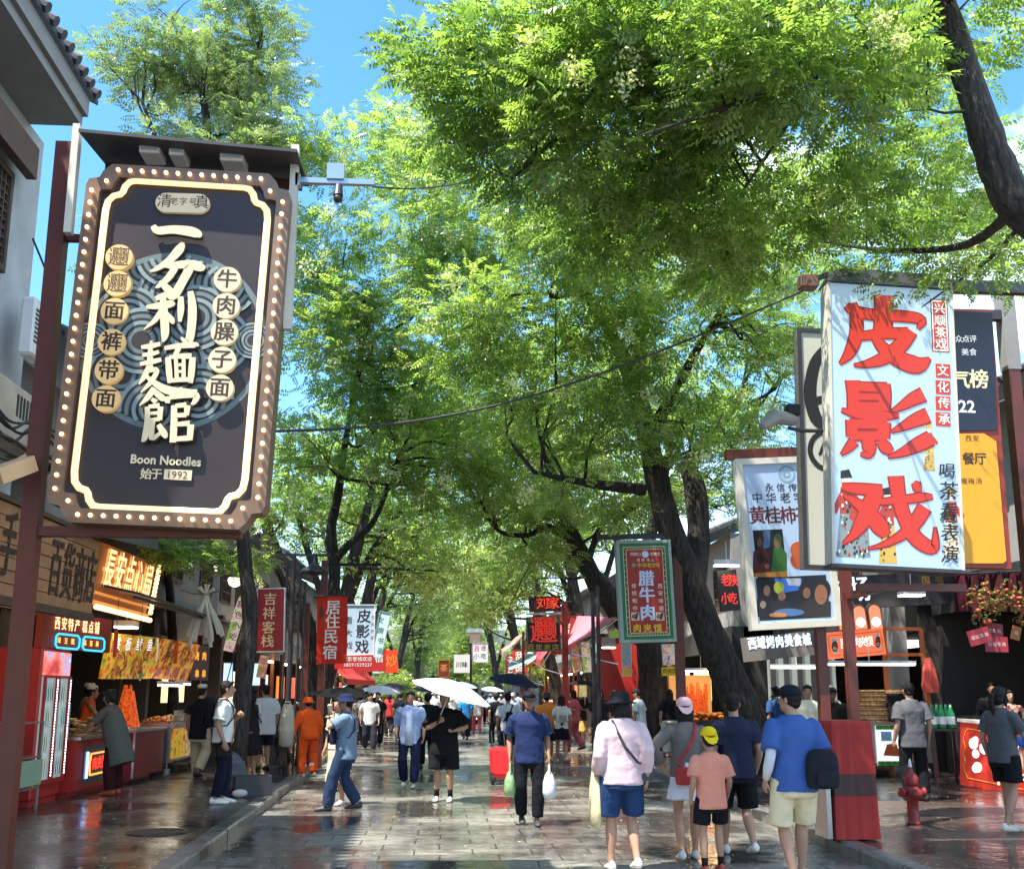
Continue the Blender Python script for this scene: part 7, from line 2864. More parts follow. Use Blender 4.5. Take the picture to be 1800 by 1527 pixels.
# hanging persimmon garland with red cards
S0 = PY(1752, 1055, 14.5)
t = thing('persimmon_garland', 'garland of orange persimmons and leaves hanging over the right hand counter', 'garland', S0)
mb = MB().m(M('persimmon_orange', (.30, .075, .022), rough=.4, var=.4, vs=9))
rs = random.Random(23)
lv = []
pr = None
for k in range(90):
 x = rs.uniform(-.42, .55)
 z = rs.gauss(0, .13) - abs(x) * .05
 y = rs.uniform(-.15, .15)
 r = rs.uniform(.022, .045)
 if pr is None:
  mb.ball((0, 0, 0), (1, 1, .85), 10, 7)
  o = pr = mb.build('persimmon', t, smooth=True)
 else:
  o = pr.copy()
  COL.objects.link(o)
 o.location, o.scale = (x, y, z), (r, r, r)
 lv.append((x + rs.uniform(-.06, .06), y, z + rs.uniform(-.06, .06)))
o = pr.copy()
COL.objects.link(o)
o.location, o.scale = (-.2, -.05, -.32), (.07, .07, .07)
q = np.array(lv * 3) + np.random.default_rng(2).normal(0, .05, (len(lv) * 3, 3))
lt = np.array([[(0, 0, 0), (.03, .02, 0), (.07, 0, .01), (.03, -.02, 0)]], dtype=np.float32)
vv = spread(q, np.random.default_rng(3).normal(size=q.shape), lt, np.random.default_rng(4), .7, 1.3, 1.4)
quads_object('leaf', vv, np.random.default_rng(5).uniform(0, 1, len(vv) // 4), m_leaf_near, t)
mb = MB().m(m_cable)
for x in (-.35, .1, .5):
 mb.tube([(x, 0, .05), (x, 0, 1.3)], .006, n=5)
mb.build('string', t)
for i, (px, py, rot, col, lab) in enumerate(((1722, 1118, -.25, '9A2A34', 'leftmost wine red card hanging tilted under the persimmon garland'), (1752, 1132, .02, 'A02A34', 'largest wine red card with pale writing under the persimmon garland'),
          (1743, 1108, .1, '8A1E2A', 'dark red card hanging behind the others under the garland'), (1786, 1112, .3, 'B06A2A', 'small brown card at the right end under the garland'))):
 c = thing('hanging_card', lab, 'card', PY(px, py, 14.4 + .05 * i), 0, 'cards under the persimmon garland')
 c.rotation_euler = (0, rot, 0)
 w, h = (.17, .11) if i != 3 else (.07, .1)
 mb = MB().m(PT(col, .5, .1))
 mb.box((-w, 0, -h), (w, .008, h))
 mb.build('card', c)
 mb = MB().m(PT('E2C8C0', .5, 0))
 for k, ch in enumerate('福如东海' if i < 3 else '福'):
  mb.char(ch, (k - 1.5) * .07 if i < 3 else 0, 0, .06, -.003)
 mb.build('lettering', c)
 mb = MB().m(m_cable)
 mb.tube([(0, .004, h), (0, .004, h + .3)], .004, n=4)
 mb.build('string', c)
# dark red valance at the top right shop
t = thing('valance', 'dark plum cloth valance above the persimmon garland', 'valance', PY(1760, 1032, 15.5))
a, b = PY(1675, 1012, 15.5), PY(1830, 1004, 15.5)
mb = MB().m(CL('4A1A22'))
n = 26
vs = []
for i in range(n + 1):
 x = a.x + (b.x - a.x) * i / n
 o = .05 * math.sin(i * 1.7)
 vs += [(x, 15.5 + o, a.z + (b.z - a.z) * i / n), (x, 15.5 + o * 1.4, a.z - .55)]
mb.add(vs, [(2 * i, 2 * i + 1, 2 * i + 3, 2 * i + 2) for i in range(n)])
mb.build('cloth', t, world=True)
mb = MB().m(m_dark)
mb.tube([(a.x - .05, 15.5, a.z + .02), (b.x + .05, 15.5, b.z + .02)], .02, n=6)
mb.build('rod', t, world=True)

# ---- orange lit food stall behind the trunk, awnings, posters
t = thing('food_stall', 'orange lit food stall heaped with fried snacks behind the leaning trunk', 'food stall', (7.0, 25.5, .12))
a, b = PY(1198, 1240, 25.2), PY(1275, 1240, 25.2)
mb = MB().m(m_dark)
mb.box((a.x, 25.2, .12), (b.x, 26.4, .98))
mb.build('counter', t, world=True)
mb = MB().m(f_heap)
for k in range(110):
 mb.ball((random.uniform(a.x, b.x), random.uniform(25.2, 26.3), .985 + random.uniform(.02, .16)), (.11, .09, .05), 6, 4)
mb.build('snacks', t, world=True, smooth=True)
mb = MB().m(f_skewer)
for k in range(36):
 x = random.uniform(a.x + .35, b.x - .25)
 mb.tube([(x, 25.9, 1.1), (x + random.uniform(-.1, .1), 25.9 + random.uniform(-.1, .1), random.uniform(1.5, 1.95))], [.045, .02], n=5)
mb.build('skewers', t, world=True)
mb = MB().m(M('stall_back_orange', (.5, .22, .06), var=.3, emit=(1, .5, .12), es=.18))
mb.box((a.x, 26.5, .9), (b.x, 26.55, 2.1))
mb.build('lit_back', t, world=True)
lamp('warm tube lamp over the orange food stall', PY(1232, 1178, 25.6), (.8, .12, .06), True)
lamp('round white lamp at the right end of the orange food stall', PY(1258, 1176, 25.3), (.2, .2, .2), True)
S = Sign('yellow_price_board', 'yellow board over the orange food stall left of the dark red post', 'price board', [(1163, 1172, 25), (1192, 1171, 25), (1192, 1186, 25), (1164, 1188, 25)])
mb = MB().m(PT('E8C22A', .5))
mb.box((-S.w / 2, 0, -S.h / 2), (S.w / 2, .04, S.h / 2))
mb.build('panel', S.root)
mb = MB().m(PT('7A3A10', .5, 0))
for i, c in enumerate('肉夹馍'):
 S.ch(mb, c, 1169 + i * 8.5, 1179, 9, -.004, bold=.01)
mb.build('lettering', S.root)
for i, (c, m_, lab) in enumerate((([(1163, 1132, 25.4), (1192, 1130, 25.4), (1192, 1168, 25.4), (1165, 1169, 25.4)], food_mat('orange_poster', ['C86A2A', 'E89A5A', 'D8C8B8', 'B8B0D0', '8A3A1A'], 7, 'noise', .08), 'orange food poster right of the dark upright trunk'),
        ([(1092, 1130, 25.4), (1110, 1130, 25.4), (1110, 1172, 25.4), (1093, 1172, 25.4)], food_mat('grey_poster', ['30343A', '8A929A', 'D8DCE0', '5A6A78'], 9, 'swirl', .05), 'black and white swirl poster left of the dark upright trunk'),
        ([(1093, 1174, 25.3), (1111, 1174, 25.3), (1111, 1188, 25.3), (1094, 1188, 25.3)], PT('E0B428', .5), 'small yellow price board under the swirl poster'),
        ([(1002, 1135, 28.5), (1020, 1130, 28.5), (1020, 1180, 28.5), (1005, 1182, 28.5)], f_yellowp, 'yellow patterned hanging cloth left of the slim black poles'),
        ([(1022, 1128, 28.5), (1038, 1126, 28.5), (1040, 1182, 28.5), (1022, 1182, 28.5)], f_pinkp, 'pink patterned hanging cloth left of the slim black poles'),
        ([(1016, 1203, 27.5), (1032, 1203, 27.5), (1032, 1225, 27.5), (1018, 1225, 27.5)], food_mat('gold_poster', ['B88A2A', 'F0D890', 'D8A848'], 8, 'noise', .15), 'golden lit poster under the black parasol'),
        ([(1070, 1108, 25.6), (1092, 1106, 25.6), (1092, 1120, 25.6), (1072, 1122, 25.6)], PT('B8D02A', .5), 'lime green tag board at the end of the pink awning'))):
 S = Sign('poster', lab, 'poster', c)
 mb = MB().m(m_)
 mb.box((-S.w / 2, 0, -S.h / 2), (S.w / 2, .03, S.h / 2))
 mb.build('print', S.root)
 mb = MB().m(m_cream)
 S.frame(mb, .02, -.008, .035)
 mb.build('frame', S.root)
t = thing('red_shop_wall', 'plain red painted shop wall between the posters left of the upright trunk', 'wall', (6.2, 29, .12))
a, b = PY(1055, 1160, 29), PY(1082, 1160, 29)
mb = MB().m(m_red)
mb.box((a.x, 29, .12), (b.x + .9, 29.2, 3.2))
mb.build('panel', t, world=True)
mb = MB().m(m_dark)
mb.box((a.x - .05, 28.95, 3.202), (b.x + .95, 29.25, 3.3))
mb.build('cap', t, world=True)
lamp('bright white box lamp on the red shop wall', PY(1070, 1137, 27.6), (.36, .2, .26))


def awning(label, c, col, stripes=None):
 """sloping cloth awning from four pixel-distance corners: wall left, wall right, eave right, eave left"""
 P = [PY(*q) for q in c]
 t = thing('awning', label, 'awning', (P[0] + P[2]) / 2)
 mb = MB()
 n = 10
 for i in range(n):
  mb.m(CL(col if not stripes or i % 2 else stripes))
  a, b = P[0].lerp(P[1], i / n), P[0].lerp(P[1], (i + 1) / n)
  d, e = P[3].lerp(P[2], i / n), P[3].lerp(P[2], (i + 1) / n)
  mid = Vector((0, 0, -.08))
  m1, m2 = a.lerp(d, .5) + mid, b.lerp(e, .5) + mid
  mb.quad(a, b, m2, m1)
  mb.quad(m1, m2, e, d)
  mb.quad(d, e, e - Vector((0, 0, .2)), d - Vector((0, 0, .2)))
 mb.build('cloth', t, world=True)
 mb = MB().m(m_steel)
 for k in (0, 1):
  a, d = (P[0], P[3]) if k == 0 else (P[1], P[2])
  mb.tube([a - Vector((0, 0, .04)), d - Vector((0, 0, .24))], .018, n=6)
  mb.tube([d - Vector((0, 0, .24)), (a.x, a.y, d.z - .5)], .018, n=6)
 mb.build('frame', t, world=True)


awning('pink sun bleached awning beside the slim black poles', [(1085, 1085, 26), (1015, 1082, 33), (990, 1135, 33), (1004, 1132, 26)], 'E07A84')
awning('second red pink awning behind the biang noodle sign post', [(1000, 1090, 32), (950, 1090, 40), (935, 1150, 40), (950, 1160, 32)], 'D8545E')
awning('small coral awning left of the biang noodle sign', [(925, 1110, 38), (905, 1120, 46), (880, 1140, 46), (885, 1145, 38)], 'E89080')
awning('pale teal awning under the biang noodle sign', [(955, 1145, 36), (930, 1145, 42), (893, 1165, 42), (895, 1178, 36)], '9CD0C4')
awning('red awning on the far left shops', [(575, 1165, 36), (640, 1172, 46), (660, 1196, 46), (610, 1192, 36)], 'C03A34')

# ---- lit shop fronts down the street
rs = random.Random(77)
lits = ['E8A84A', 'E87A3A', 'F0D8A0', '8AC0E0', 'D84A3A', 'F0E8D0']
names = ['amber', 'orange', 'cream', 'pale blue', 'red', 'white']
k = 0
for side, y0, y1, xf in ((-1, 25.5, 74, -5.9), (1, 31, 74, 7.2)):
 y = y0
 while y < y1:
  i = rs.randrange(6)
  L = rs.uniform(1.6, 2.8)
  t = thing('shop_counter', 'far %s lit shop counter on the %s side of the street, %d metres down' % (names[i], 'left' if side < 0 else 'right', int(y)), 'counter', (xf, y + L / 2, .12), 0, 'lit counters down the street')
  mb = MB().m(PT(rs.choice(['6A1A18', '3A3A3A', '8A2A1E', '4A3020']), .5))
  mb.box((-.35, -L / 2, 0), (.35, L / 2, .9))
  mb.build('counter', t)
  mb = MB().m(f_heap if rs.random() < .6 else f_bread)
  for q in range(22):
   mb.ball((rs.uniform(-.28, .28), rs.uniform(-L / 2, L / 2), .9 + rs.uniform(.02, .12)), (.12, .14, .07), 6, 4)
  mb.build('goods', t, smooth=True)
  mb = MB().m(M('lit_%s_%d' % (lits[i], 1), srgb(lits[i]), var=.3, vs=4, emit=srgb(lits[i]), es=.5))
  mb.box((side * .8, -L / 2, 1.3), (side * .86, L / 2, 2.2))  # added glowing panel imitates the glow of the shop interior
  mb.build('lit_menu', t)
  mb = MB().m(m_lampwarm)
  mb.box((-.06, -L / 2 + .2, 2.55), (.06, L / 2 - .2, 2.6))
  mb.build('lamp', t)
  for e in (-1, 1):
   mb = MB().m(m_redpost)
   mb.box((-.06, e * L / 2 - .05, .902), (.06, e * L / 2 + .05, 2.9))
   mb.build('post', t)
  y += L + rs.uniform(.5, 3.2)
# more hanging signs far down the street
far = [('C8342A', '泡馍', -3.6, 38, 3.6), ('D8D4C8', '凉皮', -3.9, 47, 3.4), ('2A4A8A', '饭庄', -4.2, 54, 3.5), ('B02A22', '烤肉', 3.9, 34, 3.5), ('E0A030', '饺子', 4.2, 48, 3.4), ('B8302A', '甜品', 4.1, 56, 3.3), ('D0D8E0', '酸奶', -4.0, 62, 3.4), ('8A1E1A', '茶庄', 4.3, 66, 3.4)]
cn = ['red', 'cream', 'blue', 'deep red', 'yellow', 'scarlet', 'pale', 'dark red']
for i, (col, tx, x, y, z) in enumerate(far):
 t = thing('blade_sign', 'small %s blade sign on a pole %s the %s kerb far down the street' % (cn[i], 'over', 'left' if x < 0 else 'right'), 'shop sign', (x, y, z))
 mb = MB().m(PT(col, .5, .08))
 mb.box((-.42, -.05, -.6), (.42, .05, .6))
 mb.build('panel', t)
 mb = MB().m(PT('F4EAD8' if i not in (1, 6, 4) else '3A1A14', .5, 0))
 for k, c in enumerate(tx):
  mb.char(c, 0, .28 - k * .56, .5, -.056, .02)
 mb.build('lettering', t)
 mb = MB().m(m_redpost)
 s = 1 if x > 0 else -1
 mb.box((s * .48, -.05, -z + .12), (s * .58, .05, .75))
 mb.box((-.42, -.03, .62), (s * .475 if s > 0 else .42, .03, .68))
 mb.build('post', t)

# strips of price paper and small lanterns along the left stalls
for i, (y, c, lab) in enumerate(((16.6, 'C8342A', 'red paper strip hanging nearest at the front of the neon counter'), (17.9, 'E8C23A', 'yellow paper strip hanging at the far end of the neon counter'), (19.0, 'E8E2D4', 'white paper strip hanging over the dark red counter'), (20.3, 'D8602A', 'orange paper strip hanging at the near end of the food cart'))):
 t = thing('paper_strip', lab, 'price strip', (-5.15, y, 2.62), .2 * i)
 mb = MB().m(PT(c, .7, .1))
 mb.box((-.004, -.09, -.42), (.004, .09, 0))
 mb.build('paper', t)
 mb = MB().m(m_cable)
 mb.tube([(0, 0, 0), (0, 0, .5)], .005, n=4)
 mb.build('string', t)
# fallen blossom and leaflets on the wet stones
q = np.random.default_rng(99)
n = 1500
x, y = q.uniform(-5.2, 8, n), 9 + 30 * q.uniform(0, 1, n) ** 1.6
z = np.where((x > -2.3) & (x < 4.1), .006, .128)
lt = np.array([[(0, 0, 0), (.014, .009, 0), (.034, 0, .002), (.014, -.009, 0)]], dtype=np.float32)
P = np.stack([x, y, z], 1)
D = q.normal(size=(n, 3))
D[:, 2] = 0
o = quads_object('fallen_leaves', spread(P, D, lt, q, .6, 1.5, .08), q.uniform(0, 1, n), m_bloom)
o['kind'] = 'stuff'

# ================================================================== PEOPLE
m_skin = M('skin', (.40, .225, .145), rough=.5, var=.06, vs=6, spec=.35)
m_skin_d = M('skin_tanned', (.30, .155, .095), rough=.5, var=.06, vs=6, spec=.35)
m_hair = M('black_hair', (.010, .008, .007), rough=.62, var=.3, vs=30, bump=.5, bs=45, spec=.25)
m_hair_g = M('greying_hair', (.06, .055, .05), rough=.5, var=.3, vs=30)
m_eye = M('eye', (.02, .014, .012), rough=.15, var=0)
m_lip = M('lip', (.30, .105, .085), rough=.45, var=0)


def V(*a):
 return Vector(a)


def ik(a, c, l1, l2, pole):
 d = c - a
 L = min(d.length, (l1 + l2) * .998)
 u = d.normalized()
 p = pole - u * pole.dot(u)
 p = p.normalized() if p.length > 1e-5 else u.orthogonal().normalized()
 x = (l1 * l1 - l2 * l2 + L * L) / (2 * L)
 h = math.sqrt(max(l1 * l1 - x * x, 0))
 return a + u * x + p * h, a + u * L


def ering(T, z, rx, ry, n=18, y=0.0, sq=2.4, x=0.0):
 out = []
 for k in range(n):
  a = TAU * k / n
  c, s = math.cos(a), math.sin(a)
  k_ = (abs(c) ** sq + abs(s) ** sq) ** (-1 / sq)
  out.append(T @ V(x + rx * c * k_, y + ry * s * k_, z))
 return out


def hand(mb, w, d, nrm, curl, s, side, fine=True):
 """palm, four bent fingers of unequal length and a thumb from the side of the palm"""
 d = d.normalized()
 nrm = (nrm - d * nrm.dot(d)).normalized()
 q = d.cross(nrm) * side
 k = w + d * .085 * s
 mb.tube([w - d * .02 * s, w + d * .015 * s, w + d * .05 * s, k], [(.024 * s, .021 * s), (.028 * s, .019 * s), (.040 * s, .016 * s), (.037 * s, .013 * s)], n=10, ref=q, round_cap=True)
 if not fine:
  mb.tube([k, k + d * .05 * s + nrm * .02 * s * (1 + curl), k + d * .07 * s + nrm * .05 * s * (1 + curl)], [(.036 * s, .012 * s), (.032 * s, .011 * s), (.024 * s, .01 * s)], n=8, ref=q, round_cap=True)
 else:
  for i, (o, L) in enumerate(((-.029, .062), (-.010, .074), (.010, .070), (.028, .056))):
   b = k + q * o * s - d * .008 * s
   pts, ang, L = [b], curl * .35, L * s
   for f in (.45, .32, .23):
    dd = d * math.cos(ang) + nrm * math.sin(ang)
    pts.append(pts[-1] + dd * L * f)
    ang += curl * .75
   mb.tube(pts, [.0100 * s, .0094 * s, .0086 * s, .0074 * s], n=7, round_cap=True)
 b = w + d * .03 * s - q * .034 * s
 mb.tube([b + q * .012 * s, b + d * .02 * s - q * .012 * s + nrm * .012 * s, b + d * .045 * s - q * .016 * s + nrm * .026 * s, b + d * .066 * s - q * .010 * s + nrm * (.030 + .01 * curl) * s],
   [.0135 * s, .0120 * s, .0100 * s, .0082 * s], n=7, round_cap=True)


class Person:
 pass


def person(label, at, face, H=1.70, g=1.0, fem=False, child=False, legs=((-.10, .0, 0), (.10, .0, 0)), arms=(None, None), lean=0.0, tilt=0.0, look=(0, 0),
  skin=None, top=None, bottom=None, shoes='2A2A2A', socks=None, hair=('short', None), hat=None, features=False, lod=0, group=None, apron=None, mask=None):
 skin = skin or m_skin
 s = H / 1.72
 hs = s * (1.16 if child else 1.0)              # head scale
 root = thing('person', label, 'person', at, R(face), group)
 P = Person()
 P.root, P.s, P.H = root, s, H
 vox = (.0075, .013, .022)[lod]
 cvox = (.012, .017, .028)[lod]
 L1, L2 = .435 * s, .425 * s
 hz = 9
 feet = []
 for sd, (fx, fy, lift) in zip((-1, 1), legs):
  a = V(fx * s, fy * s, .078 * s + lift * s)
  feet.append(a)
  hx = sd * .088 * s
  if lift < .12:
   hz = min(hz, a.z + math.sqrt(max(((L1 + L2) * .994) ** 2 - (a.x - hx) ** 2 - a.y ** 2, .1)))
 T = Matrix.Translation((0, 0, hz)) @ Matrix.Rotation(tilt, 4, 'Y') @ Matrix.Rotation(-lean, 4, 'X')
 P.T = T
 sw = (.168 if fem else .188) * (.95 if child else 1) * s
 N = T @ V(0, 0, .535 * s)
 Hc = T @ V(0, .018 * s, .535 * s) + V(0, .012 * hs, .135 * hs)
 HM = Matrix.Translation(Hc) @ Matrix.Rotation(R(look[0]), 4, 'Z') @ Matrix.Rotation(R(look[1]), 4, 'X') @ Matrix.Scale(hs, 4)
 P.HM = HM
 # ---------------- body
 mb = MB()
 wy = g
 rows = [(-.13, .150, .105), (-.04, .165, .118), (.06, .155, .112), (.15, .138 if fem else .148, .102), (.26, .148, .108), (.37, .158, .112), (.45, .150, .098), (.50, .105, .072), (.53, .062, .058)]
 mb.loft([ering(T, z * s, rx * s * g, ry * s * wy, 16, (-.012 if z < .0 else 0) * s) for z, rx, ry in rows])
 mb.tube([T @ V(0, .0, .47 * s), N, N + (Hc - N) * .75], [.060 * s, .054 * s, .052 * s], n=12, round_cap=True)
 k = len(mb.v)
 # head in its own frame
 hb = MB(HM)
 hb.ball((0, -.008, .022), (.074, .094, .098), 18, 14)
 hb.loft([[(x * w, .012 + y * d, z) for x, y in [(math.cos(TAU * i / 14), math.sin(TAU * i / 14)) for i in range(14)]] for z, w, d in
   ((-.112, .022, .040), (-.104, .040, .062), (-.075, .056, .076), (-.03, .066, .080), (.02, .068, .082))])
 hb.tube([(0, .084, .022), (0, .100, -.006), (0, .108, -.022), (0, .088, -.034)], [.010, .012, .016, .008], n=8, round_cap=True)
 for sd in (-1, 1):
  hb.ball((sd * .078, -.006, -.004), (.010, .020, .032), 8, 6)
 hb.ball((0, .078, -.058), (.026, .016, .014), 10, 6)
 mb.add(hb.v, hb.f)
 P.hand, P.elbow, P.shoulder = [], [], []
 sleeves = []
 for i, sd in enumerate((-1, 1)):
  S_ = T @ V(sd * sw, -.005 * s, .452 * s)
  a = arms[i] or ('down',)
  kind = a[0] if isinstance(a[0], str) else 'at'
  if kind == 'down':
   tgt, pole, curl = T @ V(sd * (sw + .085 * s), .03 * s, -.055 * s), V(sd * .25, -1, -.1), .55
  elif kind == 'swing':
   tgt, pole, curl = T @ V(sd * (sw + .07 * s), a[1] * s, -.03 * s), V(sd * .3, -1, -.2), .6
  else:
   tgt, pole, curl = V(a[0] * s, a[1] * s, a[2] * s), V(sd * .8, -.5, -.8), 1.15
   if len(a) > 3:
    pole = V(*a[3])
   if len(a) > 4:
    curl = a[4]
  E_, W_ = ik(S_, tgt, .285 * s, .255 * s, pole)
  P.shoulder.append(S_)
  P.elbow.append(E_)
  P.hand.append(W_)
  mb.tube([S_ - (E_ - S_) * .08, S_, S_.lerp(E_, .3), S_.lerp(E_, .7), E_, E_.lerp(W_, .28), E_.lerp(W_, .65), W_],
    [.026 * s * g, .046 * s * g, .046 * s * g, .042 * s * g, .038 * s, .041 * s * g, .033 * s, .025 * s], n=12, round_cap=True)
  fd = (W_ - E_).normalized()
  hand(mb, W_, fd, V(-sd, .15, .0) if kind != 'at' else V(-sd * .6, .5, .35), curl, s, sd, lod == 0)
  P.__dict__.setdefault('hdir', []).append(fd)
  sleeves.append((S_, E_, W_))
 knees = []
 for i, sd in enumerate((-1, 1)):
  hip = V(sd * .088 * s, 0, hz)
  hip = T @ V(sd * .088 * s, 0, 0)
  A = feet[i]
  K, A = ik(hip, A, L1, L2, V(sd * .06, 1, 0))
  knees.append((hip, K, A))
  mb.tube([hip + V(0, 0, .06 * s), hip, hip.lerp(K, .25), hip.lerp(K, .6), hip.lerp(K, .92), K.lerp(A, .06), K.lerp(A, .27), K.lerp(A, .5), K.lerp(A, .8), A],
    [.080 * s * g, .088 * s * g, .083 * s * g, .067 * s * g, .052 * s, .051 * s, .057 * s * g, .052 * s, .036 * s, .034 * s], n=14, round_cap=True)
  mb.tube([A + V(0, -.03 * s, -.02 * s), A + V(0, .05 * s, -.045 * s), A + V(0, .13 * s, -.058 * s)], [(.034 * s, .04 * s), (.038 * s, .03 * s), (.036 * s, .018 * s)], n=10, round_cap=True, ref=(1, 0, 0))
 P.knees = knees
 mb.m(skin)
 ob = mb.build('body', root)
 blob(ob, vox, 2 if lod == 0 else 1)
 # ---------------- top
 if top:
  col, sl, hem, loose = top[:4]
  mt = col if not isinstance(col, str) else CL(col)
  flare = top[4] if len(top) > 4 else 1.0
  mb = MB().m(mt)
  lo = loose * s
  sh = [(hem, .166 * flare, .126 * flare), (hem * .5 + .0, .163, .124), (.08, .154, .117), (.18, .140 if fem else .148, .110), (.28, .146 if fem else .153, .115), (.37, .152 if fem else .162, .118), (.43, .150 if fem else .164, .106), (.475, .135, .088), (.51, .088, .074), (.535, .064, .062)]
  mb.loft([ering(T, z * s, rx * s * g + lo, ry * s * g + lo, 20) for z, rx, ry in sh])
  for (S_, E_, W_) in sleeves:
   if sl <= 0:
    continue
   mb.ball(S_ - V(0, 0, .004 * s), .047 * s * g + lo * .5, 12, 8)
   if sl <= 1:
    e = S_.lerp(E_, sl)
    mb.tube([S_ + (S_ - E_) * .05 + V(0, 0, .0), S_, S_.lerp(e, .5), e], [.044 * s * g + lo * .5, .055 * s * g + lo * .6, .056 * s * g + lo * .8, .058 * s * g + lo * 1.0], n=14, round_cap=False)
   else:
    e = E_.lerp(W_, sl - 1)
    mb.tube([S_ + (S_ - E_) * .05, S_, S_.lerp(E_, .6), E_, E_.lerp(e, .5), e],
      [.050 * s * g + lo * .6, .062 * s * g + lo * .5, .053 * s * g + lo * .8, .050 * s + lo * .6, .046 * s + lo * .6, .036 * s + lo * .5], n=14)
  ob = mb.build('shirt' if not fem or hem > -.3 else 'dress', root)
  blob(ob, cvox, 5, .026 * s, .17)
  if lod == 0:
   mb = MB().m(mt)
   rg = ering(T, .532 * s, .072 * s, .070 * s, 16, .004)
   mb.tube(rg + rg[:2], .010 * s, n=6)
   mb.build('collar', root, smooth=True)
   for (S_, E_, W_) in sleeves:
    if 0 < sl <= 1:
     e = S_.lerp(E_, sl)
     d = (E_ - S_).normalized() * .012 * s
     mb = MB().m(mt)
     r_ = .0595 * s * g + lo * 1.0
     mb.tube([e - d * 2, e - d, e], [r_, r_ * 1.015, r_ * 1.01], n=16)
     mb.build('sleeve_hem', root, smooth=True)
 # ---------------- bottom
 if bottom:
  kind, col, ln, loose = bottom[:4]
  mt = col if not isinstance(col, str) else CL(col)
  mb = MB().m(mt)
  lo = loose * s
  if kind == 'skirt':
   fl = bottom[4] if len(bottom) > 4 else .22
   z0 = .13 * s
   z1 = z0 - ln * s
   rings = []
   for t in (0, .12, .3, .55, .8, 1):
    r = .150 + (fl - .150) * t
    rg = []
    for q in range(28):
     a = TAU * q / 28
     w = 1 + .06 * t * math.sin(q * TAU / 28 * 7)
     rg.append(T @ V(r * s * w * math.cos(a), r * .82 * s * w * math.sin(a), z0 + (z1 - z0) * t))
    rings.append(rg)
   mb.loft(rings)
   nm = 'skirt'
  else:
   hm_ = top[2] if top else 0
   mb.loft([ering(T, z * s, rx * s * g + l_ * lo, ry * s * g + l_ * lo, 18) for z, rx, ry, l_ in ((.10, .140, .105, .0), (.02, .152, .112, .1), (hm_ + .03 if hm_ < -.02 else -.01, .160, .118, .25), (min(-.05, hm_ - .02), .164, .120, .8), (min(-.10, hm_ - .05), .150, .112, .6))])
   for (hip, K, A) in knees:
    ox = T.to_3x3() @ V((1 if (T.inverted() @ hip).x > 0 else -1) * (lo * .75 + .006 * s), 0, 0)
    hip, K, A = hip + ox * .6, K + ox * .9, A + ox * .4
    n_ = [hip + V(0, 0, -.02 * s), hip.lerp(K, .3), hip.lerp(K, .65), K]
    r_ = [.086 * s * g + lo * .6, .086 * s * g + lo * .8, .072 * s * g + lo, .060 * s * g + lo * 1.2]
    if ln <= 1:
     e = hip.lerp(K, ln)
     n_ = [hip + V(0, 0, -.02 * s), hip.lerp(e, .4), hip.lerp(e, .8), e]
     r_ = [.086 * s * g + lo * .6, .085 * s * g + lo * .8, .078 * s * g + lo, .075 * s * g + lo * 1.1]
    else:
     e = K.lerp(A, ln - 1)
     n_ += [K.lerp(e, .4), e]
     r_ += [.064 * s * g + lo * 1.2, .050 * s * g + lo * 1.3]
    mb.tube(n_, r_, n=14)
   nm = 'trousers' if ln > 1 else 'shorts'
  ob = mb.build(nm, root)
  blob(ob, cvox, 3, .022 * s, .14)
 # ---------------- shoes and socks
 for (hip, K, A) in knees:
  mb = MB().m(M('shoe_' + shoes, srgb(shoes), rough=.55, var=.1))
  f = lambda y, z: A + V(0, y * s, z * s - .078 * s)
  pitch = min(max((A.z - .078 * s) * 3, 0), .9)
  rm = Matrix.Translation(A) @ Matrix.Rotation(-pitch, 4, 'X') @ Matrix.Translation(-A)
  rings = []
  for y, w, h0, h1 in ((-.075, .026, .02, .07), (-.06, .036, .004, .10), (-.01, .040, .0, .105), (.04, .042, .0, .085), (.10, .047, .0, .066), (.15, .045, .0, .052), (.185, .030, .006, .038), (.195, .014, .014, .028)):
   rg = []
   for q in range(12):
    a = TAU * q / 12
    z = (h0 + h1) / 2 + (h1 - h0) / 2 * math.sin(a) * (1 if math.sin(a) > 0 else 1.0)
    rg.append(rm @ f(y, max(z, h0)) + rm.to_3x3() @ V(w * s * math.cos(a) * (1.0 if math.sin(a) < .3 else .85), 0, 0))
   rings.append(rg)
  mb.loft(rings)
  if shoes in ('E8E6E0', 'D8D6D0', 'B9B7AE'):
   pass
  mb.build('shoe', root, smooth=True)
  if socks:
   mb = MB().m(CL(socks[0]))
   mb.tube([A + V(0, -.005 * s, 0), A.lerp(K, socks[1] * .5), A.lerp(K, socks[1])], [.041 * s, .040 * s, .044 * s], n=12)
   mb.build('sock', root, smooth=True)
 # ---------------- hair, hat, face
 if hair:
  hk, hm = hair[0], hair[1] or m_hair
  hb = MB(HM).m(hm)
  hb.ball((0, -.020, .030), (.084, .096, .102), 16, 12)
  hb.tube([(-.062, .050, .082), (0, .066, .094), (.062, .050, .082)], [.020, .026, .020], n=8, round_cap=True)
  if hk == 'short':
   hb.ball((0, -.055, -.03), (.068, .052, .05), 12, 8)
  elif hk in ('bob', 'long', 'pony', 'bun'):
   hb.ball((0, -.05, -.04), (.078, .06, .07), 12, 8)
   for sd in (-1, 1):
    hb.tube([(sd * .075, .0, .04), (sd * .080, .005, -.03), (sd * .075, .0, -.10)], [.022, .026, .018], n=8, round_cap=True)
  if hk == 'bob':
   hb.tube([(0, -.06, .0), (0, -.062, -.08), (0, -.055, -.15)], [(.085, .05), (.092, .05), (.08, .035)], n=14, ref=(1, 0, 0), round_cap=True)
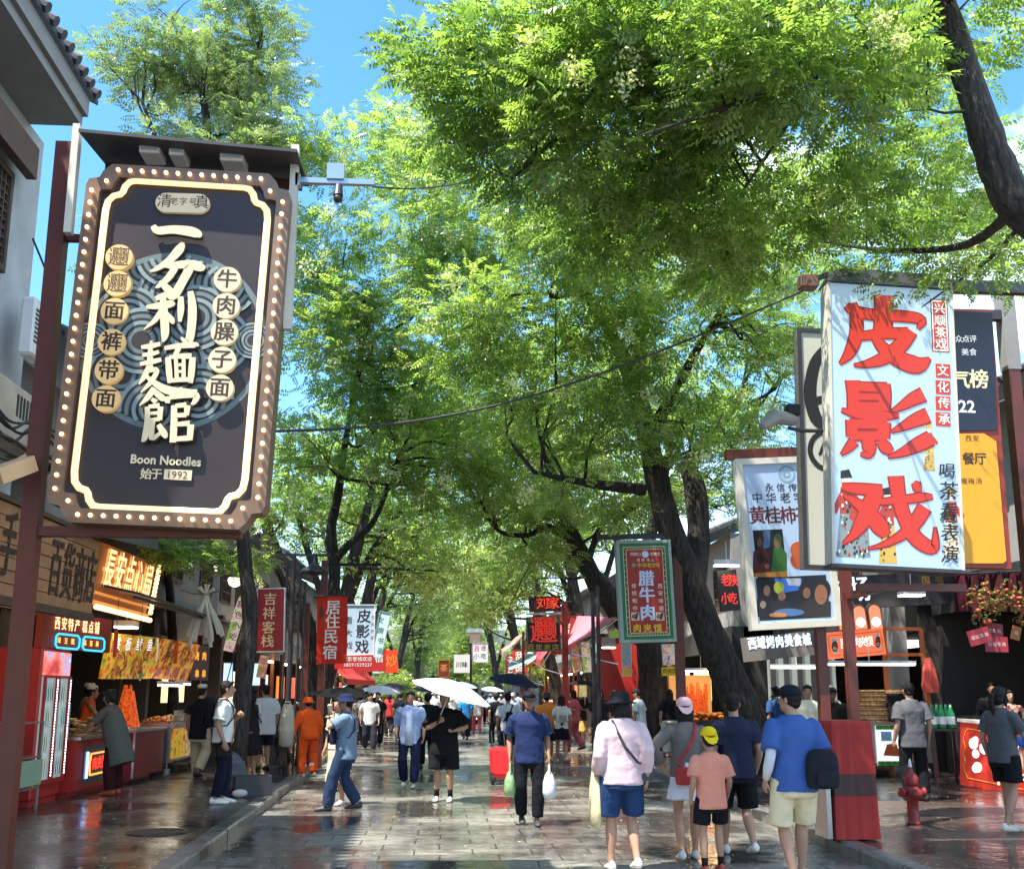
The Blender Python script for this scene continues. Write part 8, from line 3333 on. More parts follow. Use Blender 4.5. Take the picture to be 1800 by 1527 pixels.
  if hk == 'long':
   hb.tube([(0, -.05, .0), (0, -.08, -.12), (0, -.105, -.28), (0, -.10, -.42)], [(.085, .05), (.10, .045), (.095, .035), (.06, .02)], n=14, ref=(1, 0, 0), round_cap=True)
  if hk == 'pony':
   hb.tube([(0, -.10, .04), (0, -.15, .02), (0, -.16, -.10), (0, -.135, -.24)], [.022, .034, .036, .012], n=10, round_cap=True)
  if hk == 'bun':
   hb.ball((0, -.10, .07), (.045, .045, .045), 10, 8)
  ob = hb.build('hair', root)
  blob(ob, .008 if lod == 0 else .014, 1, .016, .022)
 if hat:
  hk, hc = hat
  mh = hc if not isinstance(hc, str) else CL(hc)
  hb = MB(HM).m(mh)
  if hk in ('cap', 'capback'):
   hb.loft([[(.090 * w * math.cos(TAU * i / 20), -.014 + .106 * w * math.sin(TAU * i / 20), z) for i in range(20)] for z, w in ((.038, 1.0), (.075, .99), (.105, .86), (.127, .62), (.137, .32), (.140, .08))])
   ob = hb.build('cap', root, smooth=True)
   vb = MB(HM).m(mh)
   sg = 1 if hk == 'cap' else -1
   y0, y1 = (.045, .175) if sg > 0 else (-.07, -.165)
   pts = [(.082, y0), (.074, y0 + (y1 - y0) * .6), (.045, y0 + (y1 - y0) * .93), (0, y1), (-.045, y0 + (y1 - y0) * .93), (-.074, y0 + (y1 - y0) * .6), (-.082, y0)]
   n = len(pts)
   dz = [.044, .034, .024, .020, .024, .034, .044] if sg > 0 else [.044, .005, -.035, -.05, -.035, .005, .044]
   vs = [(x, y, z) for (x, y), z in zip(pts, dz)] + [(x, y, z + .008) for (x, y), z in zip(pts, dz)]
   vb.add(vs, [tuple(range(n))[::-1], tuple(range(n, 2 * n))] + [(i, (i + 1) % n, (i + 1) % n + n, i + n) for i in range(n)])
   vb.build('visor', ob)
  elif hk == 'bucket':
   hb.loft([[(.1 * w * math.cos(TAU * i / 22), -.010 + .112 * w * math.sin(TAU * i / 22), z) for i in range(22)] for z, w in ((.010, 1.62), (.016, 1.64), (.040, 1.02), (.10, .92), (.128, .80), (.134, .3))])
   hb.build('hat', root, smooth=True)
  elif hk == 'skullcap':
   hb.loft([[(.088 * w * math.cos(TAU * i / 20), -.014 + .104 * w * math.sin(TAU * i / 20), z) for i in range(20)] for z, w in ((.065, 1.0), (.125, .95), (.140, .80), (.143, .2))])
   hb.build('cap', root, smooth=True)
 if features:
  hb = MB(HM).m(m_eye)
  for sd in (-1, 1):
   hb.ball((sd * .030, .079, .012), (.011, .007, .005), 8, 6)
   hb.tube([(sd * .016, .088, .032), (sd * .032, .086, .037), (sd * .048, .076, .031)], [.003, .0042, .0025], n=5)
  hb.build('eyes', root, smooth=True)
  hb = MB(HM).m(m_lip)
  hb.ball((0, .090, -.060), (.022, .009, .006), 10, 6)
  hb.build('mouth', root, smooth=True)
 if mask:
  hb = MB(HM).m(CL(mask))
  hb.ball((0, .062, -.045), (.062, .050, .050), 12, 8)
  hb.build('face_mask', root, smooth=True)
 if apron:
  mb = MB().m(CL(apron))
  mb.loft([ering(T, z * s, rx * s * g + .035 * s, ry * s * g + .035 * s, 18, y=.012) for z, rx, ry in ((-.46, .195, .165), (-.25, .19, .16), (.0, .18, .148), (.2, .17, .135), (.36, .14, .125))])
  blob(mb.build('apron', root), cvox, 2, .02, .15)
 P.M = Matrix.Translation(root.location) @ Matrix.Rotation(R(face), 4, 'Z')
 return P


def held(P, v):
 return P.M @ Vector(v)


def bag_thing(name, label, cat, P, group=None):
 t = thing(name, label, cat, P.root.location, P.root.rotation_euler.z, group)
 return t


def backpack(P, label, col, w=.30, h=.42, d=.16, z=.14, straps=True, pocket=None):
 """on the back: local -y"""
 s = P.s
 t = bag_thing('backpack', label, 'backpack', P)
 T = P.T
 mb = MB().m(CL(col))
 mb.loft([[T @ V(a * w / 2 * k * s, (-.125 - d * b) * s, (z + zz * h) * s) for a, b in ((-1, .05), (1, .05), (1.03, .5), (.85, .95), (-.85, .95), (-1.03, .5))] for zz, k in ((0, .8), (.06, 1), (.5, 1.02), (.85, .95), (.98, .7), (1.02, .35))])
 o = mb.build('body', t)
 add_mod(o, 'SUBSURF', levels=2, render_levels=2)
 mb = MB().m(CL(pocket or col))
 mb.loft([[T @ V(a * w * .38 * k * s, (-.125 - d * .98 - .035 * b) * s, (z + zz * h) * s) for a, b in ((-1, -.3), (1, -.3), (.9, 1), (-.9, 1))] for zz, k in ((.08, .9), (.12, 1), (.42, 1), (.48, .85))])
 o = mb.build('pocket', t)
 add_mod(o, 'SUBSURF', levels=1, render_levels=2)
 if straps:
  for sd in (-1, 1):
   mb = MB().m(CL(col))
   x = sd * .115
   mb.tube([T @ V(x * s, -.15 * s, .42 * s), T @ V(x * s, -.08 * s, .525 * s), T @ V(x * s, .04 * s, .535 * s), T @ V(x * 1.1 * s, .135 * s, .42 * s), T @ V(x * 1.25 * s, .145 * s, .28 * s), T @ V(x * 1.5 * s, .06 * s, .16 * s), T @ V(x * 1.2 * s, -.13 * s, .15 * s)],
     [(.026 * s, .008 * s)] * 7, n=8, ref=(1, 0, 0))
   mb.build('strap', t)
 return t


def sling(P, label, col, side, size=(.24, .18, .08), at=(.17, -.10, -.04), name='shoulder_bag', strap=None):
 """bag at one hip with its strap over the other shoulder"""
 s, T = P.s, P.T
 t = bag_thing(name, label, 'bag', P)
 w, h, d = size
 c = V(at[0] * side, at[1], at[2])
 mb = MB().m(CL(col))
 mb.loft([[T @ ((c + V(a * w / 2 * k, b * d / 2 * k, zz * h)) * s) for a, b in ((-1, -.7), (-.8, -1), (.8, -1), (1, -.7), (1, .7), (.8, 1), (-.8, 1), (-1, .7))] for zz, k in ((-.5, .8), (-.44, 1), (0, 1.04), (.42, .96), (.5, .7))])
 o = mb.build('body', t)
 add_mod(o, 'SUBSURF', levels=1, render_levels=2)
 mb = MB().m(CL(strap or col))
 o_ = -side
 q = lambda x, y, z: T @ V(x * s, y * s, z * s)
 top = c + V(0, 0, h * .4)
 mb.tube([q(top.x, top.y, top.z), q(side * .12, -.155, .12), q(0, -.165, .26), q(o_ * .07, -.148, .40), q(o_ * .105, -.08, .51), q(o_ * .105, .03, .53), q(o_ * .07, .145, .40), q(0, .160, .26), q(side * .11, .15, .10), q(top.x, top.y + .04, top.z)],
   [(.017 * s, .006 * s)] * 10, n=8, ref=(1, 0, 0))
 mb.build('strap', t)
 return t


def carrier(P, hand_i, label, col, h=.36, w=.24, d=.14, name='shopping_bag', trans=0.0, lower=.10):
 """a bag hanging from a hand"""
 t = bag_thing(name, label, 'bag', P)
 g = P.hand[hand_i] + P.hdir[hand_i] * .10 * P.s
 mt = CL(col)
 if trans:
  mt = M('thin_plastic_' + col, srgb(col), rough=.25, var=.1, vs=8, bump=.5, bs=22)
  mt.node_tree.nodes['Principled BSDF'].inputs['Transmission Weight'].default_value = trans
 mb = MB().m(mt)
 rs = random.Random(len(label))
 rings = []
 for z, k in ((-h, .45), (-h * .97, .8), (-h * .75, 1.0), (-h * .4, .86), (-h * .12, .45), (-.01, .14)):
  rings.append([(g.x + d * .5 * k * math.cos(TAU * i / 14) * rs.uniform(.9, 1.1), g.y + w * .5 * k * math.sin(TAU * i / 14) * rs.uniform(.9, 1.1), g.z - lower + z) for i in range(14)])
 mb.loft(rings)
 o = mb.build('body', t, smooth=True)
 mb = MB().m(mt)
 for q in (-1, 1):
  mb.tube([(g.x, g.y + q * .05, g.z - lower - .03), (g.x, g.y + q * .03, g.z - lower * .4), (g.x, g.y, g.z + .005)], [(.012, .005)] * 3, n=6)
 mb.build('handle', t)
 return t


def umbrella(label, grip, top, tiltv, r, col, inner=None, group=None, drop=.30, n=8):
 """open umbrella: grip and top in world space, canopy axis along tiltv"""
 t = thing('umbrella', label, 'umbrella', grip, 0, group)
 a = Vector(tiltv).normalized()
 u = a.orthogonal().normalized()
 w = a.cross(u)
 o = Vector(top) - Vector(grip)
 mo = CL(col)
 mb = MB().m(mo)
 K, J = 6, 7
 seg = n * K
 vs = []
 for j in range(J + 1):
  q = j / J
  for i in range(seg):
   an = TAU * i / seg
   ph = (i % K) / K
   sag = math.sin(math.pi * ph)
   rad = r * q * (1 - .055 * sag * q)
   z = -drop * r / .5 * (1 - math.cos(q * 1.25)) * .72 - .03 * sag * q * r
   vs.append(o + u * math.cos(an) * rad + w * math.sin(an) * rad + a * z)
 fs = []
 for j in range(J):
  for i in range(seg):
   k = (i + 1) % seg
   fs.append((j * seg + i, (j + 1) * seg + i, (j + 1) * seg + k, j * seg + k))
 mb.add(vs, fs)
 if inner:
  mb.m(CL(inner))
  mb.add([v - a * .004 for v in vs], [f[::-1] for f in fs])
 mb.build('canopy', t, smooth=True)
 mb = MB().m(m_steel)
 mb.tube([(0, 0, 0), o * .5, o + a * .05], .006, n=6)
 mb.build('shaft', t)
 mb = MB().m(m_black)
 d = o.normalized()
 mb.tube([-d * .10, d * .03], .014, n=8, round_cap=True)
 mb.build('handle', t)
 for i in range(n):
  an = TAU * i / n
  rd = u * math.cos(an) + w * math.sin(an)
  mb = MB().m(m_steel)
  pts = []
  for q in (0.02, .35, .7, .99):
   pts.append(o + rd * r * q + a * (-drop * r / .5 * (1 - math.cos(q * 1.25)) * .72 - .010))
  mb.tube(pts, .004, n=4)
  mb.tube([o - a * r * .55, o + rd * r * .5 + a * (-drop * r / .5 * (1 - math.cos(.5 * 1.25)) * .72 - .012)], .003, n=4)
  mb.build('rib', t)
 return t


G0 = lambda px, py: tuple(PG(px, py, 0))
GW = lambda px, py: tuple(PG(px, py, .12))

# ---------------------------------------------------------------- the near group walking away on the right
STRIDE_L = ((-.10, .16, 0), (.09, -.22, .06))
STRIDE_R = ((-.09, -.22, .06), (.10, .16, 0))
p = person('woman in pale pink long sleeved top and blue shorts, black bucket hat, walking away', G0(1097, 1533), 4, H=1.66, g=1.06, fem=True,
  legs=((-.10, .10, 0), (.11, -.10, .05)), arms=(('swing', .10), ('swing', -.06)), top=('C9B0B5', 1.8, -.10, .030), bottom=('shorts', '20395F', .92, .028), shoes='D8D6D0', hair=('bob', None), hat=('bucket', '15171F'), look=(0, 0))
sling(p, 'slim grey crossbody bag at the right hip of the woman in pale pink', '4A4A4E', 1, (.22, .17, .06), (.20, -.06, .02))
carrier(p, 0, 'long cream cloth tote hanging beside the woman in pale pink', 'CBBF98', h=.62, w=.30, d=.12, name='tote_bag', lower=-.22)
p = person('woman in grey tee and white skirt with pink cap and hand on hip, walking away', G0(1212, 1512), -3, H=1.60, g=.98, fem=True, legs=((-.10, -.14, .03), (.09, .12, 0)),
  arms=((-.245, .03, .98, (-1, -.45, 0), .9), ('down',)), top=('6E6762', 1.75, -.05, .022), bottom=('skirt', 'D6D9E2', .42, .215), shoes='D8D6D0', hair=('bob', None), hat=('capback', 'E3B9B8'), skin=m_skin)
sling(p, 'flat coral red shoulder bag on the woman with the pink cap', 'A83A3C', -1, (.21, .19, .05), (.05, -.175, -.03), strap='A83A3C')
p = person('boy in salmon pink tee and black shorts with a yellow cap turned backwards', G0(1255, 1533), 2, H=1.29, g=.98, child=True, legs=((-.13, -.06, 0), (.12, .08, 0)), arms=(('swing', .06), ('swing', .14)),
  top=('D98E78', .80, -.16, .036), bottom=('shorts', '14151C', .80, .030), shoes='B04038', socks=('1A1A1A', .25), hair=('short', None), hat=('capback', 'E3C21F'))
p = person('man in dark navy tee and black shorts behind the yellow capped boy', G0(1300, 1503), 3, H=1.66, g=1.02, legs=STRIDE_L, arms=(('swing', .12), ('swing', .08)), top=('20263A', .75, -.12, .032), bottom=('shorts', '101218', .98, .035),
  shoes='D8D6D0', hair=('short', None), look=(-25, 0))
p = person('man in bright blue polo and beige shorts with white sun sleeves and dark cap', G0(1406, 1552), 5, H=1.72, g=1.04, legs=((-.10, -.12, .03), (.10, .16, 0)), arms=(('swing', .03), ('swing', .06)), top=('3C5A96', .85, -.13, .030),
  bottom=('shorts', 'D6C7A4', .98, .030), shoes='E8E6E0', hair=('short', None), hat=('cap', '171C26'), look=(40, 0))
for i in (0, 1):
 S_, E_, W_ = p.shoulder[i], p.elbow[i], p.hand[i]
 mb = MB().m(CL('C9CCD6'))
 mb.tube([S_.lerp(E_, .55), E_, E_.lerp(W_, .5), W_.lerp(E_, .04)], [.052, .046, .046, .033], n=14)
 mb.build('sun_sleeve', p.root, smooth=True)
backpack(p, 'black drawstring bag hanging low at the right side of the blue polo man', '1E222A', w=.30, h=.34, d=.16, z=-.10, straps=False).location += Vector((.18, .02, .0))
# ---------------------------------------------------------------- the middle of the street
p = person('man in navy tee and black trousers with dark cap walking toward the camera', G0(930, 1449), 180, H=1.66, g=1.04, legs=((-.10, .08, 0), (.09, -.10, .03)), arms=(('swing', .05), ('swing', .02)), top=('222F55', .80, -.14, .032),
  bottom=('trousers', '14161C', 1.93, .018), shoes='3A3A3C', hair=('short', None), hat=('cap', '161A24'), look=(14, -4), features=True, skin=m_skin_d)
carrier(p, 0, 'thin white plastic bag in the left hand of the navy shirted man', 'E4E8EE', h=.36, w=.20, d=.20, trans=.3)
carrier(p, 1, 'thin green plastic bag in the right hand of the navy shirted man', '9CBF8A', h=.32, w=.18, d=.16, trans=.3)
p = person('man in open pale blue shirt over white tee and navy trousers facing the camera', G0(719, 1383), 176, H=1.68, legs=((-.09, .10, 0), (.10, -.08, .03)), arms=(('swing', .10), ('swing', -.02)), top=('9DB2DA', 1.25, -.16, .036),
  bottom=('trousers', '1D2442', 1.94, .022), shoes='B9B7AE', hair=('short', None), look=(4, 0), features=True)
mb = MB().m(CL('C3D0EA'))
mb.loft([[p.T @ V(x * .9, y, z) for x, y in ((-.075 * k, .105 * f), (.075 * k, .105 * f), (.075 * k, .155 * f), (0, .166 * f), (-.075 * k, .155 * f))] for z, k, f in ((-.17, 1.0, 1.03), (.1, .95, 1.0), (.3, .85, .99), (.44, .65, .92))])
mb.build('undershirt', p.root, smooth=True)
p = person('person in loose black tee and black shorts half hidden under a white umbrella', G0(780, 1408), 172, H=1.66, g=1.10, legs=((-.11, .04, 0), (.12, -.02, 0)), arms=((-.20, .24, 1.12, (-1, -.3, -.6), 1.3), (.05, .26, 1.26, (1, -.2, -.8), 1.4)),
  top=('16161A', .9, -.20, .045), bottom=('shorts', '17181C', 1.0, .04), shoes='B9B7AE', socks=('141414', .28), hair=('short', None), look=(0, -6))
hd = held(p, p.hand[1]) + Vector((0, -.02, .06))
umbrella('white umbrella tilted in front of the person in loose black clothes', hd, tuple(PY(800, 1200, hd.y - .18) + Vector((0, .15, .03))), (.32, -.10, 1), .64, 'D2D0CA', 'C4C2BC', drop=.30)
p = person('man in grey blue tee with navy bucket hat, drinking, facing left', G0(605, 1424), 88, H=1.66, g=1.06, legs=((-.08, .24, .0), (.09, -.18, .02)), arms=((-.05, .20, 1.36, (-1, .2, -.8), 1.3), (.08, .24, 1.30, (.6, -.2, -1), 1.3)), top=('71869C', .75, -.16, .032),
  bottom=('trousers', '2B3A56', 1.96, .022), shoes='3A3C42', hair=('short', None), hat=('bucket', '1E2747'), look=(0, 0), features=True)
backpack(p, 'navy chest bag worn by the drinking man in the bucket hat', '20283C', w=.26, h=.34, d=.13, z=.05).rotation_euler.z += math.pi
p.root.location.x += 0
cup = thing('drink_cup', 'pale drink cup held up by the man in the navy bucket hat', 'cup', held(p, (.0, .25, 1.41)))
mb = MB().m(M('cup_plastic', (.62, .48, .34), rough=.3))
mb.lathe((0, 0, -.06), [(.03, 0), (.04, .12), (.042, .125), (.03, .14)], 14)
mb.build('body', cup, smooth=True)
mb = MB().m(m_white)
mb.tube([(0, 0, .05), (.015, 0, .16)], .004, n=6)
mb.build('straw', cup)
umbrella('large black umbrella held low behind the man in the bucket hat', PG(602, 1400, 0) + Vector((0, .3, 1.15)), tuple(PY(602, 1208, PG(590, 1400, 0).y + .3)), (.04, -.1, 1), .50, '06070A', '0A0B10', drop=.22)
person('woman in beige skirt standing close behind the drinking man', G0(592, 1414), 150, H=1.58, fem=True, top=('D8D2C6', .7, -.05, .02), bottom=('skirt', 'CDBFA6', .70, .20), shoes='E8E6E0', hair=('long', None))
p = person('street sweeper in orange overalls and orange hat seen from behind', GW(541, 1366), 30, lean=.22, H=1.46, g=1.06, legs=((-.10, .06, 0), (.10, -.08, .02)), arms=((-.34, .12, .86, (-1, -.3, -.3), 1.2), ('swing', .1)), top=('E85A1E', 1.85, -.10, .035), bottom=('trousers', 'E2551C', 1.95, .03),
  shoes='C9C4B4', hair=('short', None), hat=('bucket', 'E8602A'))
mb = MB().m(PT('B8B4A8', .5))
mb.tube([p.knees[0][2].lerp(p.knees[0][1], .35), p.knees[0][2].lerp(p.knees[0][1], .48)], .078, n=14)
mb.tube([p.knees[1][2].lerp(p.knees[1][1], .35), p.knees[1][2].lerp(p.knees[1][1], .48)], .078, n=14)
mb.build('reflective_band', p.root)
sk_ = thing('sack', 'long pale sack carried at the left side of the orange street sweeper', 'sack', held(p, (-.40, .12, .0)))
mb = MB().m(CL('B9B4A4'))
mb.loft([[(w * math.cos(TAU * i / 12), w * .8 * math.sin(TAU * i / 12), z) for i in range(12)] for z, w in ((.55, .05), (.58, .13), (.9, .15), (1.2, .12), (1.38, .05))])
o = mb.build('body', sk_, smooth=True)
mb = MB().m(m_brown)
mb.lathe((0, 0, 1.33), [(.055, 0), (.062, .015), (.055, .03)], 12)
mb.build('tie', sk_)
br_ = thing('broom', 'dark bushy broom held by the orange street sweeper', 'broom', held(p, (-.34, .30, .0)))
mb = MB().m(M('broom_bristle', (.07, .045, .03), rough=.9, bump=.6, bs=60))
for k in range(24):
 a = random.uniform(0, TAU)
 mb.tube([(0, 0, .55), (.10 * math.cos(a), .14 * math.sin(a), .40), (.17 * math.cos(a), .24 * math.sin(a), .22)], [.02, .03, .012], n=5)
mb.build('bristles', br_)
mb = MB().m(m_brown)
mb.tube([(0, 0, .5), (.05, -.1, 1.2)], .014, n=6)
mb.build('handle', br_)

# ---------------------------------------------------------------- left pavement
p = person('man in white tee, black trousers and white shoes standing by the dark tree', GW(386, 1412), -82, H=1.70, legs=((-.09, .03, 0), (.09, -.06, 0)), arms=((-.04, .19, 1.20, (-.8, -.4, -1), 1.3), ('down',)), top=('DDDDD8', .8, -.08, .030),
  bottom=('trousers', '171B2B', 1.93, .016), shoes='E8E6E0', hair=('short', None), look=(0, 2), features=True)
backpack(p, 'black backpack on the man in the white tee by the tree', '14161A')
st = bag_thing('sling_strap', 'brown diagonal strap with pouch across the chest of the man in white', 'bag', p)
mb = MB().m(CL('8A5A34'))
T = p.T
mb.tube([T @ V(-.10, .02, .535), T @ V(-.06, .15, .38), T @ V(.0, .165, .26), T @ V(.08, .16, .08), T @ V(.13, .13, -.10), T @ V(.16, .09, -.14)], [(.018, .006)] * 6, n=8, ref=(1, 0, 0))
mb.build('strap', st)
mb = MB().m(CL('2A2420'))
mb.loft([[T @ V(.17 + a * .05, .04 + b * .09, z) for a, b in ((-1, -1), (1, -1), (1, 1), (-1, 1))] for z in (-.26, -.24, -.12, -.1)])
mb.build('pouch', st)
person('man in black tee and khaki trousers with a white skull cap, walking away', GW(346, 1366), -20, H=1.68, legs=((-.10, .12, 0), (.10, -.16, .05)), arms=(('down',), ('swing', .1)), top=('16171B', .75, -.22, .035), bottom=('trousers', 'B5A88C', 1.92, .03), shoes='3A3A3C',
 hair=('short', None), hat=('skullcap', 'D8D2C0'))
p = person('woman in dark dress and black sun hat looking down beside the tree', GW(438, 1368), 65, H=1.60, fem=True, legs=((-.08, .05, 0), (.08, -.05, 0)), arms=((-.06, .26, 1.02, (-1, -.2, -.5), 1.2), (.08, .26, 1.0, (1, -.2, -.5), 1.2)), lean=.12, top=('2A2426', .45, -.05, .018),
  bottom=('skirt', '241F26', .62, .25), shoes='C9C4B4', hair=('bob', None), hat=('bucket', '1C1A1C'), look=(0, -28))
sling(p, 'black waist bag on the woman in the dark dress', '1A1A22', 1, (.26, .13, .09), (.12, .10, .02))
person('person in oversized white tee standing behind the woman in the dark dress', GW(462, 1352), 40, H=1.68, g=1.1, legs=((-.1, 0, 0), (.1, 0, 0)), arms=(('down',), ('down',)), top=('D6DAE2', .95, -.22, .05), bottom=('shorts', '22242C', 1.0, .03), shoes='2A2A2A', hair=('short', None), hat=('cap', '2A2A2E'))
person('stall woman in grey apron and dark hair leaning over the neon counter', (-5.02, 16.6, .12), 80, H=1.60, fem=True, g=1.05, lean=.30, arms=((-.12, .50, 1.05, (-1, 0, -.6), .8), (.10, .48, 1.05, (1, 0, -.6), .8)), top=('5A5048', .9, -.08, .02), bottom=('trousers', '3A1416', 1.95, .03),
 shoes='B04A2A', hair=('bun', None), apron='54584F', look=(0, -18))
person('food seller in orange vest and white cap behind the dark red counter', (-6.55, 19.6, .12), -70, H=1.66, lean=.18, arms=((-.15, .40, 1.05, (-1, 0, -.7), 1), (.12, .42, 1.05, (1, 0, -.7), 1)), top=('C8501E', 0, -.08, .016), bottom=('trousers', '1A1A1A', 1.9, .02), hair=('short', None), hat=('skullcap', 'E4E2DC'), skin=m_skin_d, features=True)
person('second food seller in white behind the food cart with a white cap', (-6.9, 20.8, .12), -60, H=1.70, arms=(('down',), ('down',)), top=('B8B4AC', .8, -.08, .02), bottom=('trousers', '2A2A2A', 1.9, .02), hair=('short', None), hat=('skullcap', 'E4E2DC'), lod=1, skin=m_skin_d)
person('customer in dark clothes sitting low at the left edge behind the red post', (-5.6, 12.6, .12), -60, H=1.45, arms=(('down',), ('down',)), top=('2A1A1E', .8, -.1, .03), bottom=('trousers', '1A1A1E', 1.9, .02), hair=('bob', None), lod=1)

# ---------------------------------------------------------------- walkers behind the front figures
p = person('man with black backpack and white tee walking away under a navy umbrella', G0(893, 1345), 0, H=1.66, legs=STRIDE_R, arms=(('swing', .1), (.14, .22, 1.15, (1, -.2, -.8), 1.3)), top=('CFD2D2', .8, -.12, .03), bottom=('shorts', '1A1C22', 1.0, .03), shoes='E8E6E0', hair=('short', None), lod=1)
sling(p, 'black body bag across the back of the man under the navy umbrella', '181A1E', -1, (.18, .26, .09), (-.02, -.20, .22))
hd = held(p, p.hand[1]) + Vector((0, 0, .08))
umbrella('navy umbrella over the man with the white tee in mid street', hd, tuple(PY(906, 1184, hd.y)), (.18, -.12, 1), .60, '1B2238', '141828', drop=.34)
person('walker in black tee and black trousers left of the navy umbrella man', G0(872, 1312), 8, H=1.64, legs=STRIDE_L, arms=(('swing', -.1), ('swing', .1)), top=('17181C', .8, -.12, .03), bottom=('trousers', '1A1B20', 1.92, .03), shoes='2A2A2A', hair=('short', None), lod=1)
p = person('girl in white tee and black skirt wearing a white backpack, walking away', G0(988, 1340), 0, H=1.58, fem=True, legs=STRIDE_L, arms=(('swing', .1), ('swing', .05)), top=('DCD8D2', .6, -.05, .02), bottom=('skirt', '15161A', .46, .22), shoes='D8D6D0', hair=('pony', None), lod=1, hat=('cap', '202024'))
backpack(p, 'white backpack with grey front on the girl in the black skirt', 'DAD4CC', w=.30, h=.38, pocket='9A9690')
person('walker in orange and yellow tee left of the white backpack girl', G0(962, 1338), -10, H=1.66, legs=STRIDE_R, arms=(('swing', .1), ('down',)), top=('E88A3A', .8, -.12, .03), bottom=('shorts', '2A2C34', .95, .03), shoes='C9C4B4', hair=('short', None), hat=('bucket', '3A3A36'), lod=1)
person('walker in pink top with arm out beside the yellow posters', GW(1010, 1320), 60, H=1.62, fem=True, legs=STRIDE_L, arms=((-.40, .05, 1.22, (-1, 0, -1), .8), ('down',)), top=('C8646A', .7, -.1, .03), bottom=('trousers', 'C06068', 1.9, .03), shoes='2A2A2A', hair=('bob', None), lod=1)
person('woman with dark hair in dark green tee facing the street by the posters', GW(1056, 1332), 170, H=1.62, fem=True, arms=(('down',), ('down',)), top=('23282A', .8, -.12, .03), bottom=('trousers', '1E2024', 1.92, .03), shoes='C9C4B4', hair=('long', None), features=True, lod=1)
p = person('woman in pale grey short sleeved dress shirt looking down beside the tree', GW(1126, 1338), 60, H=1.62, fem=True, lean=.05, arms=((-.20, .10, .74, (-1, -.4, -.3), .9), ('down',)), top=('B4C0C0', .75, -.16, .035), bottom=('trousers', '2A2A30', 1.6, .03), shoes='D8D6D0', hair=('short', None), look=(0, -25), lod=1)
carrier(p, 0, 'pale paper bag carried by the woman in the pale grey shirt', 'B9C0C4', h=.34, w=.32, d=.14, name='paper_bag')
person('girl with long black hair in black top and pale trousers beside the upright trunk', GW(1180, 1330), -12, H=1.62, fem=True, arms=(('down',), ('down',)), top=('14141A', .8, .0, .03), bottom=('trousers', 'A8AEA4', 1.94, .045), shoes='D8D6D0', hair=('long', None), lod=1)
person('woman in striped white top and sun hat behind the woman in dark green', GW(1082, 1316), 150, H=1.60, fem=True, arms=(('down',), ('down',)), top=('C8C4C0', .7, -.1, .03), bottom=('trousers', '3A3A44', 1.9, .03), hair=('bob', None), hat=('bucket', 'D8B8B8'), lod=1)
person('child in rosy top walking between the posters and the tree', GW(1098, 1318), 170, H=1.50, child=True, top=('B86A6E', .7, -.1, .03), bottom=('trousers', '2A2A34', 1.9, .03), hair=('short', None), lod=1, features=True)
person('girl in black dress with pale bucket hat walking away down the left of the street', G0(660, 1302), 6, H=1.62, fem=True, legs=STRIDE_L, arms=(('swing', .08), ('swing', -.05)), top=('16171F', .5, -.05, .02), bottom=('skirt', '171820', .50, .26), shoes='2A2A2A', hair=('bob', None), hat=('bucket', 'DAD8D0'), lod=1)
person('small child in dark clothes and pale cap beside the girl in the black dress', G0(686, 1294), 4, H=1.12, child=True, legs=STRIDE_R, top=('23252E', .7, -.12, .03), bottom=('shorts', '4A4A4E', 1.0, .03), shoes='B9B7AE', hair=('short', None), hat=('cap', 'C9C4BC'), lod=1)
person('man in dark tee close to the small child in mid street', G0(703, 1298), -10, H=1.68, legs=STRIDE_L, top=('1C2028', .8, -.14, .03), bottom=('trousers', '22242C', 1.9, .03), hair=('short', None), lod=1)
person('person in black with dark bag hidden behind the pale blue shirt man', G0(750, 1352), 10, H=1.66, g=1.1, legs=STRIDE_L, top=('17191D', 1.4, -.2, .05), bottom=('trousers', '1A1C22', 1.9, .03), hair=('short', None), lod=1)
person('person in bright blue tee walking away behind the white umbrella', G0(818, 1300), 10, H=1.64, legs=STRIDE_R, top=('2F86C8', .8, -.14, .03), bottom=('trousers', '1E2230', 1.9, .03), hair=('short', None), lod=1)
person('walker in white tee with red and white leggings right of the white umbrella', G0(838, 1290), 10, H=1.62, fem=True, legs=STRIDE_L, top=('E0DEDC', .8, -.14, .03), bottom=('trousers', 'B8505A', 1.9, .02), hair=('long', None), lod=1)
rc_ = thing('shopping_trolley', 'red two wheeled shopping trolley left of the navy shirted man', 'trolley', (*PG(880, 1378, 0)[:2], 0), .2)
mb = MB().m(CL('B8262A'))
mb.loft([[(a * w, b * d + (z - .2) * .35, z) for a, b in ((-1, -1), (1, -1), (1, 1), (-1, 1))] for z, w, d in ((.12, .13, .10), (.2, .16, .13), (.6, .16, .13), (.66, .12, .09))])
mb.build('bag', rc_)
mb = MB().m(m_dark)
mb.tube([(-.12, -.1, .05), (-.12, .25, .95), (.12, .25, .95), (.12, -.1, .05)], .012, n=6)
mb.build('frame', rc_)
for s_ in (-1, 1):
 mb = MB().m(m_black)
 mb.tube([(s_ * .17 - .02, -.05, .09), (s_ * .17 + .02, -.05, .09)], .09, n=16)
 mb.build('wheel', rc_)

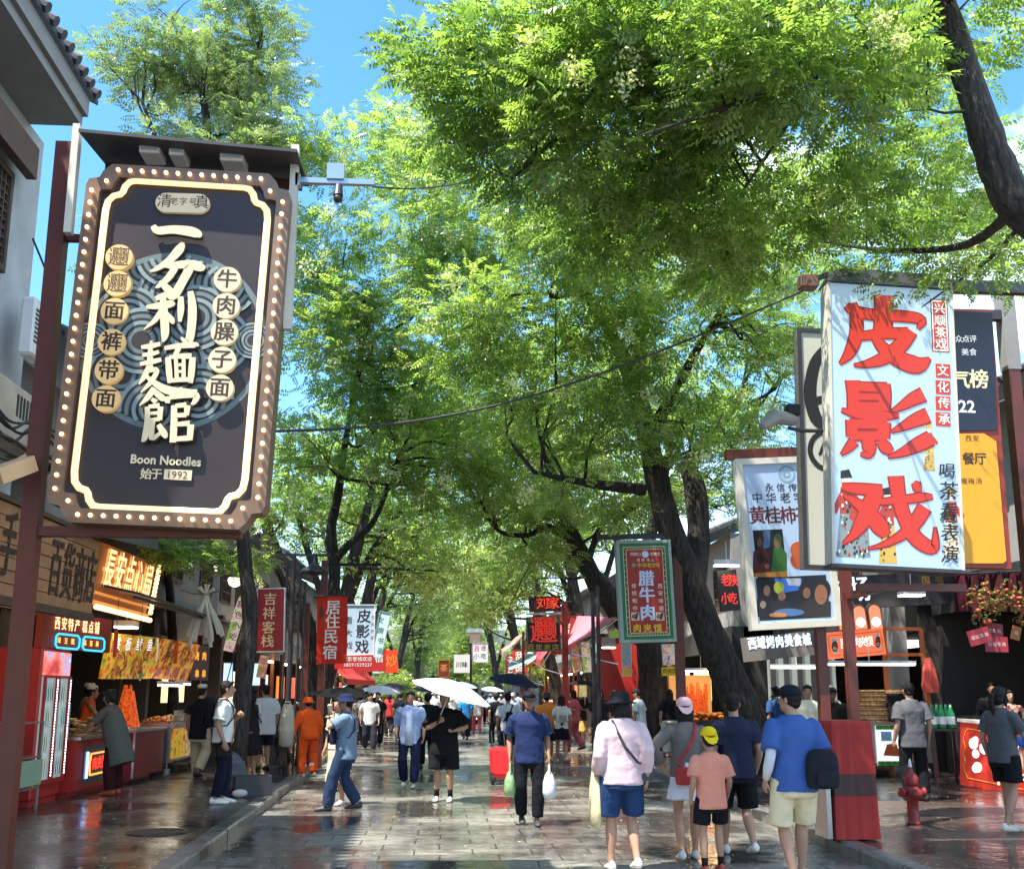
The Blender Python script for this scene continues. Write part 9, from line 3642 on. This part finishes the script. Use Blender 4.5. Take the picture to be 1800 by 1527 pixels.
# ---------------------------------------------------------------- right pavement
person('man in cream tee with crew cut standing behind the blue polo man', GW(1428, 1382), 165, H=1.66, arms=((-.16, .24, 1.05, (-1, -.2, -.6), 1), ('down',)), top=('D6D3B6', .85, -.12, .04), bottom=('trousers', '22242A', 1.9, .03), hair=('short', None), features=True, lod=1)
person('man in dark patterned shirt and black cap leaning beside the red post', GW(1473, 1372), 150, H=1.62, lean=.15, arms=(('down',), ('down',)), top=('26241F', .9, -.14, .03), bottom=('trousers', '1A1A1E', 1.9, .03), hair=('short', None), hat=('cap', '17181A'), features=True, skin=m_skin_d, lod=1)
p = person('man in charcoal tee and black trousers seen from behind by the steamer cart', GW(1612, 1407), 4, H=1.68, g=1.05, legs=((-.10, 0, 0), (.11, -.04, 0)), arms=(('down',), ('down',)), top=('55565A', .80, -.16, .034), bottom=('trousers', '15161A', 1.93, .022), shoes='2A2A2A', hair=('short', None))
p = person('woman in dark grey tee and striped black shorts at the right edge facing right', GW(1776, 1462), -70, H=1.60, fem=True, legs=((-.07, .10, 0), (.08, -.14, .02)), arms=(('down',), (.10, .30, 1.0, (1, -.3, -.5), 1.2)), top=('4E5054', .75, -.12, .026), bottom=('shorts', '16171A', .78, .03),
  shoes='D9CDB8', hair=('pony', None), mask='202226', look=(0, 0))
mb = MB().m(PT('E4E4E4', .7, 0))
hip, K, A = p.knees[0]
for dx in (-.022, 0, .022):
 n_ = V(-1, 0, 0)
 mb.tube([hip.lerp(K, t) + V(-.128, dx, 0) for t in (.1, .4, .75)], .006, n=5)
mb.build('side_stripes', p.root)
person('person in dark clothes standing in the unlit shop behind the red counter', (10.4, 19.2, .12), 160, H=1.72, top=('15151A', 1.6, -.12, .03), bottom=('trousers', '15151A', 1.9, .02), hair=('short', None), lod=1, skin=m_skin_d)
person('stall woman in floral blouse with dark bob hair behind the red counter', (10.0, 17.9, .12), 170, H=1.58, fem=True, top=(food_mat('floral_cloth', ['2A1A1E', '7A3A3A', 'B8A090', '3A4A3A'], 16, 'noise', 0, .9), .8, -.12, .03), bottom=('trousers', '22222A', 1.9, .02), hair=('bob', None), features=True, lod=1)
person('child in blue top at the right border next to the woman in dark grey', (7.5, 12.9, .12), 170, H=1.25, child=True, top=('2A55B0', .7, -.1, .03), bottom=('trousers', '22242C', 1.9, .02), hair=('short', None), features=True, lod=1)
person('shop man in white shirt with dark hair by the grey green panel wall', tuple(PY(1386, 1215, 22.6).xy) + (.12,), 150, H=1.72, top=('C9CCD0', .9, -.12, .03), bottom=('trousers', '22242C', 1.9, .02), hair=('short', None), features=True, lod=1)
person('customer in blue shirt with his back turned by the grey green panel wall', tuple(PY(1364, 1215, 21.8).xy) + (.12,), 20, H=1.66, top=('2F4A78', .9, -.12, .03), bottom=('trousers', '22242C', 1.9, .02), hair=('short', None), lod=1)
person('cook with white paper hat beside the red post under the menu box', tuple(PY(1458, 1215, 20.8).xy) + (.12,), 120, H=1.66, top=('C8C4B8', .9, -.12, .03), bottom=('trousers', '22242C', 1.9, .02), hair=('short', None), hat=('skullcap', 'ECE8E0'), lod=1, features=True)
p = person('walker under the black parasol among the golden posters', GW(1022, 1312), 170, H=1.58, fem=True, arms=((-.14, .18, 1.15, (-1, -.2, -.7), 1.2), ('down',)), top=('3A2A2A', .8, -.12, .03), bottom=('skirt', 'C8A860', .6, .22), hair=('bob', None), lod=1)
hd = held(p, p.hand[0]) + Vector((0, 0, .08))
umbrella('black parasol in front of the golden posters', hd, (hd.x, hd.y, hd.z + .75), (.05, -.05, 1), .55, '111216', '1A1A1E', drop=.22)

# ---------------------------------------------------------------- the far crowd: a few built figures, copied
kinds = [
 ('white top', person('distant walker in a white top among the far crowd', (0, 60, 0), 0, H=1.66, legs=STRIDE_L, arms=(('swing', .1), ('swing', -.1)), top=('DEDEDE', .8, -.14, .03), bottom=('trousers', '2A2E3A', 1.9, .03), hair=('short', None), lod=2)),
 ('black top', person('distant walker in a black top among the far crowd', (1, 61, 0), 0, H=1.68, legs=STRIDE_R, arms=(('swing', -.1), ('swing', .1)), top=('17181C', .8, -.14, .03), bottom=('trousers', '1C1E26', 1.9, .03), hair=('short', None), lod=2)),
 ('white dress', person('distant walker in a white dress among the far crowd', (2, 62, 0), 180, H=1.60, fem=True, legs=STRIDE_L, top=('E2E0E2', .6, -.05, .02), bottom=('skirt', 'E2E0E2', .6, .24), hair=('long', None), lod=2)),
 ('pale blue top', person('distant walker in a pale blue top among the far crowd', (-1, 63, 0), 180, H=1.66, legs=STRIDE_R, top=('A9BEDC', .8, -.14, .03), bottom=('shorts', '3A3E4A', 1.0, .03), hair=('short', None), hat=('cap', 'D8D8D8'), lod=2)),
 ('red top', person('distant walker in a red top among the far crowd', (-2, 64, 0), 0, H=1.62, fem=True, legs=STRIDE_L, top=('B83A3A', .8, -.14, .03), bottom=('trousers', '2A2A34', 1.9, .03), hair=('pony', None), lod=2)),
 ('grey top', person('distant walker in a grey top among the far crowd', (-2, 65, 0), 180, H=1.70, legs=STRIDE_L, top=('7A7E84', .8, -.14, .03), bottom=('shorts', 'B8AC90', 1.0, .03), hair=('short', None), lod=2)),
]
rs = random.Random(123)
spots = []
for i in range(64):
 y = 31 + 55 * (i / 63) ** .9 + rs.uniform(-1, 1)
 x = rs.uniform(KL(y) + .3, KR(y) - .3)
 if y < 38 and -.8 < x < 1.8:
  x = rs.choice((-2.4, 2.8)) + rs.uniform(-.5, .5)
 spots.append((x, y))
used = set()
order = [0, 1, 0, 2, 1, 3, 0, 5, 1, 4, 2, 0, 1, 3]
for i, (x, y) in enumerate(spots):
 nm, P_ = kinds[order[i % len(order)]]
 rz = R(rs.choice((0, 0, 180)) + rs.uniform(-20, 20))
 if nm not in used:
  used.add(nm)
  P_.root.location, P_.root.rotation_euler = (x, y, 0), (0, 0, rz)
  P_.root['group'] = 'far crowd in the street, ' + nm
 else:
  o = dup(P_.root, (x, y, 0), rz, None, 'far crowd in the street, ' + nm)
  k = rs.uniform(.93, 1.06)
  o.scale = (k, k, k)
for i, (px, py, y, col, r, lab) in enumerate(((672, 1205, 34, 'C9CDD4', .62, 'pale grey umbrella far down the left of the street'), (692, 1200, 36, '3A3E48', .55, 'dark grey umbrella beside the pale one far down the street'),
           (815, 1199, 38, '8FA4D8', .52, 'lavender blue umbrella behind the white umbrella'), (745, 1206, 47, '23252C', .55, 'far black umbrella in the middle of the crowd'), (866, 1207, 50, 'E4E4E0', .55, 'far white umbrella at the right of the crowd'))):
 tp = PY(px, py, y)
 umbrella(lab, (tp.x + .05, y, tp.z - .75), tuple(tp), (.1, -.15, 1), r, col, None, drop=.25)
